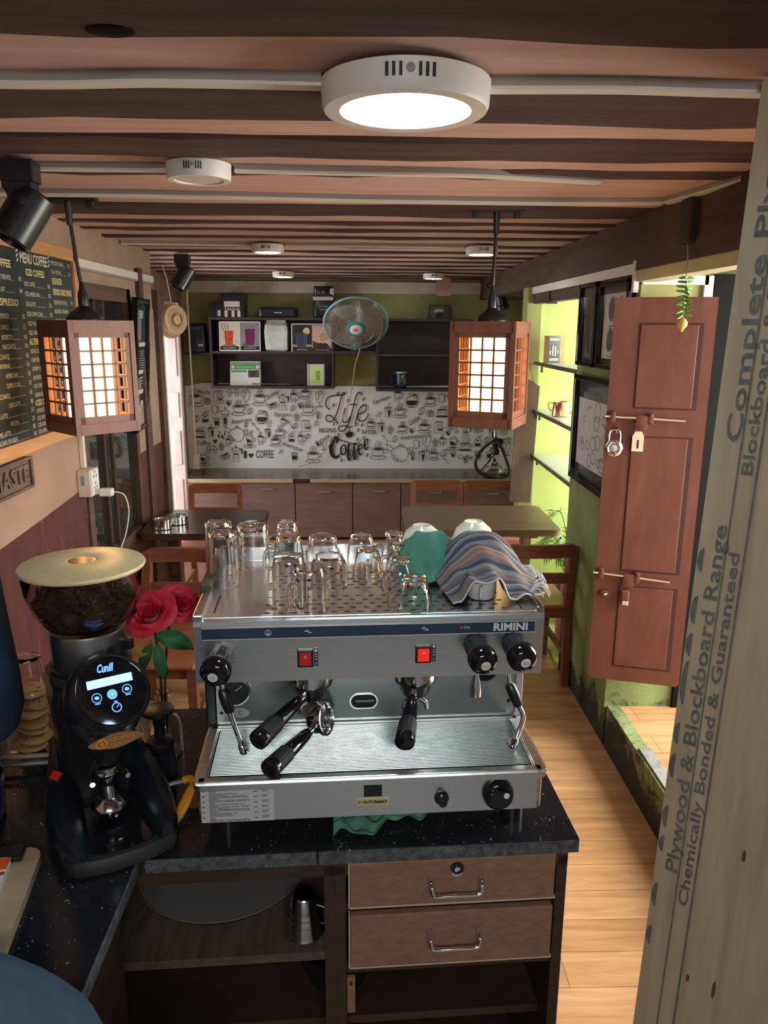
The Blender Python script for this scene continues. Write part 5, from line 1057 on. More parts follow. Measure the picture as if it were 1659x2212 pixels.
# ------------------------------------------------------------------ chairs
def chair(label, loc, rz, m, seatm='chair', panel=False):
    t = thing('dining_chair', label, 'chair', loc, rz, 'wooden chairs around the two tables')
    W = .37; D = .42
    for s in (-1, 1):
        b = MB(); x = s*(W/2 - .018)
        b.loft([[(x + q[0], y + q[1], z) for q in ((-.017, -.02), (.017, -.02), (.017, .02), (-.017, .02))] for z, y in ((0, -D/2 - .015), (.43, -D/2 + .02), (.775, -D/2 - .03))], m, smooth=False); b.build('leg', t)
        b = MB(); b.loft([[(x + q[0]*k, D/2 - .02 + q[1]*k, z) for q in ((-.02, -.02), (.02, -.02), (.02, .02), (-.02, .02))] for z, k in ((0, .8), (.43, 1))], m, smooth=False); b.build('leg', t)
        b = MB(); b.box(x - .011, x + .011, -D/2 + .01, D/2 - .03, .16, .19, m); b.build('stretcher', t)
    b = MB(); pr_ = [(-W/2, .0), (-W/2, .04), (-W/2 + .008, .058), (-W/2 + .03, .068), (W/2 - .03, .068), (W/2 - .008, .058), (W/2, .04), (W/2, 0)]
    def tr(n):
        secs = []
        for i in range(n + 1):
            x = -W/2 + W*i/n; c = -.018*(1 - (2*i/n - 1)**2); zt = .79 - (.012 if i in (0, n) else 0); y = -D/2 - .03 + c
            secs.append([(x, y - .014, .722), (x, y + .014, .722), (x, y + .014, zt), (x, y - .014, zt)])
        return secs
    b.loft(tr(12), m, smooth=False); b.build('top_rail', t)
    b = MB(); b.box(-W/2 + .03, W/2 - .03, -D/2 - .018, -D/2 + .006, .572, .628, m, .004); b.build('back_slat', t)
    if panel:
        b = MB(); b.box(-W/2 + .03, W/2 - .03, -D/2 - .005, -D/2 + .012, .455, .572, m, .003); b.build('back_panel', t)
    b = MB(); b.box(-W/2, W/2, -D/2 - .0, D/2 + .015, .43, .45, m, .006); b.build('seat', t)
    if seatm != 'chair':
        b = MB(); b.prism(rounded_rect(W - .01, D - .02, .05, 5), .449, .474, seatm, Matrix.Translation((0, .01, 0))); b.build('cushion', t)
    for y in (-D/2 + .02, D/2 - .02):
        b = MB(); b.box(-W/2 + .03, W/2 - .03, y - .01, y + .01, .375, .43, m); b.build('apron', t)
    b = MB(); b.box(-W/2 + .03, W/2 - .03, D/2 - .032, D/2 - .012, .10, .13, m); b.build('stretcher', t)
    return t
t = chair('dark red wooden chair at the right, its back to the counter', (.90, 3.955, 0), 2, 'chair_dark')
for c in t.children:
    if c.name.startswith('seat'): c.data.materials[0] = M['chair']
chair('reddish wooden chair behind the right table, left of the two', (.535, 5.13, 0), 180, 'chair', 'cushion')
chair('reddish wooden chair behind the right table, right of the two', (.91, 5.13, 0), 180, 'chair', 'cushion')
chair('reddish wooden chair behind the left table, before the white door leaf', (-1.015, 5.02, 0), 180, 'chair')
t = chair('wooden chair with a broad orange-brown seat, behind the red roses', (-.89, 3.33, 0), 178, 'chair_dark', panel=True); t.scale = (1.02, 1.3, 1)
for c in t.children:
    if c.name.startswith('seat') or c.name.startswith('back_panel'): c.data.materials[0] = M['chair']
t = thing('bench', 'low pale pink bench in the left doorway, lit by daylight', 'bench', (-1.38, 5.75, 0)); part('bench_body', t, 'pinkbench', (-.22, .42, -.30, .30, 0, .25), bev=.01)
b = MB()
def cl(u, v): x = -1.58 + .55*u; y = 5.55 + .42*v; return (x, y, .263 + .02*abs(math.sin(u*9 + v*4)) + .012*math.sin(v*14))
b.grid(26, 14, cl, 'redcloth', None, True, .012); tag(b.build('folded_cloth'), 'rumpled coral red cloth lying on the pale pink bench', 'cloth')
t = thing('red_stool', 'red plastic stool beside the right table at the niche', 'stool', (1.29, 4.55, .02)); b = MB(); b.loft([[(p[0]*k, p[1]*k, z) for p in rounded_rect(.26, .26, .04, 4)] for z, k in ((0, 1.1), (.40, .95), (.42, .9))], 'cushion'); b.build('stool_body', t)
t.location = (1.30, 4.2, .02)
# ------------------------------------------------------------------ counter
A3 = R(3.0)
CM = Matrix.Translation((-.321, 1.337, .85)) @ Matrix.Rotation(A3, 4, 'Z')     # counter frame: x right, y depth, z above the worktop
t = thing('counter', 'bar counter of dark wood with a black granite top and drawers', 'counter', (-.321, 1.337, 0), 3.0)
b = MB(); z0, z1 = .82, .85
b.prism([(-.92, -.035), (.231, -.035), (.231, .57), (-.92, .57)], z0, z1, 'granite'); b.prism([(.233, -.035), (.758, -.035), (.758, .57), (.233, .57)], z0, z1, 'granite')
b.box(-.10, .2295, -.037, -.034, z0, z1 - .002, 'granite_edge'); b.box(.2345, .758, -.037, -.034, z0, z1 - .002, 'granite_edge')
b.build('worktop', t)
C0 = -.016
p_ = lambda n, m, *bx, **k: part(n, t, m, *bx, **k)
p_('frame', 'cab_dark', (-.62, .745, C0, C0 + .03, .775, .82), (.265, .288, C0, .54, .10, .80), (.722, .745, C0, .55, 0, .80), (.288, .722, C0 + .004, C0 + .03, .688, .706), (.288, .722, C0 + .004, C0 + .05, .535, .556), (-.62, .745, .53, .55, 0, .82), bev=.002)
p_('divider', 'cab_dark', (.244, .266, C0, .54, .0, .80))
p_('shelf', 'cab_shelf', (-.62, .244, C0 + .005, .53, .572, .592)); p_('lower_shelf', 'cab_dark', (-.62, .722, .05, .53, .34, .36)); p_('plinth', 'cab_dark', (-.6, .722, .03, .5, 0, .08))
def drawer(z0, z1, hz, lock):
    d = part('drawer', t, 'drawer', (.296, .716, C0 - .012, C0 + .006, z0, z1), bev=.003)
    part('edge_band', d, 'ply_edge', (.2925, .2955, C0 - .008, C0 + .008, z0 - .004, z1), (.296, .72, C0 - .008, C0 + .008, z0 - .006, z0 - .001))
    y = C0 - .012
    q = MB(); q.tube(crom([(.458, y, hz + .012), (.458, y - .02, hz + .006), (.460, y - .027, hz - .006), (.468, y - .029, hz - .011), (.512, y - .029, hz - .011), (.550, y - .029, hz - .011), (.558, y - .027, hz - .006), (.560, y - .02, hz + .006), (.560, y, hz + .012)], 5), .0045, 'chrome', 10); q.build('handle', d, 'chrome drawer handle')
    if lock:
        q = MB(); q.lathe([(.014, 0), (.013, .003), (.009, .004), (.008, .001), (0, .001)], 'black', 24, axis((.512, y, z1 - .022), (0, -1, 0))); q.lathe([(.006, .001), (.006, .005), (0, .006)], 'chrome', 14, axis((.512, y, z1 - .022), (0, -1, 0))); q.fill(blob(.512, z1 - .036, .011, .006, 14, .15), 'ply_edge', Matrix(((1, 0, 0, 0), (0, 0, -1, y - .0006), (0, 1, 0, 0), (0, 0, 0, 1)))); q.build('lock', d)
    # inside box
    part('drawer_box', d, 'cab_dark', (.30, .71, C0 + .006, .45, z0 + .01, z1 - .02))
drawer(.708, .812, .760, True); drawer(.562, .688, .634, False)
q = MB(); q.lathe([(.018, 0), (0, .001)], 'granite_edge', 20, axis((.47, .05, .50), (0, -1, .2))); q.build('round_sticker', t)
q = MB(); q.box(.289, .306, C0 - .002, C0 + .006, .44, .53, 'drawer', .001); q.box(.294, .300, C0 - .003, C0 - .001, .51, .52, 'black'); q.build('hinge_plate', t)
# left wing of the counter, coming towards the viewer
t = thing('side_counter', 'left wing of the bar counter with a black granite top', 'counter', (-.43, .2, 0))
b = MB(); b.prism([(-.80, -.5), (-.004, -.5), (-.004, 1.093), (-.80, 1.052)], .822, .85, 'granite'); b.build('worktop', t); part('stone_edge', t, 'granite_edge', (-.004, .0, -.5, 1.092, .822, .8495), bev=.001); part('carcass', t, 'cab_dark', (-.80, -.03, -.5, 1.05, 0, .822))
# things under the counter
t = thing('steel_cup', 'steel mug standing upside down on the shelf under the counter', 'cup', (-.124, 1.398, .592), -8); t.scale = (.98, .98, 1.0)
b = MB(); b.shell([(.043, 0), (.045, .004), (.042, .01), (.034, .05), (.026, .085), (.022, .09), (.0001, .09), (.0001, .086), (.022, .085), (.032, .05), (.040, .004)], 'steel_cup', 36)
for z, r in ((.03, .0378), (.045, .0350), (.06, .0318)): b.lathe([(r, z), (r + .0008, z + .002), (r, z + .004)], 'steel_cup', 36, None, True, 1, 1, 0, 360, False)
b.build('cup_body', t); b = MB(); b.tube(crom([(.032, 0, .02), (.055, 0, .03), (.052, 0, .058), (.028, 0, .068)], 6), .0035, 'steel_cup', 8); b.build('handle', t)
t = thing('round_tray', 'large black round tray on the shelf under the counter', 'tray', (-.33, 1.60, .592), 0)
b = MB(); b.shell([(.15, 0), (.19, .006), (.205, .02), (.203, .024), (.188, .011), (.0001, .008)], 'deep_black', 48); b.lathe([(.2045, .021), (.2055, .0235), (.2035, .0245), (.2025, .022)], 'hose', 48); b.build('tray_body', t)
t = thing('black_pan', 'dark round pan on the lower shelf under the counter', 'pan', (-.06, 1.53, .36), 0)
b = MB(); b.shell([(.07, 0), (.10, .09), (.104, .10), (.098, .10), (.07, .01), (.0001, .008)], 'black', 36); b.build('pan_body', t)
# ------------------------------------------------------------------ espresso machine
em = thing('espresso_machine', 'two-group steel espresso machine lettered RIMINI on the bar counter', 'espresso machine', (-.321, 1.337, .85), 3.0)
def ep(n, m, *bx, lab=None, bev=.0):
    o = part(n, em, m, *bx, bev=bev)
    if lab: o['label'] = lab
    return o
W = .69
for x in (.05, .64):
    for y in (.05, .48):
        b = MB(); b.cyl(.022, 0, .03, 'black', 18, Matrix.Translation((x, y, 0))); b.cyl(.012, .03, .06, 'black', 14, Matrix.Translation((x, y, 0))); b.build('foot', em)
b = MB(); b.prism([(0, .54), (0, .012), (.004, .004), (.012, 0), (W - .014, 0), (W - .006, .004), (W - .002, .012), (W - .002, .54)], .05, .128, 'steel'); b.build('base_panel', em)
b = MB()
ou = [(-.009, .225), (-.009, .012), (-.004, .0), (.006, -.006), (W - .008, -.006), (W + .002, .0), (W + .007, .012), (W + .007, .225)]
b.prism(ou, .122, .1335, 'steel')
inn = (.018, W - .020, .020, .205)
b.box(inn[0], inn[1], inn[2], inn[3], .133, .1338, 'black_matte')
b.build('tray_rim', em)
b = MB()     # raised rim frame around the grid
for x0, x1, y0, y1 in ((-.006, .016, 0, .218), (W - .018, W + .004, 0, .218), (.0, W - .004, .0, .018), (.0, W - .004, .206, .22)): b.box(x0, x1, y0, y1, .130, .1385, 'steel', .0025)
b.build('rim_lip', em)
b = MB(); n = 34
for k in range(n): y = .024 + (.178)*k/(n - 1); b.tube([(.022, y, .1375), (W - .024, y, .1375)], .00135, 'steel_grid', 6)
for x in (.05, .17, .29, .41, .47, .53, .59, .65): b.tube([(x, .022, .1352), (x, .204, .1352)], .0015, 'steel_grid', 5)
b.build('drip_grid', em)
ep('back_panel', 'steel_dark', (.012, W - .012, .222, .232, .13, .31))
ep('rear_body', 'steel_dark', (.0, W, .232, .54, .05, .31))
ep('side_panel', 'black', (-.012, .012, .222, .545, .05, .43), bev=.004); ep('side_panel', 'steel', (W - .012, W + .008, .215, .545, .05, .43), bev=.004, lab='bright steel side panel')
b = MB(); b.prism([(.0885, .305), (.0875, .425), (.089, .4345), (.094, .437), (.54, .437), (.54, .31)], -.006, W + .008, 'steel', Matrix(((0, 0, 1, 0), (1, 0, 0, 0), (0, 1, 0, 0), (0, 0, 0, 1)))); b.build('head_panel', em)
b = MB(); b.box(.012, W - .006, .105, .54, .436, .4378, 'steel_top')
for j in range(13):
    if j in (5,): continue
    y = .122 + .0235*j if j < 5 else .245 + .0215*(j - 5)
    for i in range(19):
        x = .136 + .027*i + (.0135 if j % 2 else 0); 
        if x > .63: continue
        b.fill([(x - .006, y - .0013), (x - .004, y - .0026), (x + .004, y - .0026), (x + .006, y - .0013), (x + .006, y + .0013), (x + .004, y + .0026), (x - .004, y + .0026), (x - .006, y + .0013)], 'black_matte', Matrix.Translation((0, 0, .4381)))
b.box(.028, .031, .13, .235, .4378, .4383, 'black_matte'); b.box(W - .034, W - .031, .115, .20, .4378, .4383, 'black_matte')
b.build('cup_tray', em)
ep('side_rail', 'carved', (-.014, .010, .24, .54, .425, .462), bev=.003, lab='brownish left rail'); ep('side_rail', 'steel', (-.008, .012, .092, .24, .43, .448), bev=.003); ep('side_rail', 'steel_cup', (W - .006, W + .010, .095, .54, .43, .450), bev=.003); ep('rear_rail', 'steel_cup', (-.004, W + .006, .534, .544, .43, .466), bev=.003)
yf = .0865
b = MB(); b.box(.010, W - .012, yf - .002, yf + .004, .398, .4235, 'blue_strip'); X = FX(yf - .0024)
for s in ([(.011, .399), (.679, .399), (.679, .4228), (.011, .4228)],): b.stroke(s, .0012, 'print_white', X, True)
b.text('RIMINI', .0225, 'print_white', X @ Matrix.Translation((.628, .4105, 0)), bold=.0007, width=.070)
b.stroke(E_(.140, .411, .006), .0009, 'print_white', X, True); b.stroke([(.140, .4165), (.140, .411)], .0009, 'print_white', X); b.fill([(.1365, .407), (.1435, .407), (.1435, .410), (.1365, .410)], 'print_white', X)
for q in (.218, .452): b.fill([(q - .007, .412), (q + .002, .412), (q + .002, .4132), (q - .007, .4132)], 'print_white', X); b.fill([(q - .003, .4135), (q + .001, .4135), (q + .001, .4155), (q - .003, .4155)], 'print_white', X); b.fill([(q + .000, .4085), (q + .008, .4085), (q + .008, .4097), (q, .4097)], 'print_white', X); b.fill([(q + .003, .41), (q + .007, .41), (q + .007, .4115), (q + .003, .4115)], 'print_white', X)
b.lathe([(.0035, 0), (.002, .0015), (0, .002)], 'red', 14, X @ Matrix.Translation((.527, .4115, 0))); b.text('ON', .008, 'print_white', X @ Matrix.Translation((.538, .4115, 0)))
b.build('control_strip', em)
def switch(x, z, m, lab):
    f = ep('switch', 'black', (x - .016, x + .016, yf - .004, yf + .004, z - .019, z + .019), bev=.002)
    q = MB(); q.prism([(-.013, -.002), (.013, 0), (.013, .005), (-.013, .004)], -.0115, .0115, m, Matrix.Translation((x, yf - .004, z)) @ Matrix(((0, 0, 1, 0), (0, -1, 0, 0), (1, 0, 0, 0), (0, 0, 0, 1)))); q.build('rocker', f, lab)
    q = MB(); q.stroke(E_(x, z + .0065, .0024), .0009, 'print_white', FX(yf - .0096), True); q.fill([(x - .0005, z - .010), (x + .0005, z - .010), (x + .0005, z - .005), (x - .0005, z - .005)], 'print_white', FX(yf - .0080)); q.build('marking', f)
    q = MB(); q.box(x + .0175, x + .0255, yf - .0012, yf + .003, z - .017, z + .021, 'blue_strip'); X = FX(yf - .0016)
    q.fill(blob(x + .0215, z + .0165, .0028, .003, 10, .25), 'print_white', X); q.text('1', .010, 'print_white', X @ Matrix.Translation((x + .0215, z - .012, 0)))
    for zz in (.009, .004, -.002): q.fill([(x + .020, z + zz - .001), (x + .0235, z + zz - .001), (x + .0235, z + zz + .001), (x + .020, z + zz + .001)], 'print_white', X)
    q.build('switch_label', f)
switch(.2125, .354, 'red', 'bright red rocker'); switch(.4505, .356, 'red_glow', 'dark red lit rocker')
def knob(x, z, yb, name='steam_knob', tilt=(.0, -1, -.12), L=.075, r=.0285, flatcap=False):
    o = MB(); X = axis((x, yb, z), tilt); rib = []
    for k in range(48): rr = r*.86*(1 + (.06 if k % 4 < 2 else 0)); rib.append((rr*math.cos(2*PI*k/48), rr*math.sin(2*PI*k/48)))
    o.loft([[(p[0]*.92, p[1]*.92, 0) for p in rib], [(p[0], p[1], L*.55) for p in rib]], 'black_matte' if not flatcap else 'steel_cup', X, False)
    o.lathe([(r*.86, L*.5), (r*1.02, L*.56), (r*1.08, L*.68), (r*1.02, L*.86), (r*.8, L*.97), (r*.4, L*1.01), (0, L*1.02)], 'black_gloss', 36, X)
    kn = o.build(name, em)
    q = MB(); q.lathe([(r*.36, L*1.012), (r*.34, L*1.03), (0, L*1.032)], 'paper', 24, X)
    Y = X @ Matrix.Translation((0, 0, L*1.033)); q.stroke(E_(0, 0, r*.17, r*.11), .0007, 'print_black', Y, True); q.stroke([(-r*.12, -r*.05), (r*.12, r*.05)], .0007, 'print_black', Y); q.build('cap_badge', kn)
    return kn
knob(.050, .366, yf + .004, 'steam_knob', (-.18, -1, -.25), .072, .0285, True)
knob(.555, .376, yf + .004, 'water_knob', (.12, -1, -.22), .078, .0275)
knob(.634, .377, yf + .004, 'steam_knob', (.13, -1, -.20), .076, .0285)
# group heads and their portafilters
def portafilter(parent, base, ang, drop, loose=False, roll=0):
    X = base
    pf = MB(); pf.lathe([(0, -.032), (.024, -.03), (.031, -.022), (.033, -.004), (.036, -.002), (.036, .004), (.032, .004), (.030, -.012), (0, -.02)] if loose else [(0, -.034), (.026, -.032), (.033, -.02), (.035, .0), (.037, .004), (0, .004)], 'chrome', 36, X)
    Y = X @ Matrix.Rotation(R(ang), 4, 'Z') @ Matrix.Rotation(R(drop), 4, 'X')
    pf.tube([Y @ Vector((0, -.028, -.012)), Y @ Vector((0, -.055, -.012))], [.0085, .0075], 'chrome', 12)
    o = pf.build('portafilter', parent) if parent else None
    return o, pf, Y
def handle_into(bb, Y):
    Z = Y @ axis((0, -.05, -.012), (0, -1, 0))
    bb.lathe([(0, 0), (.010, 0), (.0125, .012), (.0145, .04), (.016, .075), (.0155, .079)], 'black_gloss', 28, Z)
    rib = [(.0178*(1 + (.035 if k % 4 < 2 else 0))*math.cos(2*PI*k/56), .0178*(1 + (.035 if k % 4 < 2 else 0))*math.sin(2*PI*k/56)) for k in range(56)]
    bb.loft([[(p[0]*.9, p[1]*.9, .078) for p in rib], [(p[0], p[1], .083) for p in rib], [(p[0]*1.06, p[1]*1.06, .126) for p in rib]], 'black_matte', Z, False)
    bb.lathe([(.0165, .124), (.0198, .127), (.0205, .135), (.0195, .143), (.014, .147), (0, .148)], 'black_gloss', 28, Z)
def spouts(bb, X):
    for s in (-1, 1): bb.tube([X @ Vector(p) for p in crom([(0, 0, -.030), (s*.012, -.004, -.042), (s*.022, -.006, -.05), (s*.025, -.007, -.066)], 5)], [.008 - .0035*k/15 for k in range(16)], 'chrome', 9)
for gx, ang in ((.222, -33), (.445, -13)):
    b = MB(); X = Matrix.Translation((gx, .165, 0))
    b.lathe([(0, .32), (.044, .32), (.0465, .31), (.0475, .272), (.044, .262), (.036, .258), (0, .258)], 'steel_cup', 44, X)
    grp = b.build('group_head', em)
    X = Matrix.Translation((gx, .165, .262)); o, pf, Y = portafilter(em, X, ang, 9)
    q = MB(); spouts(q, X); q.build('spout', o); q = MB(); handle_into(q, Y); q.build('handle', o, 'black ribbed portafilter handle')
# steam wands
def wand(pts, grip, tipdir):
    q = MB(); q.tube(crom(pts, 8), .0055, 'chrome', 10); e = Vector(pts[-1]); d = (e - Vector(pts[-2])).normalized(); q.tube([e - d*.016, e - d*.012, e + d*.004, e + d*.008], [.006, .0085, .0085, .004], 'chrome', 12); o = q.build('steam_wand', em)
    q = MB(); g0, g1 = Vector(grip[0]), Vector(grip[1]); q.tube([g0, g0.lerp(g1, .12), g0.lerp(g1, .5), g0.lerp(g1, .9), g1], [.008, .0115, .0125, .0105, .008], 'black', 14); q.build('grip', o)
wand([(.036, .125, .31), (.040, .118, .285), (.050, .112, .25), (.060, .105, .215), (.074, .097, .175), (.082, .092, .150)], ((.041, .117, .278), (.056, .109, .228)), 0)
wand([(.636, .125, .31), (.638, .12, .278), (.648, .114, .245), (.662, .106, .218), (.668, .10, .198), (.656, .09, .168), (.643, .08, .147)], ((.639, .118, .270), (.660, .107, .222)), 0)
b = MB(); b.lathe([(.006, .31), (.006, .285), (.010, .27), (.0125, .25), (.0125, .238), (.009, .236), (0, .237)], 'chrome', 20, Matrix.Translation((.570, .13, 0))); b.build('water_spout', em)
b = MB(); b.lathe([(.024, 0), (.026, .012), (.018, .022), (0, .024)], 'black_gloss', 28, axis((.607, .21, .262), (0, -1, -.1))); b.build('gauge_cover', em)
b = MB(); X = axis((.054, .222, .222), (0, -1, 0)); b.lathe([(.031, 0), (.034, .004), (.033, .010), (.030, .010), (.029, .004)], 'chrome', 40, X); b.lathe([(.029, .004), (0, .0045)], 'black', 30, X)
b.stroke([(0, 0), (.016, .012)], .0016, 'print_white', X @ Matrix.Translation((0, 0, .0055))); b.build('pressure_gauge', em)
b = MB(); b.prism(rounded_rect(.064, .038, .0185, 8), 0, .0015, 'chrome', FX(.2218) @ Matrix.Translation((.337, .186, 0))); b.prism(rounded_rect(.057, .031, .0155, 8), .0014, .002, 'black_matte', FX(.2218) @ Matrix.Translation((.337, .186, 0))); b.box(.318, .36, .2185, .2195, .185, .1895, 'steel_dark'); b.build('oval_slot', em)
b = MB(); b.fill(E_(.060, .167, .023, .0125)[:-1], 'grey_label', FX(.2212)); b.stroke(E_(.064, .168, .0045, .0045, 60, 300), .0012, 'print_black', FX(.2208))
b.build('sticker', em)
for x, z in ((.022, .168), (.667, .175)): b = MB(); b.lathe([(.004, 0), (0, .0006)], 'black_matte', 16, FX(.2215) @ Matrix.Translation((x, z, 0))); b.build('screw_hole', em)
b = MB(); b.box(.006, .148, -.0012, .0, .050, .1225, 'grey_label'); X = FX(-.0016); random.seed(4)
for j in range(24):
    z = .119 - .0029*j; x = .022
    while x < .10:
        l = random.uniform(.01, .03); b.fill([(x, z - .0006), (min(x + l, .10), z - .0006), (min(x + l, .10), z + .0005), (x, z + .0005)], 'print_black', X); x += l + .0015
        if random.random() < .25: break
    if j % 4 == 1: b.fill([(.108, z - .0008), (.117, z - .0008), (.117, z + .0006), (.108, z + .0006)], 'print_black', X)
    if j % 4 < 2: b.fill([(.124, z - .0006), (.124 + random.uniform(.008, .018), z - .0006), (.138, z + .0005), (.124, z + .0005)], 'print_black', X)
    if j % 4 == 0: b.fill([(.009, z - .001), (.014, z - .001), (.014, z + .001), (.009, z + .001)], 'print_black', X); b.stroke([(.0065, z + .0028), (.147, z + .0028)], .0004, 'grey_bg', X)
b.build('data_label', em)
b = MB(); b.box(.310, .376, -.0018, 0, .073, .089, 'gold', .0006); b.text('BY', .0085, 'print_black', FX(-.0022) @ Matrix.Translation((.318, .081, 0)), width=.009); b.text('FUTURMAT', .0085, 'print_black', FX(-.0022) @ Matrix.Translation((.348, .081, 0)), bold=.0004, width=.047); b.build('maker_badge', em)
ep('sight_window', 'black_gloss', (.325, .361, -.0012, 0, .093, .124))
b = MB(); X = axis((.481, 0, .083), (0, -1, 0)); b.lathe([(.0145, 0), (.0145, .004), (.010, .010), (.008, .022), (0, .023)], 'black', 28, X); b.box(-.003, .003, -.016, .006, .012, .024, 'black', .001, axis((.481, 0, .083), (0, -1, 0), (1, 0, 0)) @ Matrix.Rotation(R(190), 4, 'Z')); b.build('small_knob', em)
b = MB(); X = axis((.595, 0, .088), (0, -1, 0), (1, 0, 0)); b.lathe([(.031, 0), (.032, .006), (.029, .014), (.026, .015), (.024, .017), (0, .017)], 'black_gloss', 40, X); b.prism([(-.02, .004), (-.012, .0075), (.012, .0075), (.02, .004), (.02, -.012), (.01, -.019), (-.01, -.019), (-.02, -.012)], .016, .026, 'black_gloss', X @ Matrix.Rotation(R(180), 4, 'Z')); b.lathe([(.006, .0262), (.005, .028), (0, .028)], 'paper', 20, X @ Matrix.Translation((.012, .010, 0)))
b.build('selector_dial', em)
# ------------------------------------------------------------------ the loose portafilter on the drip tray
def wm(x, y, z): v = CM @ Vector((x, y, z)); return (v.x, v.y, v.z)
lp = thing('portafilter', 'loose portafilter lying on the drip tray with its basket facing right', 'portafilter', wm(.245, .150, .139), 3.0)
X = Matrix.Translation((.0, .02, .036)) @ Matrix.Rotation(R(-24), 4, 'Z') @ Matrix.Rotation(R(78), 4, 'Y') @ Matrix.Rotation(R(0), 4, 'Z')
b = MB(); b.lathe([(0, -.030), (.024, -.028), (.031, -.02), (.0325, .0), (.0365, .003), (.0365, .010), (.0335, .011), (.031, .006), (.029, -.012), (0, -.016)], 'steel_cup', 40, X); b.build('basket', lp)
hd = Vector((-.100, -.165, -.010)); hs = Vector((-.018, -.005, .030))
b = MB(); q = hd.normalized(); b.tube([hs, hs + q*.028], [.0085, .0075], 'chrome', 12); b.build('neck', lp)
b = MB(); handle_into(b, axis(hs - q*.025, q) @ Matrix.Rotation(R(-90), 4, 'X') @ Matrix.Translation((0, 0, .012))); b.build('handle', lp, 'black ribbed handle')
# ------------------------------------------------------------------ glasses standing upside down on the machine
ZT = .4395
def glass_thing(label, x, y, prof, th=.0022, base=.006, handle=None, name='drinking_glass', cat='glass', group='upturned glasses on the espresso machine', hm='glass', seg=40):
    t = thing(name, label, cat, wm(x, y, ZT), 3.0, group)
    h = prof[-1][1]
    outer = list(prof); inner = [(max(r - th, .001), z) for r, z in prof if z < h - base*1.4]
    inner = inner + [(max(inner[-1][0] - th*1.0, .001), h - base), (.0001, h - base)]
    b = MB(); pts = [inner[-1]] + list(reversed(inner[:-1])) + outer + [(.0001, h + .0004)]
    vs = []; fs = []; n = seg
    for r, z in pts:
        for k in range(n): vs.append((max(r, 1e-4)*math.cos(2*PI*k/n), max(r, 1e-4)*math.sin(2*PI*k/n), z))
    for i in range(len(pts) - 1):
        for k in range(n): fs.append((i*n+k, i*n+(k+1) % n, (i+1)*n+(k+1) % n, (i+1)*n+k))
    b.add(vs, fs, hm, True); b.build('glass_body', t)
    if handle:
        a, pts, r = handle; q = MB(); c, s = math.cos(R(a)), math.sin(R(a))
        q.tube([(p.x*c, p.x*s, p.z) for p in crom([(u, 0, v) for u, v in pts], 6)], r, hm, 10); q.build('handle', t)
    return t
tall = lambda r, h: [(r, 0), (r, .004), (r*.985, h*.5), (r*.97, h - .012), (r*.95, h - .004), (r*.86, h)]
glass_thing('tall straight glass at the back left of the espresso machine, behind another tall glass', .009, .395, tall(.0318, .124), base=.012)
glass_thing('tall straight glass at the front left of the espresso machine', .030, .305, tall(.0322, .124), base=.012)
glass_thing('glass beer-style mug with a thick base, third from the left at the back', .084, .445, [(.039, 0), (.039, .003), (.0375, .03), (.036, .075), (.037, .085), (.0375, .094), (.036, .101), (.032, .104)], base=.016, handle=(215, [(.036, .014), (.058, .018), (.062, .045), (.058, .072), (.036, .078)], .005))
cone_ = lambda r, h, k=.74: [(r, 0), (r, .003), (r*.98, h*.25), (r*.9, h*.6), (r*(k + .05), h - .018), (r*k, h - .012), (r*(k + .03), h - .004), (r*k*.93, h)]
glass_thing('small tapered glass mug at the very back, behind two other mugs', .163, .487, cone_(.032, .097), base=.012, handle=(200, [(.03, .02), (.05, .025), (.048, .06), (.026, .07)], .004))
glass_thing('tapered glass mug in the middle row, behind the front mug', .171, .372, cone_(.037, .096), base=.013, handle=(205, [(.035, .02), (.058, .025), (.056, .06), (.03, .07)], .0045))
mug_ = lambda r, h: [(r, 0), (r, .003), (r*.99, h*.5), (r*.97, h*.78), (r*.88, h - .008), (r*.78, h)]
glass_thing('round-shouldered glass mug left behind the front mug', .180, .175, mug_(.036, .103), base=.009, handle=(290, [(.035, .022), (.056, .025), (.058, .055), (.053, .078), (.033, .08)], .005))
glass_thing('wide glass cup at the back, middle of the machine', .250, .400, [(.042, 0), (.042, .003), (.0415, .03), (.040, .048), (.034, .055), (.0335, .06), (.0335, .075), (.030, .084)], base=.006, handle=(195, [(.041, .012), (.056, .016), (.055, .04), (.039, .044)], .0045))
glass_thing('wide glass cup in the middle, before the back wide cup', .263, .295, [(.040, 0), (.040, .003), (.0395, .04), (.0375, .052), (.033, .06), (.030, .067)], base=.006, handle=(165, [(.039, .012), (.056, .016), (.055, .04), (.037, .045)], .0045))
glass_thing('glass mug with a big handle at the very front of the machine top', .224, .140, mug_(.0345, .090), base=.007, handle=(222, [(.034, .012), (.052, .012), (.060, .035), (.056, .06), (.033, .068)], .0055))
dome = lambda r, h: [(r, 0), (r*1.0, .003), (r*.99, h*.35), (r*.92, h*.65), (r*.78, h*.88), (r*.68, h*.97), (r*.6, h)]
glass_thing('domed glass at the back, right of the wide cups', .341, .405, dome(.034, .084), base=.007)
glass_thing('domed glass with its handle towards the viewer, right of the wide cups', .353, .332, dome(.032, .072), base=.007, handle=(265, [(.031, .015), (.046, .018), (.047, .042), (.029, .05)], .0042))
neck = lambda r, h: [(r, 0), (r, .003), (r*1.0, h*.3), (r*.86, h*.58), (r*.62, h*.78), (r*.56, h*.83), (r*.70, h*.92), (r*.72, h*.97), (r*.62, h)]
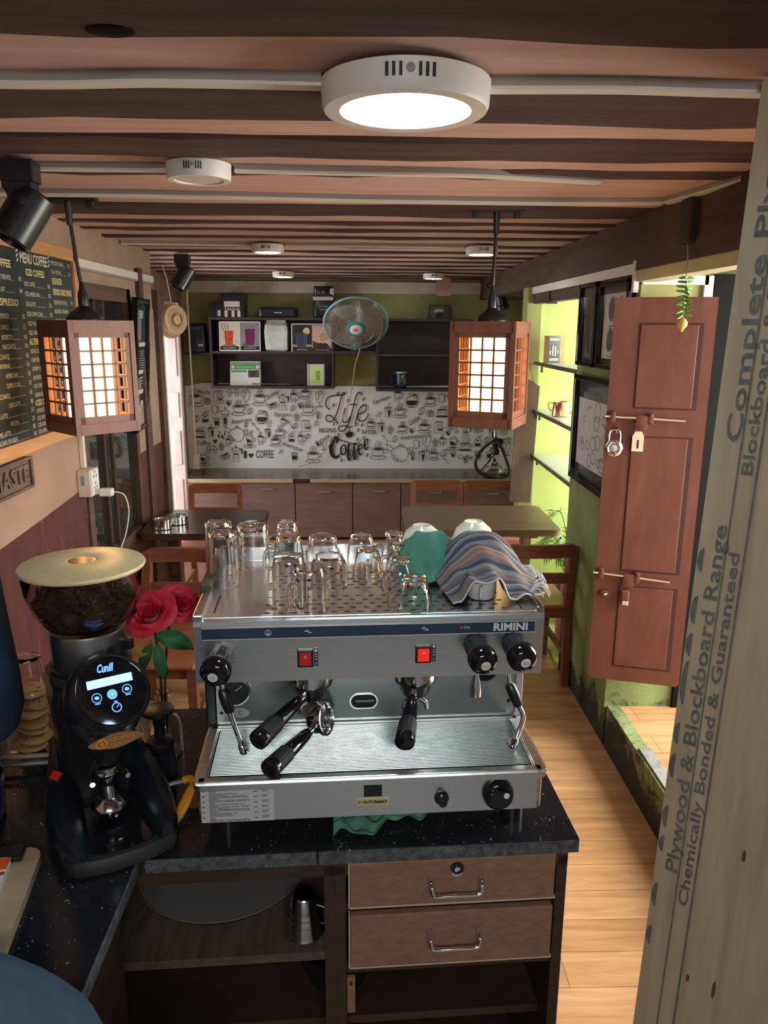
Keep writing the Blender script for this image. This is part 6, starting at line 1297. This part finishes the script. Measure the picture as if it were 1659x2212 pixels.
for lab, x, y, r, h, hd in (('small glass cup with a narrow foot, rearmost of the row before the green cloth', .422, .435, .030, .080, 190), ('second small glass cup with a narrow foot, counted from the back', .424, .345, .029, .076, 195),
                            ('third small glass cup with a narrow foot, counted from the back', .417, .235, .030, .077, 215), ('small glass cup with a narrow foot and a curled handle, front of the row', .436, .135, .037, .066, 205)):
    glass_thing(lab, x, y, neck(r, h), base=.012, handle=(hd, [(r*.97, h*.14), (r*1.5, h*.16), (r*1.62, h*.42), (r*1.25, h*.62), (r*.82, h*.60)], .0048))
bowlp = [(.050, 0), (.050, .004), (.048, .035), (.043, .065), (.034, .085), (.020, .096), (.018, .098), (.016, .097)]
def cup_thing(label, x, y, k, h):
    t = thing('ceramic_bowl', label, 'bowl', wm(x, y, ZT), 3.0, 'cream bowls on the machine'); b = MB()
    b.shell([(r*k, z*h/.098) for r, z in bowlp] + [(.0001, h)], 'bowl', 40); b.build('bowl_body', t); return t
cup_thing('cream bowl upside down under the green cloth', .482, .372, 1.14, .113); cup_thing('cream bowl upside down under the striped towel', .597, .340, 1.16, .129)
t = thing('white_cup', 'white cup peeking out from the front of the striped towel', 'cup', wm(.587, .190, ZT), 3.0)
b = MB(); b.shell([(.026, 0), (.029, .004), (.031, .04), (.029, .04), (.027, .006), (.0001, .004)], 'white', 32); b.build('cup_body', t); b = MB(); b.tube(crom([(-.006, -.027, .032), (-.008, -.043, .032), (-.009, -.044, .012), (-.006, -.028, .008)], 6), .004, 'white', 8); b.build('handle', t)
# cloths over the bowls
def drape(label, name, cx, cy, fn, m, nx=44, ny=40):
    t = tag(MB().grid(nx, ny, fn, m, None, True, .0022).build(name), label, 'cloth'); t.location = wm(cx, cy, ZT); t.rotation_euler = (0, 0, A3); return t
def gc(u, v):
    x = -.066 + .142*u + .012*(1 - v)*(u - .5); y = -.058 + .093*v - .016*math.sin(u*PI) + .012*u
    r = math.hypot((x - .002)/.060, (y - .030)/.066); z = .098*math.exp(-(max(0, r - .42))**2*1.15)
    z += .0035*math.sin(x*90 + y*40 + 2*v)*min(1, r) + .002*math.sin(x*160 - y*90)*min(1, r)
    if v < .22: z = z*(.30 + v*3.2) + .002*math.sin(u*26)
    return (x, y, max(.004 + .003*abs(math.sin(u*17)), z + .006))
drape('green microfibre cloth draped over a cream bowl on the machine', 'microfibre_cloth', .490, .325, gc, 'cloth_green')
def tc(u, v):
    a = (u - .5)*.228; q = (v - .5)*.175 - .014
    x = a + .030*(v - .5)*(-1 if u < .5 else .5)*abs(u - .5)*2; y = q - .022*math.sin(u*PI)*(1 - v) + .045*(u - .5)*(1 - .3*v)
    r = math.hypot((x + .014)/.070, (y - .040)/.070); z = .108*math.exp(-(max(0, r - .32))**2*.85)
    r2 = math.hypot((x + .030)/.033, (y + .092)/.075); z = max(z, .047*math.exp(-(max(0, r2 - .85))**2*3.2))
    z += .0035*math.sin(x*95 + y*50 + 1.4*math.sin(y*40))*min(1, r*.8) + .002*math.sin(y*190 + x*40)
    if u > .8: z *= 1 - (u - .8)*2.4
    if u < .12: z *= .55 + u*3.7
    return (x, y, max(.004 + .004*abs(math.sin(u*23 + v*5)), z + .005))
tw = drape('striped woven towel with a white fringe draped over the right bowl', 'striped_towel', .617, .262, tc, 'towel', 56, 48)
b = MB(); random.seed(9)
for k in range(13):
    y = -.085 + .0135*k; x = .112 - .02*(k/12 - .5)**2*4 + .016*((k/12) - .5); dx = random.uniform(.008, .022); dy = random.uniform(-.016, .006)
    b.tube(crom([(x - .012, y, .012), (x + dx*.4, y + dy*.4, .022 + random.uniform(-.004, .006)), (x + dx, y + dy, .010), (x + dx*1.1, y + dy*1.5, .004)], 5), .0014, 'paper', 5)
b.build('fringe', tw, 'white thread fringe')
b = MB(); P = [tc(k/40, 0) for k in range(41)]; b.tube([(p[0], p[1] - .001, p[2] + .0005) for p in P], .0022, 'grey_label', 6); b.build('hem', tw, 'pale stitched hem')
# ------------------------------------------------------------------ coffee grinder
gr = thing('coffee_grinder', 'black coffee grinder with a full bean hopper and a lit blue panel', 'grinder', (-.555, 1.475, .8505), 29)
b = MB(); b.shell([(.072, .405), (.076, .415), (.098, .45), (.112, .49), (.117, .535), (.1165, .538), (.1145, .535), (.1095, .49), (.0955, .452), (.073, .418), (.069, .41)][:10] + [(.0001, .41)], 'smoke', 56); b.build('hopper', gr)
b = MB(); b.lathe([(.016, .5515), (.028, .548), (.030, .5485), (.100, .543), (.119, .541), (.121, .537), (.119, .533), (.1, .536), (.03, .5425), (.026, .532), (.0262, .547), (.028, .548)][1:], 'frost', 56, None, True, 1, 1, 0, 360, False); b.build('hopper_lid', gr)
b = MB(); b.lathe([(.0265, .5475), (.025, .536), (.024, .525), (0, .525)], 'steel_cup', 30); b.build('lid_ring', gr)
b = MB(); random.seed(12)
b.lathe([(.066, .42), (.090, .452), (.097, .466), (.06, .472), (0, .478)], 'bean', 40)
for k in range(420):
    a = random.uniform(0, 2*PI); 
    if k < 240: rr = .098*math.sqrt(random.random()); z = .473 + random.uniform(-.002, .006) + .006*math.cos(rr*30); p = Vector((rr*math.cos(a), rr*math.sin(a), z))
    else: s = random.random(); rr = .069 + .030*s**.8; z = .423 + .05*s; p = Vector((rr*math.cos(a), rr*math.sin(a), z))
    X = Matrix.Translation(p) @ Matrix.Rotation(random.uniform(0, PI), 4, 'Z') @ Matrix.Rotation(random.uniform(-1, 1), 4, 'X') @ Matrix.Diagonal((1.25, .85, .6, 1))
    b.lathe([(.0001, -.0055), (.0042, -.0036), (.0055, 0), (.0042, .0036), (.0001, .0055)], 'bean', 7, X)
bs = b.build('coffee_beans', gr); bs['kind'] = 'stuff'
b = MB(); b.lathe([(.073, .335), (.0735, .34), (.0735, .405), (.072, .410), (.066, .410)], 'steel_dark', 48); b.lathe([(.0095, 0), (.009, .0015), (0, .001)], 'black', 20, axis((.030, -.0675, .375), (.4, -.92, 0))); b.build('collar', gr)
b = MB(); b.box(-.012, .012, -.014, .0, -.018, .018, 'black', .004, axis((.055, -.055, .378), (.7, -.7, 0), (0, 0, 1))); b.box(-.014, .05, -.02, .02, .0, .018, 'black', .006, axis((.062, .045, .395), (0, 0, 1), (.8, .6, 0))); b.build('hopper_latch', gr)
b = MB()
rib = [((.079 if k % 2 else .0768)*math.cos(2*PI*k/120), (.079 if k % 2 else .0768)*math.sin(2*PI*k/120)) for k in range(120)]
b.loft([[(p[0], p[1], .305) for p in rib], [(p[0], p[1], .325) for p in rib]], 'black_matte', None, False); b.lathe([(.076, .325), (.080, .328), (.080, .336), (.074, .338), (0, .338)], 'black', 48); b.build('grind_collar', gr)
b = MB()
sec = lambda w, y0, y1, z, k=.03: [(p[0], p[1] + (y0 + y1)/2, z) for p in rounded_rect(w, y1 - y0, k, 5)]
b.loft([sec(.155, -.03, .10, .03), sec(.15, -.025, .095, .16), sec(.155, -.05, .10, .20), sec(.165, -.075, .105, .24), sec(.168, -.08, .105, .29), sec(.160, -.075, .10, .306)], 'black'); b.build('body', gr)
HX = axis((0.012, -.135, .322), (.12, -.80, .60), (1, 0, -.05))
b = MB(); b.lathe([(0, -.135), (.066, -.13), (.076, -.11), (.079, -.03), (.077, -.008), (.070, .0), (0, .0)], 'black', 56, HX); b.build('head', gr)
b = MB(); b.lathe([(.068, .0005), (.0665, .0025), (.064, .001), (0, .0012)], 'black_gloss', 56, HX); 
b.build('display_panel', gr)
DX = HX @ Matrix.Translation((0, 0, .0018)) @ Matrix.Rotation(R(2), 4, 'Z')
b = MB(); b.fill([(-.043, .008), (.043, .012), (.043, .028), (-.043, .024)], 'lcd', DX); b.build('lcd', gr)
b = MB(); b.text('Cunill', .022, 'icon', DX @ Matrix.Translation((-.006, .044, 0)), shear=.4, bold=.0006, width=.032); b.build('logo', gr)
b = MB()
for x, y in ((-.029, -.010), (0, -.008), (.029, -.003)):
    b.stroke(E_(x, y, .0088), .0014, 'icon', DX, True)
    if x: b.fill(blob(x, y, .0045, .0035, 12, .1), 'icon', DX); b.fill([(x - .006, y - .0105), (x + .006, y - .0105), (x + .004, y - .0122), (x - .004, y - .0122)], 'icon', DX)
    else: b.fill(E_(x, y, .0075)[:-1], 'icon', DX); b.stroke(E_(x, y, .0045), .0008, 'black', DX @ Matrix.Translation((0, 0, .0003)), True)
b.stroke(E_(.004, -.034, .0085), .0018, 'icon', DX, True); b.stroke([(.004, -.034), (.0085, -.030)], .0016, 'icon', DX); b.fill([(.001, -.0235), (.007, -.0235), (.007, -.0215), (.001, -.0215)], 'icon', DX); b.build('button_icons', gr)
b = MB(); b.loft([[(p[0]*s, p[1]*s*.9 - y, z) for p in E_(0, 0, 1, 1, 0, 360, 32)[:-1]] for s, y, z in ((.074, .105, .275), (.072, .102, .255), (.060, .10, .225), (.044, .102, .195), (.026, .105, .172), (.020, .106, .160), (.014, .106, .156))], 'black'); b.build('chute', gr)
BXm = axis((.008, -.166, .236), (.05, -.95, -.28), (1, .04, -.05)) @ Matrix.Diagonal((.9, .95, 1, 1))
b = MB(); el = [(.058*math.cos(R(a)), .021*math.sin(R(a))*(1 if abs(math.cos(R(a))) < .999 else 1)) for a in range(0, 360, 10)]
el = [(x, y*(1 - .35*abs(x)/.058)) for x, y in el]; b.prism(el, -.012, .004, 'steel_cup', BXm); b.lathe([(.0125, .004), (.0125, .0048), (.0085, .0048), (.0085, .004)], 'badge_orange', 28, BXm @ Matrix.Translation((-.031, -.001, 0))); b.lathe([(.0045, .004), (.0045, .0048), (0, .0048)], 'badge_orange', 20, BXm @ Matrix.Translation((-.031, -.001, 0))); b.stroke([(-.027, -.005), (-.021, -.011)], .0035, 'badge_orange', BXm @ Matrix.Translation((0, 0, .0046)))
b.text('QUALITY', .0135, 'badge_orange', BXm @ Matrix.Translation((.012, .0065, .0046)), bold=.0004, width=.052); b.text('ESPRESSO', .0125, 'badge_orange', BXm @ Matrix.Translation((.010, -.0075, .0046)), bold=.0002, width=.046); b.build('maker_badge', gr)
b = MB()
def base(s, z, f=1.0): return [(p[0]*s, p[1]*s*f, z) for p in [(-.085, .12), (-.092, .05), (-.103, -.06), (-.110, -.15), (-.106, -.20), (-.09, -.222), (-.055, -.232), (-.03, -.236), (.03, -.236), (.055, -.232), (.09, -.222), (.106, -.20), (.110, -.15), (.103, -.06), (.092, .05), (.085, .12)]]
b.loft([base(.97, 0), base(1, .006), base(1, .022), base(.97, .032)], 'black_matte'); b.build('base', gr)
for s in (-1, 1):
    b = MB(); secs = []
    for i in range(15):
        t_ = i/14; y = .10 - .315*t_; xo = s*(.070 + .016*math.sin(t_*PI*.75)); w = .022 + .014*math.sin(t_*PI); h = .085*(1 - t_)**.8 + .03
        if i == 14: h = .032; w = .012
        secs.append([(xo + q[0]*w, y, .028 + max(.004, h*q[1])) for q in ((-1, 0), (-.95, .35), (-.6, .8), (0, 1), (.6, .85), (.98, .4), (1, 0))])
    b.loft(secs, 'navy_black'); b.build('fender', gr)
b = MB(); b.prism([(-.048, -.05), (.048, -.05), (.066, -.195), (.045, -.213), (0, -.219), (-.045, -.213), (-.066, -.195)], .03, .0345, 'black_gloss'); b.build('catch_tray', gr)
b = MB(); b.box(-.015, .015, -.012, .012, 0, .005, 'black', .002, axis((-.090, -.034, .114), (-.35, -.45, .82), (.6, -.78, 0))); b.build('switch_frame', gr)
b = MB(); b.box(-.009, .012, -.009, .009, .004, .009, 'red', .002, axis((-.090, -.034, .114), (-.35, -.45, .82), (.6, -.78, 0))); b.build('power_switch', gr)
b = MB(); X = Matrix.Translation((-.004, -.105, 0)); b.lathe([(0, .046), (.026, .046), (.028, .053), (.036, .066), (.034, .072), (.017, .085), (.014, .110), (.016, .126), (.022, .132), (.024, .142), (.021, .152), (0, .157)], 'steel_cup', 36, X); b.build('tamper', gr)
b = MB()
for s in (-1, 1): b.tube([(s*.012, -.03, .118), (s*.03, -.075, .122), (s*.034, -.115, .122)], .0055, 'chrome', 10)
b.build('holder_fork', gr)
# ------------------------------------------------------------------ roses in a glass bottle
t = thing('rose_vase', 'narrow glass bottle vase holding two red roses behind the grinder', 'vase', (-.472, 1.685, .8505))
b = MB(); k_ = [(.036, 0), (.040, .004), (.040, .065), (.034, .085), (.020, .100), (.017, .105), (.0185, .118), (.016, .128), (.0185, .140), (.0165, .150), (.019, .158)]
b.shell(k_ + [(r - .0025, z) for r, z in reversed(k_[1:])] + [(.0001, .006)], 'glass', 36); b.build('bottle', t)
b = MB(); random.seed(6)
def rose(label, loc, s, nrm):
    o = thing('rose', label, 'rose', loc, 0, 'roses in the bottle vase'); X = axis((0, 0, 0), nrm); rnd = random.Random(label)
    def petal(a, r, h, w, flare, m='rose'):
        q = MB()
        def f(u, v):
            th = a + (u - .5)*w*(1 - .15*v); rr = r*(.35 + .65*math.sin(v*PI*.5)) + flare*v**3 + .0018*math.sin(u*9)*v
            z = h*v - .25*h*(v**4)*abs(u - .5)*2 - .55*flare*v**5
            return (rr*math.cos(th), rr*math.sin(th), z - h*.35)
        q.grid(10, 8, f, m, X, True, .0006); return q
    n = 0
    for ring_, (cnt, r, h, w, fl) in enumerate(((3, .006, .036, 2.6, .0), (3, .012, .037, 2.3, .003), (4, .019, .036, 1.9, .007), (5, .027, .034, 1.7, .013), (5, .033, .029, 1.6, .020))):
        for k in range(cnt):
            petal(2*PI*k/cnt + ring_*.7 + rnd.uniform(-.12, .12), r*s, h*s, w, fl*s).build('petal', o)
    q = MB(); q.lathe([(0, -.028*s), (.012*s, -.024*s), (.022*s, -.012*s), (.02*s, -.006*s), (0, -.004*s)], 'leaf', 16, X); q.build('sepal', o); return o
r1 = rose('larger red rose at the front, just right of the grinder hopper', (-.462, 1.595, 1.238), 1.16, (-.12, -.55, .83)); r2 = rose('smaller red rose behind and to the right of the larger one', (-.418, 1.665, 1.236), 1.0, (.45, -.45, .78))
def stems(o, pts, leaves):
    L0 = Vector(o.location); V0 = Vector((-.472, 1.685, .8505)); b = MB(); b.T = Matrix.Translation(V0 - L0); b.tube(crom(pts, 6), .0031, 'stem', 7); b.build('stem', o)
    for p, d, L, w, m in leaves:
        q = MB(); q.T = Matrix.Translation(V0 - L0); p = Vector(p); d = Vector(d).normalized(); sd = d.cross(Vector((0, -.4, 1))).normalized(); nn = sd.cross(d)
        def f(u, v): c = p + d*L*v + sd*(u - .5)*w*math.sin(PI*min(1, v*.97 + .03))**.7 + nn*(-.25*L*v*v + .22*w*abs(u - .5)); return (c.x, c.y, c.z)
        q.grid(6, 10, f, m, None, True, .0006); q.build('leaf', o)
stems(r1, [(-.004, .0, .02), (-.002, .0, .16), (.004, -.03, .27), (.014, -.085, .36)], [((.012, -.065, .325), (.8, -.1, -.12), .085, .055, 'leaf'), ((.0, -.05, .30), (-.45, -.3, -.7), .07, .035, 'leaf'), ((-.002, -.045, .28), (-.9, -.3, .05), .075, .03, 'yellow_leaf')])
stems(r2, [(.006, .0, .02), (.006, .0, .16), (.02, -.01, .28), (.040, -.018, .39)], [((.008, -.05, .30), (.2, -.3, -.9), .08, .03, 'leaf'), ((0, -.03, .26), (.5, .2, -.8), .06, .02, 'leaf')])
# black tamper stand, hose, orange peeler, green cloth
t = thing('tamper_stand', 'black tamper with a wide flat top beside the grinder', 'tamper', (-.462, 1.60, .8505))
b = MB(); b.lathe([(0, .0), (.030, 0), (.031, .012), (.029, .02), (.012, .028), (.0105, .05), (.014, .075), (.030, .084), (.036, .088), (.036, .096), (.030, .098), (0, .0985)], 'black', 36, Matrix.Translation((0, 0, .062))); b.build('tamper_body', t); b = MB(); b.lathe([(0, 0), (.036, 0), (.036, .02), (.031, .058), (0, .062)], 'navy_black', 32); b.build('stand', t)
b = MB(); b.tube(crom([(-.47, 1.44, .895), (-.40, 1.475, .900), (-.345, 1.50, .893), (-.31, 1.505, .888)], 8), .0048, 'hose', 8); tag(b.build('braided_hose'), 'thin grey braided hose between the grinder and the espresso machine', 'hose')
t = thing('peeler', 'orange handled peeler lying between the grinder and the machine', 'peeler', (-.365, 1.425, .8505), -8)
b = MB(); b.tube(crom([(-.002, .055, .046), (-.004, .03, .04), (-.006, 0, .030), (-.012, -.035, .018), (-.018, -.058, .010)], 6), [.0075 + .004*math.sin(PI*k/24) for k in range(25)], 'orange', 10); b.tube(crom([(-.028, .058, .048), (-.014, .06, .052), (0, .054, .047)], 6), .008, 'orange', 8); b.build('handle', t)
b = MB(); b.box(-.012, .010, .03, .10, .0, .042, 'knot', .002); b.build('wooden_block', t)
def g2(u, v):
    x = -.058 + .235*u; y = 1.352 + .05*v + .05*u*u + .03*math.sin(u*7)*(v - .5) + .018*u; w = math.sin(u*11 + v*3)
    z = .8515 + .004 + .022*abs(math.sin(u*9 + v*3.4 + math.sin(u*5)))*(.45 + v*.6) + .010*abs(math.sin(v*8 + u*6))
    y += .012*math.sin(u*15)*(1 - v) + .008*math.sin(u*31)
    return (x, y, min(z, .893))
tag(MB().grid(60, 16, g2, 'cloth_green', None, True, .003).build('cleaning_cloth'), 'crumpled green cleaning cloth on the counter, tucked under the machine', 'cloth')
# ------------------------------------------------------------------ left side: jar of biscuits, water jar, card packet, cloth bundle
t = thing('biscuit_jar', 'clear jar of round biscuits behind the grinder on its left', 'jar', (-.785, 1.70, .8505))
k_ = [(.06, 0), (.068, .006), (.068, .165), (.06, .178)]
b = MB(); b.shell(k_ + [(r - .002, z) for r, z in reversed(k_)] + [(.0001, .004)], 'bag', 36); b.build('jar_body', t)
random.seed(31)
for k in range(7):
    bb = thing('biscuit', 'round pale biscuit stacked in the clear jar', 'biscuit', (-.785 + random.uniform(-.012, .012), 1.70 + random.uniform(-.012, .012), .8505 + .018 + .022*k), 0, 'biscuits in the jar', (R(random.uniform(-14, 14)), R(random.uniform(-14, 14)), 0)); q = MB(); q.lathe([(0, -.005), (.034, -.005), (.038, 0), (.034, .006), (0, .0075)], 'biscuit', 24)
    for j in range(3): q.lathe([(.003, .0072), (0, .0085)], 'bean', 8, Matrix.Translation((random.uniform(-.02, .02), random.uniform(-.02, .02), 0)))
    q.build('biscuit_body', bb)
t = thing('small_glass', 'small glass standing upside down on the biscuit jar', 'glass', (-.785, 1.70, 1.030)); b = MB(); k_ = [(.032, 0), (.030, .04), (.027, .062), (.024, .066)]; b.shell([(.0001, .056), (.024, .056), (.028, .04), (.030, 0)] + k_ + [(.0001, .067)], 'glass', 32); b.build('glass_body', t)
t = thing('wire_rack', 'low metal bar rack before the biscuit jar', 'rack', (-.745, 1.60, .8505)); b = MB()
for z in (.018, .036): b.tube([(-.10, 0, z), (.075, .02, z)], .006, 'hose', 8)
b.build('bar', t); b = MB()
for x in (-.09, .06): b.tube([(x, .012, 0), (x, .012, .036)], .004, 'hose', 6)
b.build('post', t)
t = thing('water_jar', 'shiny blue water jar at the left edge of the counter', 'water jar', (-.875, 1.40, .8505)); b = MB()
b.lathe([(0, 0), (.12, 0), (.135, .012), (.138, .08), (.130, .09), (.138, .10), (.14, .30), (.13, .32), (.138, .34), (.13, .42), (.08, .50), (.045, .52), (.045, .56), (0, .56)], 'blue_jar', 56); b.build('jar_body', t)
t = tag(bpy.data.objects.new('navy_cloth', None), 'dark navy cloth hanging over the blue water jar at the left edge', 'cloth'); COL.objects.link(t); t.location = (-.877, 1.40, .8505)
b = MB(); secs = []
for z, r in ((.80, .02), (.80, .10), (.77, .145), (.70, .165), (.58, .180), (.45, .192), (.33, .200), (.27, .200), (.235, .188)):
    secs.append([((r + .006*math.sin(a*5 + z*6)*(z < .7))*math.cos(a), (r + .006*math.sin(a*5 + z*6)*(z < .7))*math.sin(a)*.85, z + .02*math.sin(a*2 - .6)*(z < .3)) for a in [2*PI*k/60 for k in range(60)]])
b.loft(secs, 'navy', None, True, False); b.build('cloth_body', t)
t = thing('wooden_tray', 'pale wooden tray board under the red and white card packet', 'tray', (-.668, 1.137, .8505), 8.7); b = MB(); b.prism(rounded_rect(.155, .34, .03, 6), .0, .018, 'traywood'); b.build('tray_board', t); b = MB(); b.box(-.052, .048, .128, .168, .017, .03, 'black', .004); b.build('clip', t)
t = thing('card_packet', 'red and white card packet lying on the wooden tray', 'packet', (-.668, 1.137, .8685), 8.7); b = MB(); b.prism(rounded_rect(.10, .26, .012, 4), .0, .012, 'paper', Matrix.Translation((-.018, -.0, 0))); b.build('packet_body', t)
b = MB(); z = .0124
b.fill([(.004, .095), (.031, .095), (.031, .128), (.004, .128)], 'glossorange', Matrix.Translation((0, 0, z))); b.fill([(.0, -.128), (.005, -.128), (.005, .128), (.0, .128)], 'glossred', Matrix.Translation((0, 0, z)))
for k in range(8): y = .083 - .029*k; b.fill([(.005, y - .004), (.031, y - .004), (.031, y + .006), (.005, y + .006)], 'glossred', Matrix.Translation((0, 0, z)))
b.stroke(E_(-.028, .075, .0125), .003, 'glossred', Matrix.Translation((0, 0, z)), True); b.fill([(-.028 + .008*(1 if k % 2 == 0 else .4)*math.sin(R(36*k)), .075 + .008*(1 if k % 2 == 0 else .4)*math.cos(R(36*k))) for k in range(10)], 'glossred', Matrix.Translation((0, 0, z)))
b.fill([(-.062, -.03), (-.03, -.03), (-.03, .02), (-.062, .02)], 'blue_strip', Matrix.Translation((0, 0, z))); b.build('packet_print', t)
t = tag(bpy.data.objects.new('cloth_bundle', None), 'rounded slate blue cloth bundle on the counter in the lower left corner', 'cloth'); COL.objects.link(t); t.location = (-.64, .75, .8505)
b = MB(); secs = []
for i in range(15):
    p = PI/2*i/14; secs.append([((.34*math.cos(p)**.8 + .004*math.sin(a*6 + i))*math.cos(a), .27*math.cos(p)**.8*math.sin(a), .178*math.sin(p) + .001) for a in [2*PI*k/56 for k in range(56)]])
b.loft(secs, 'slate'); b.build('cloth_body', t)
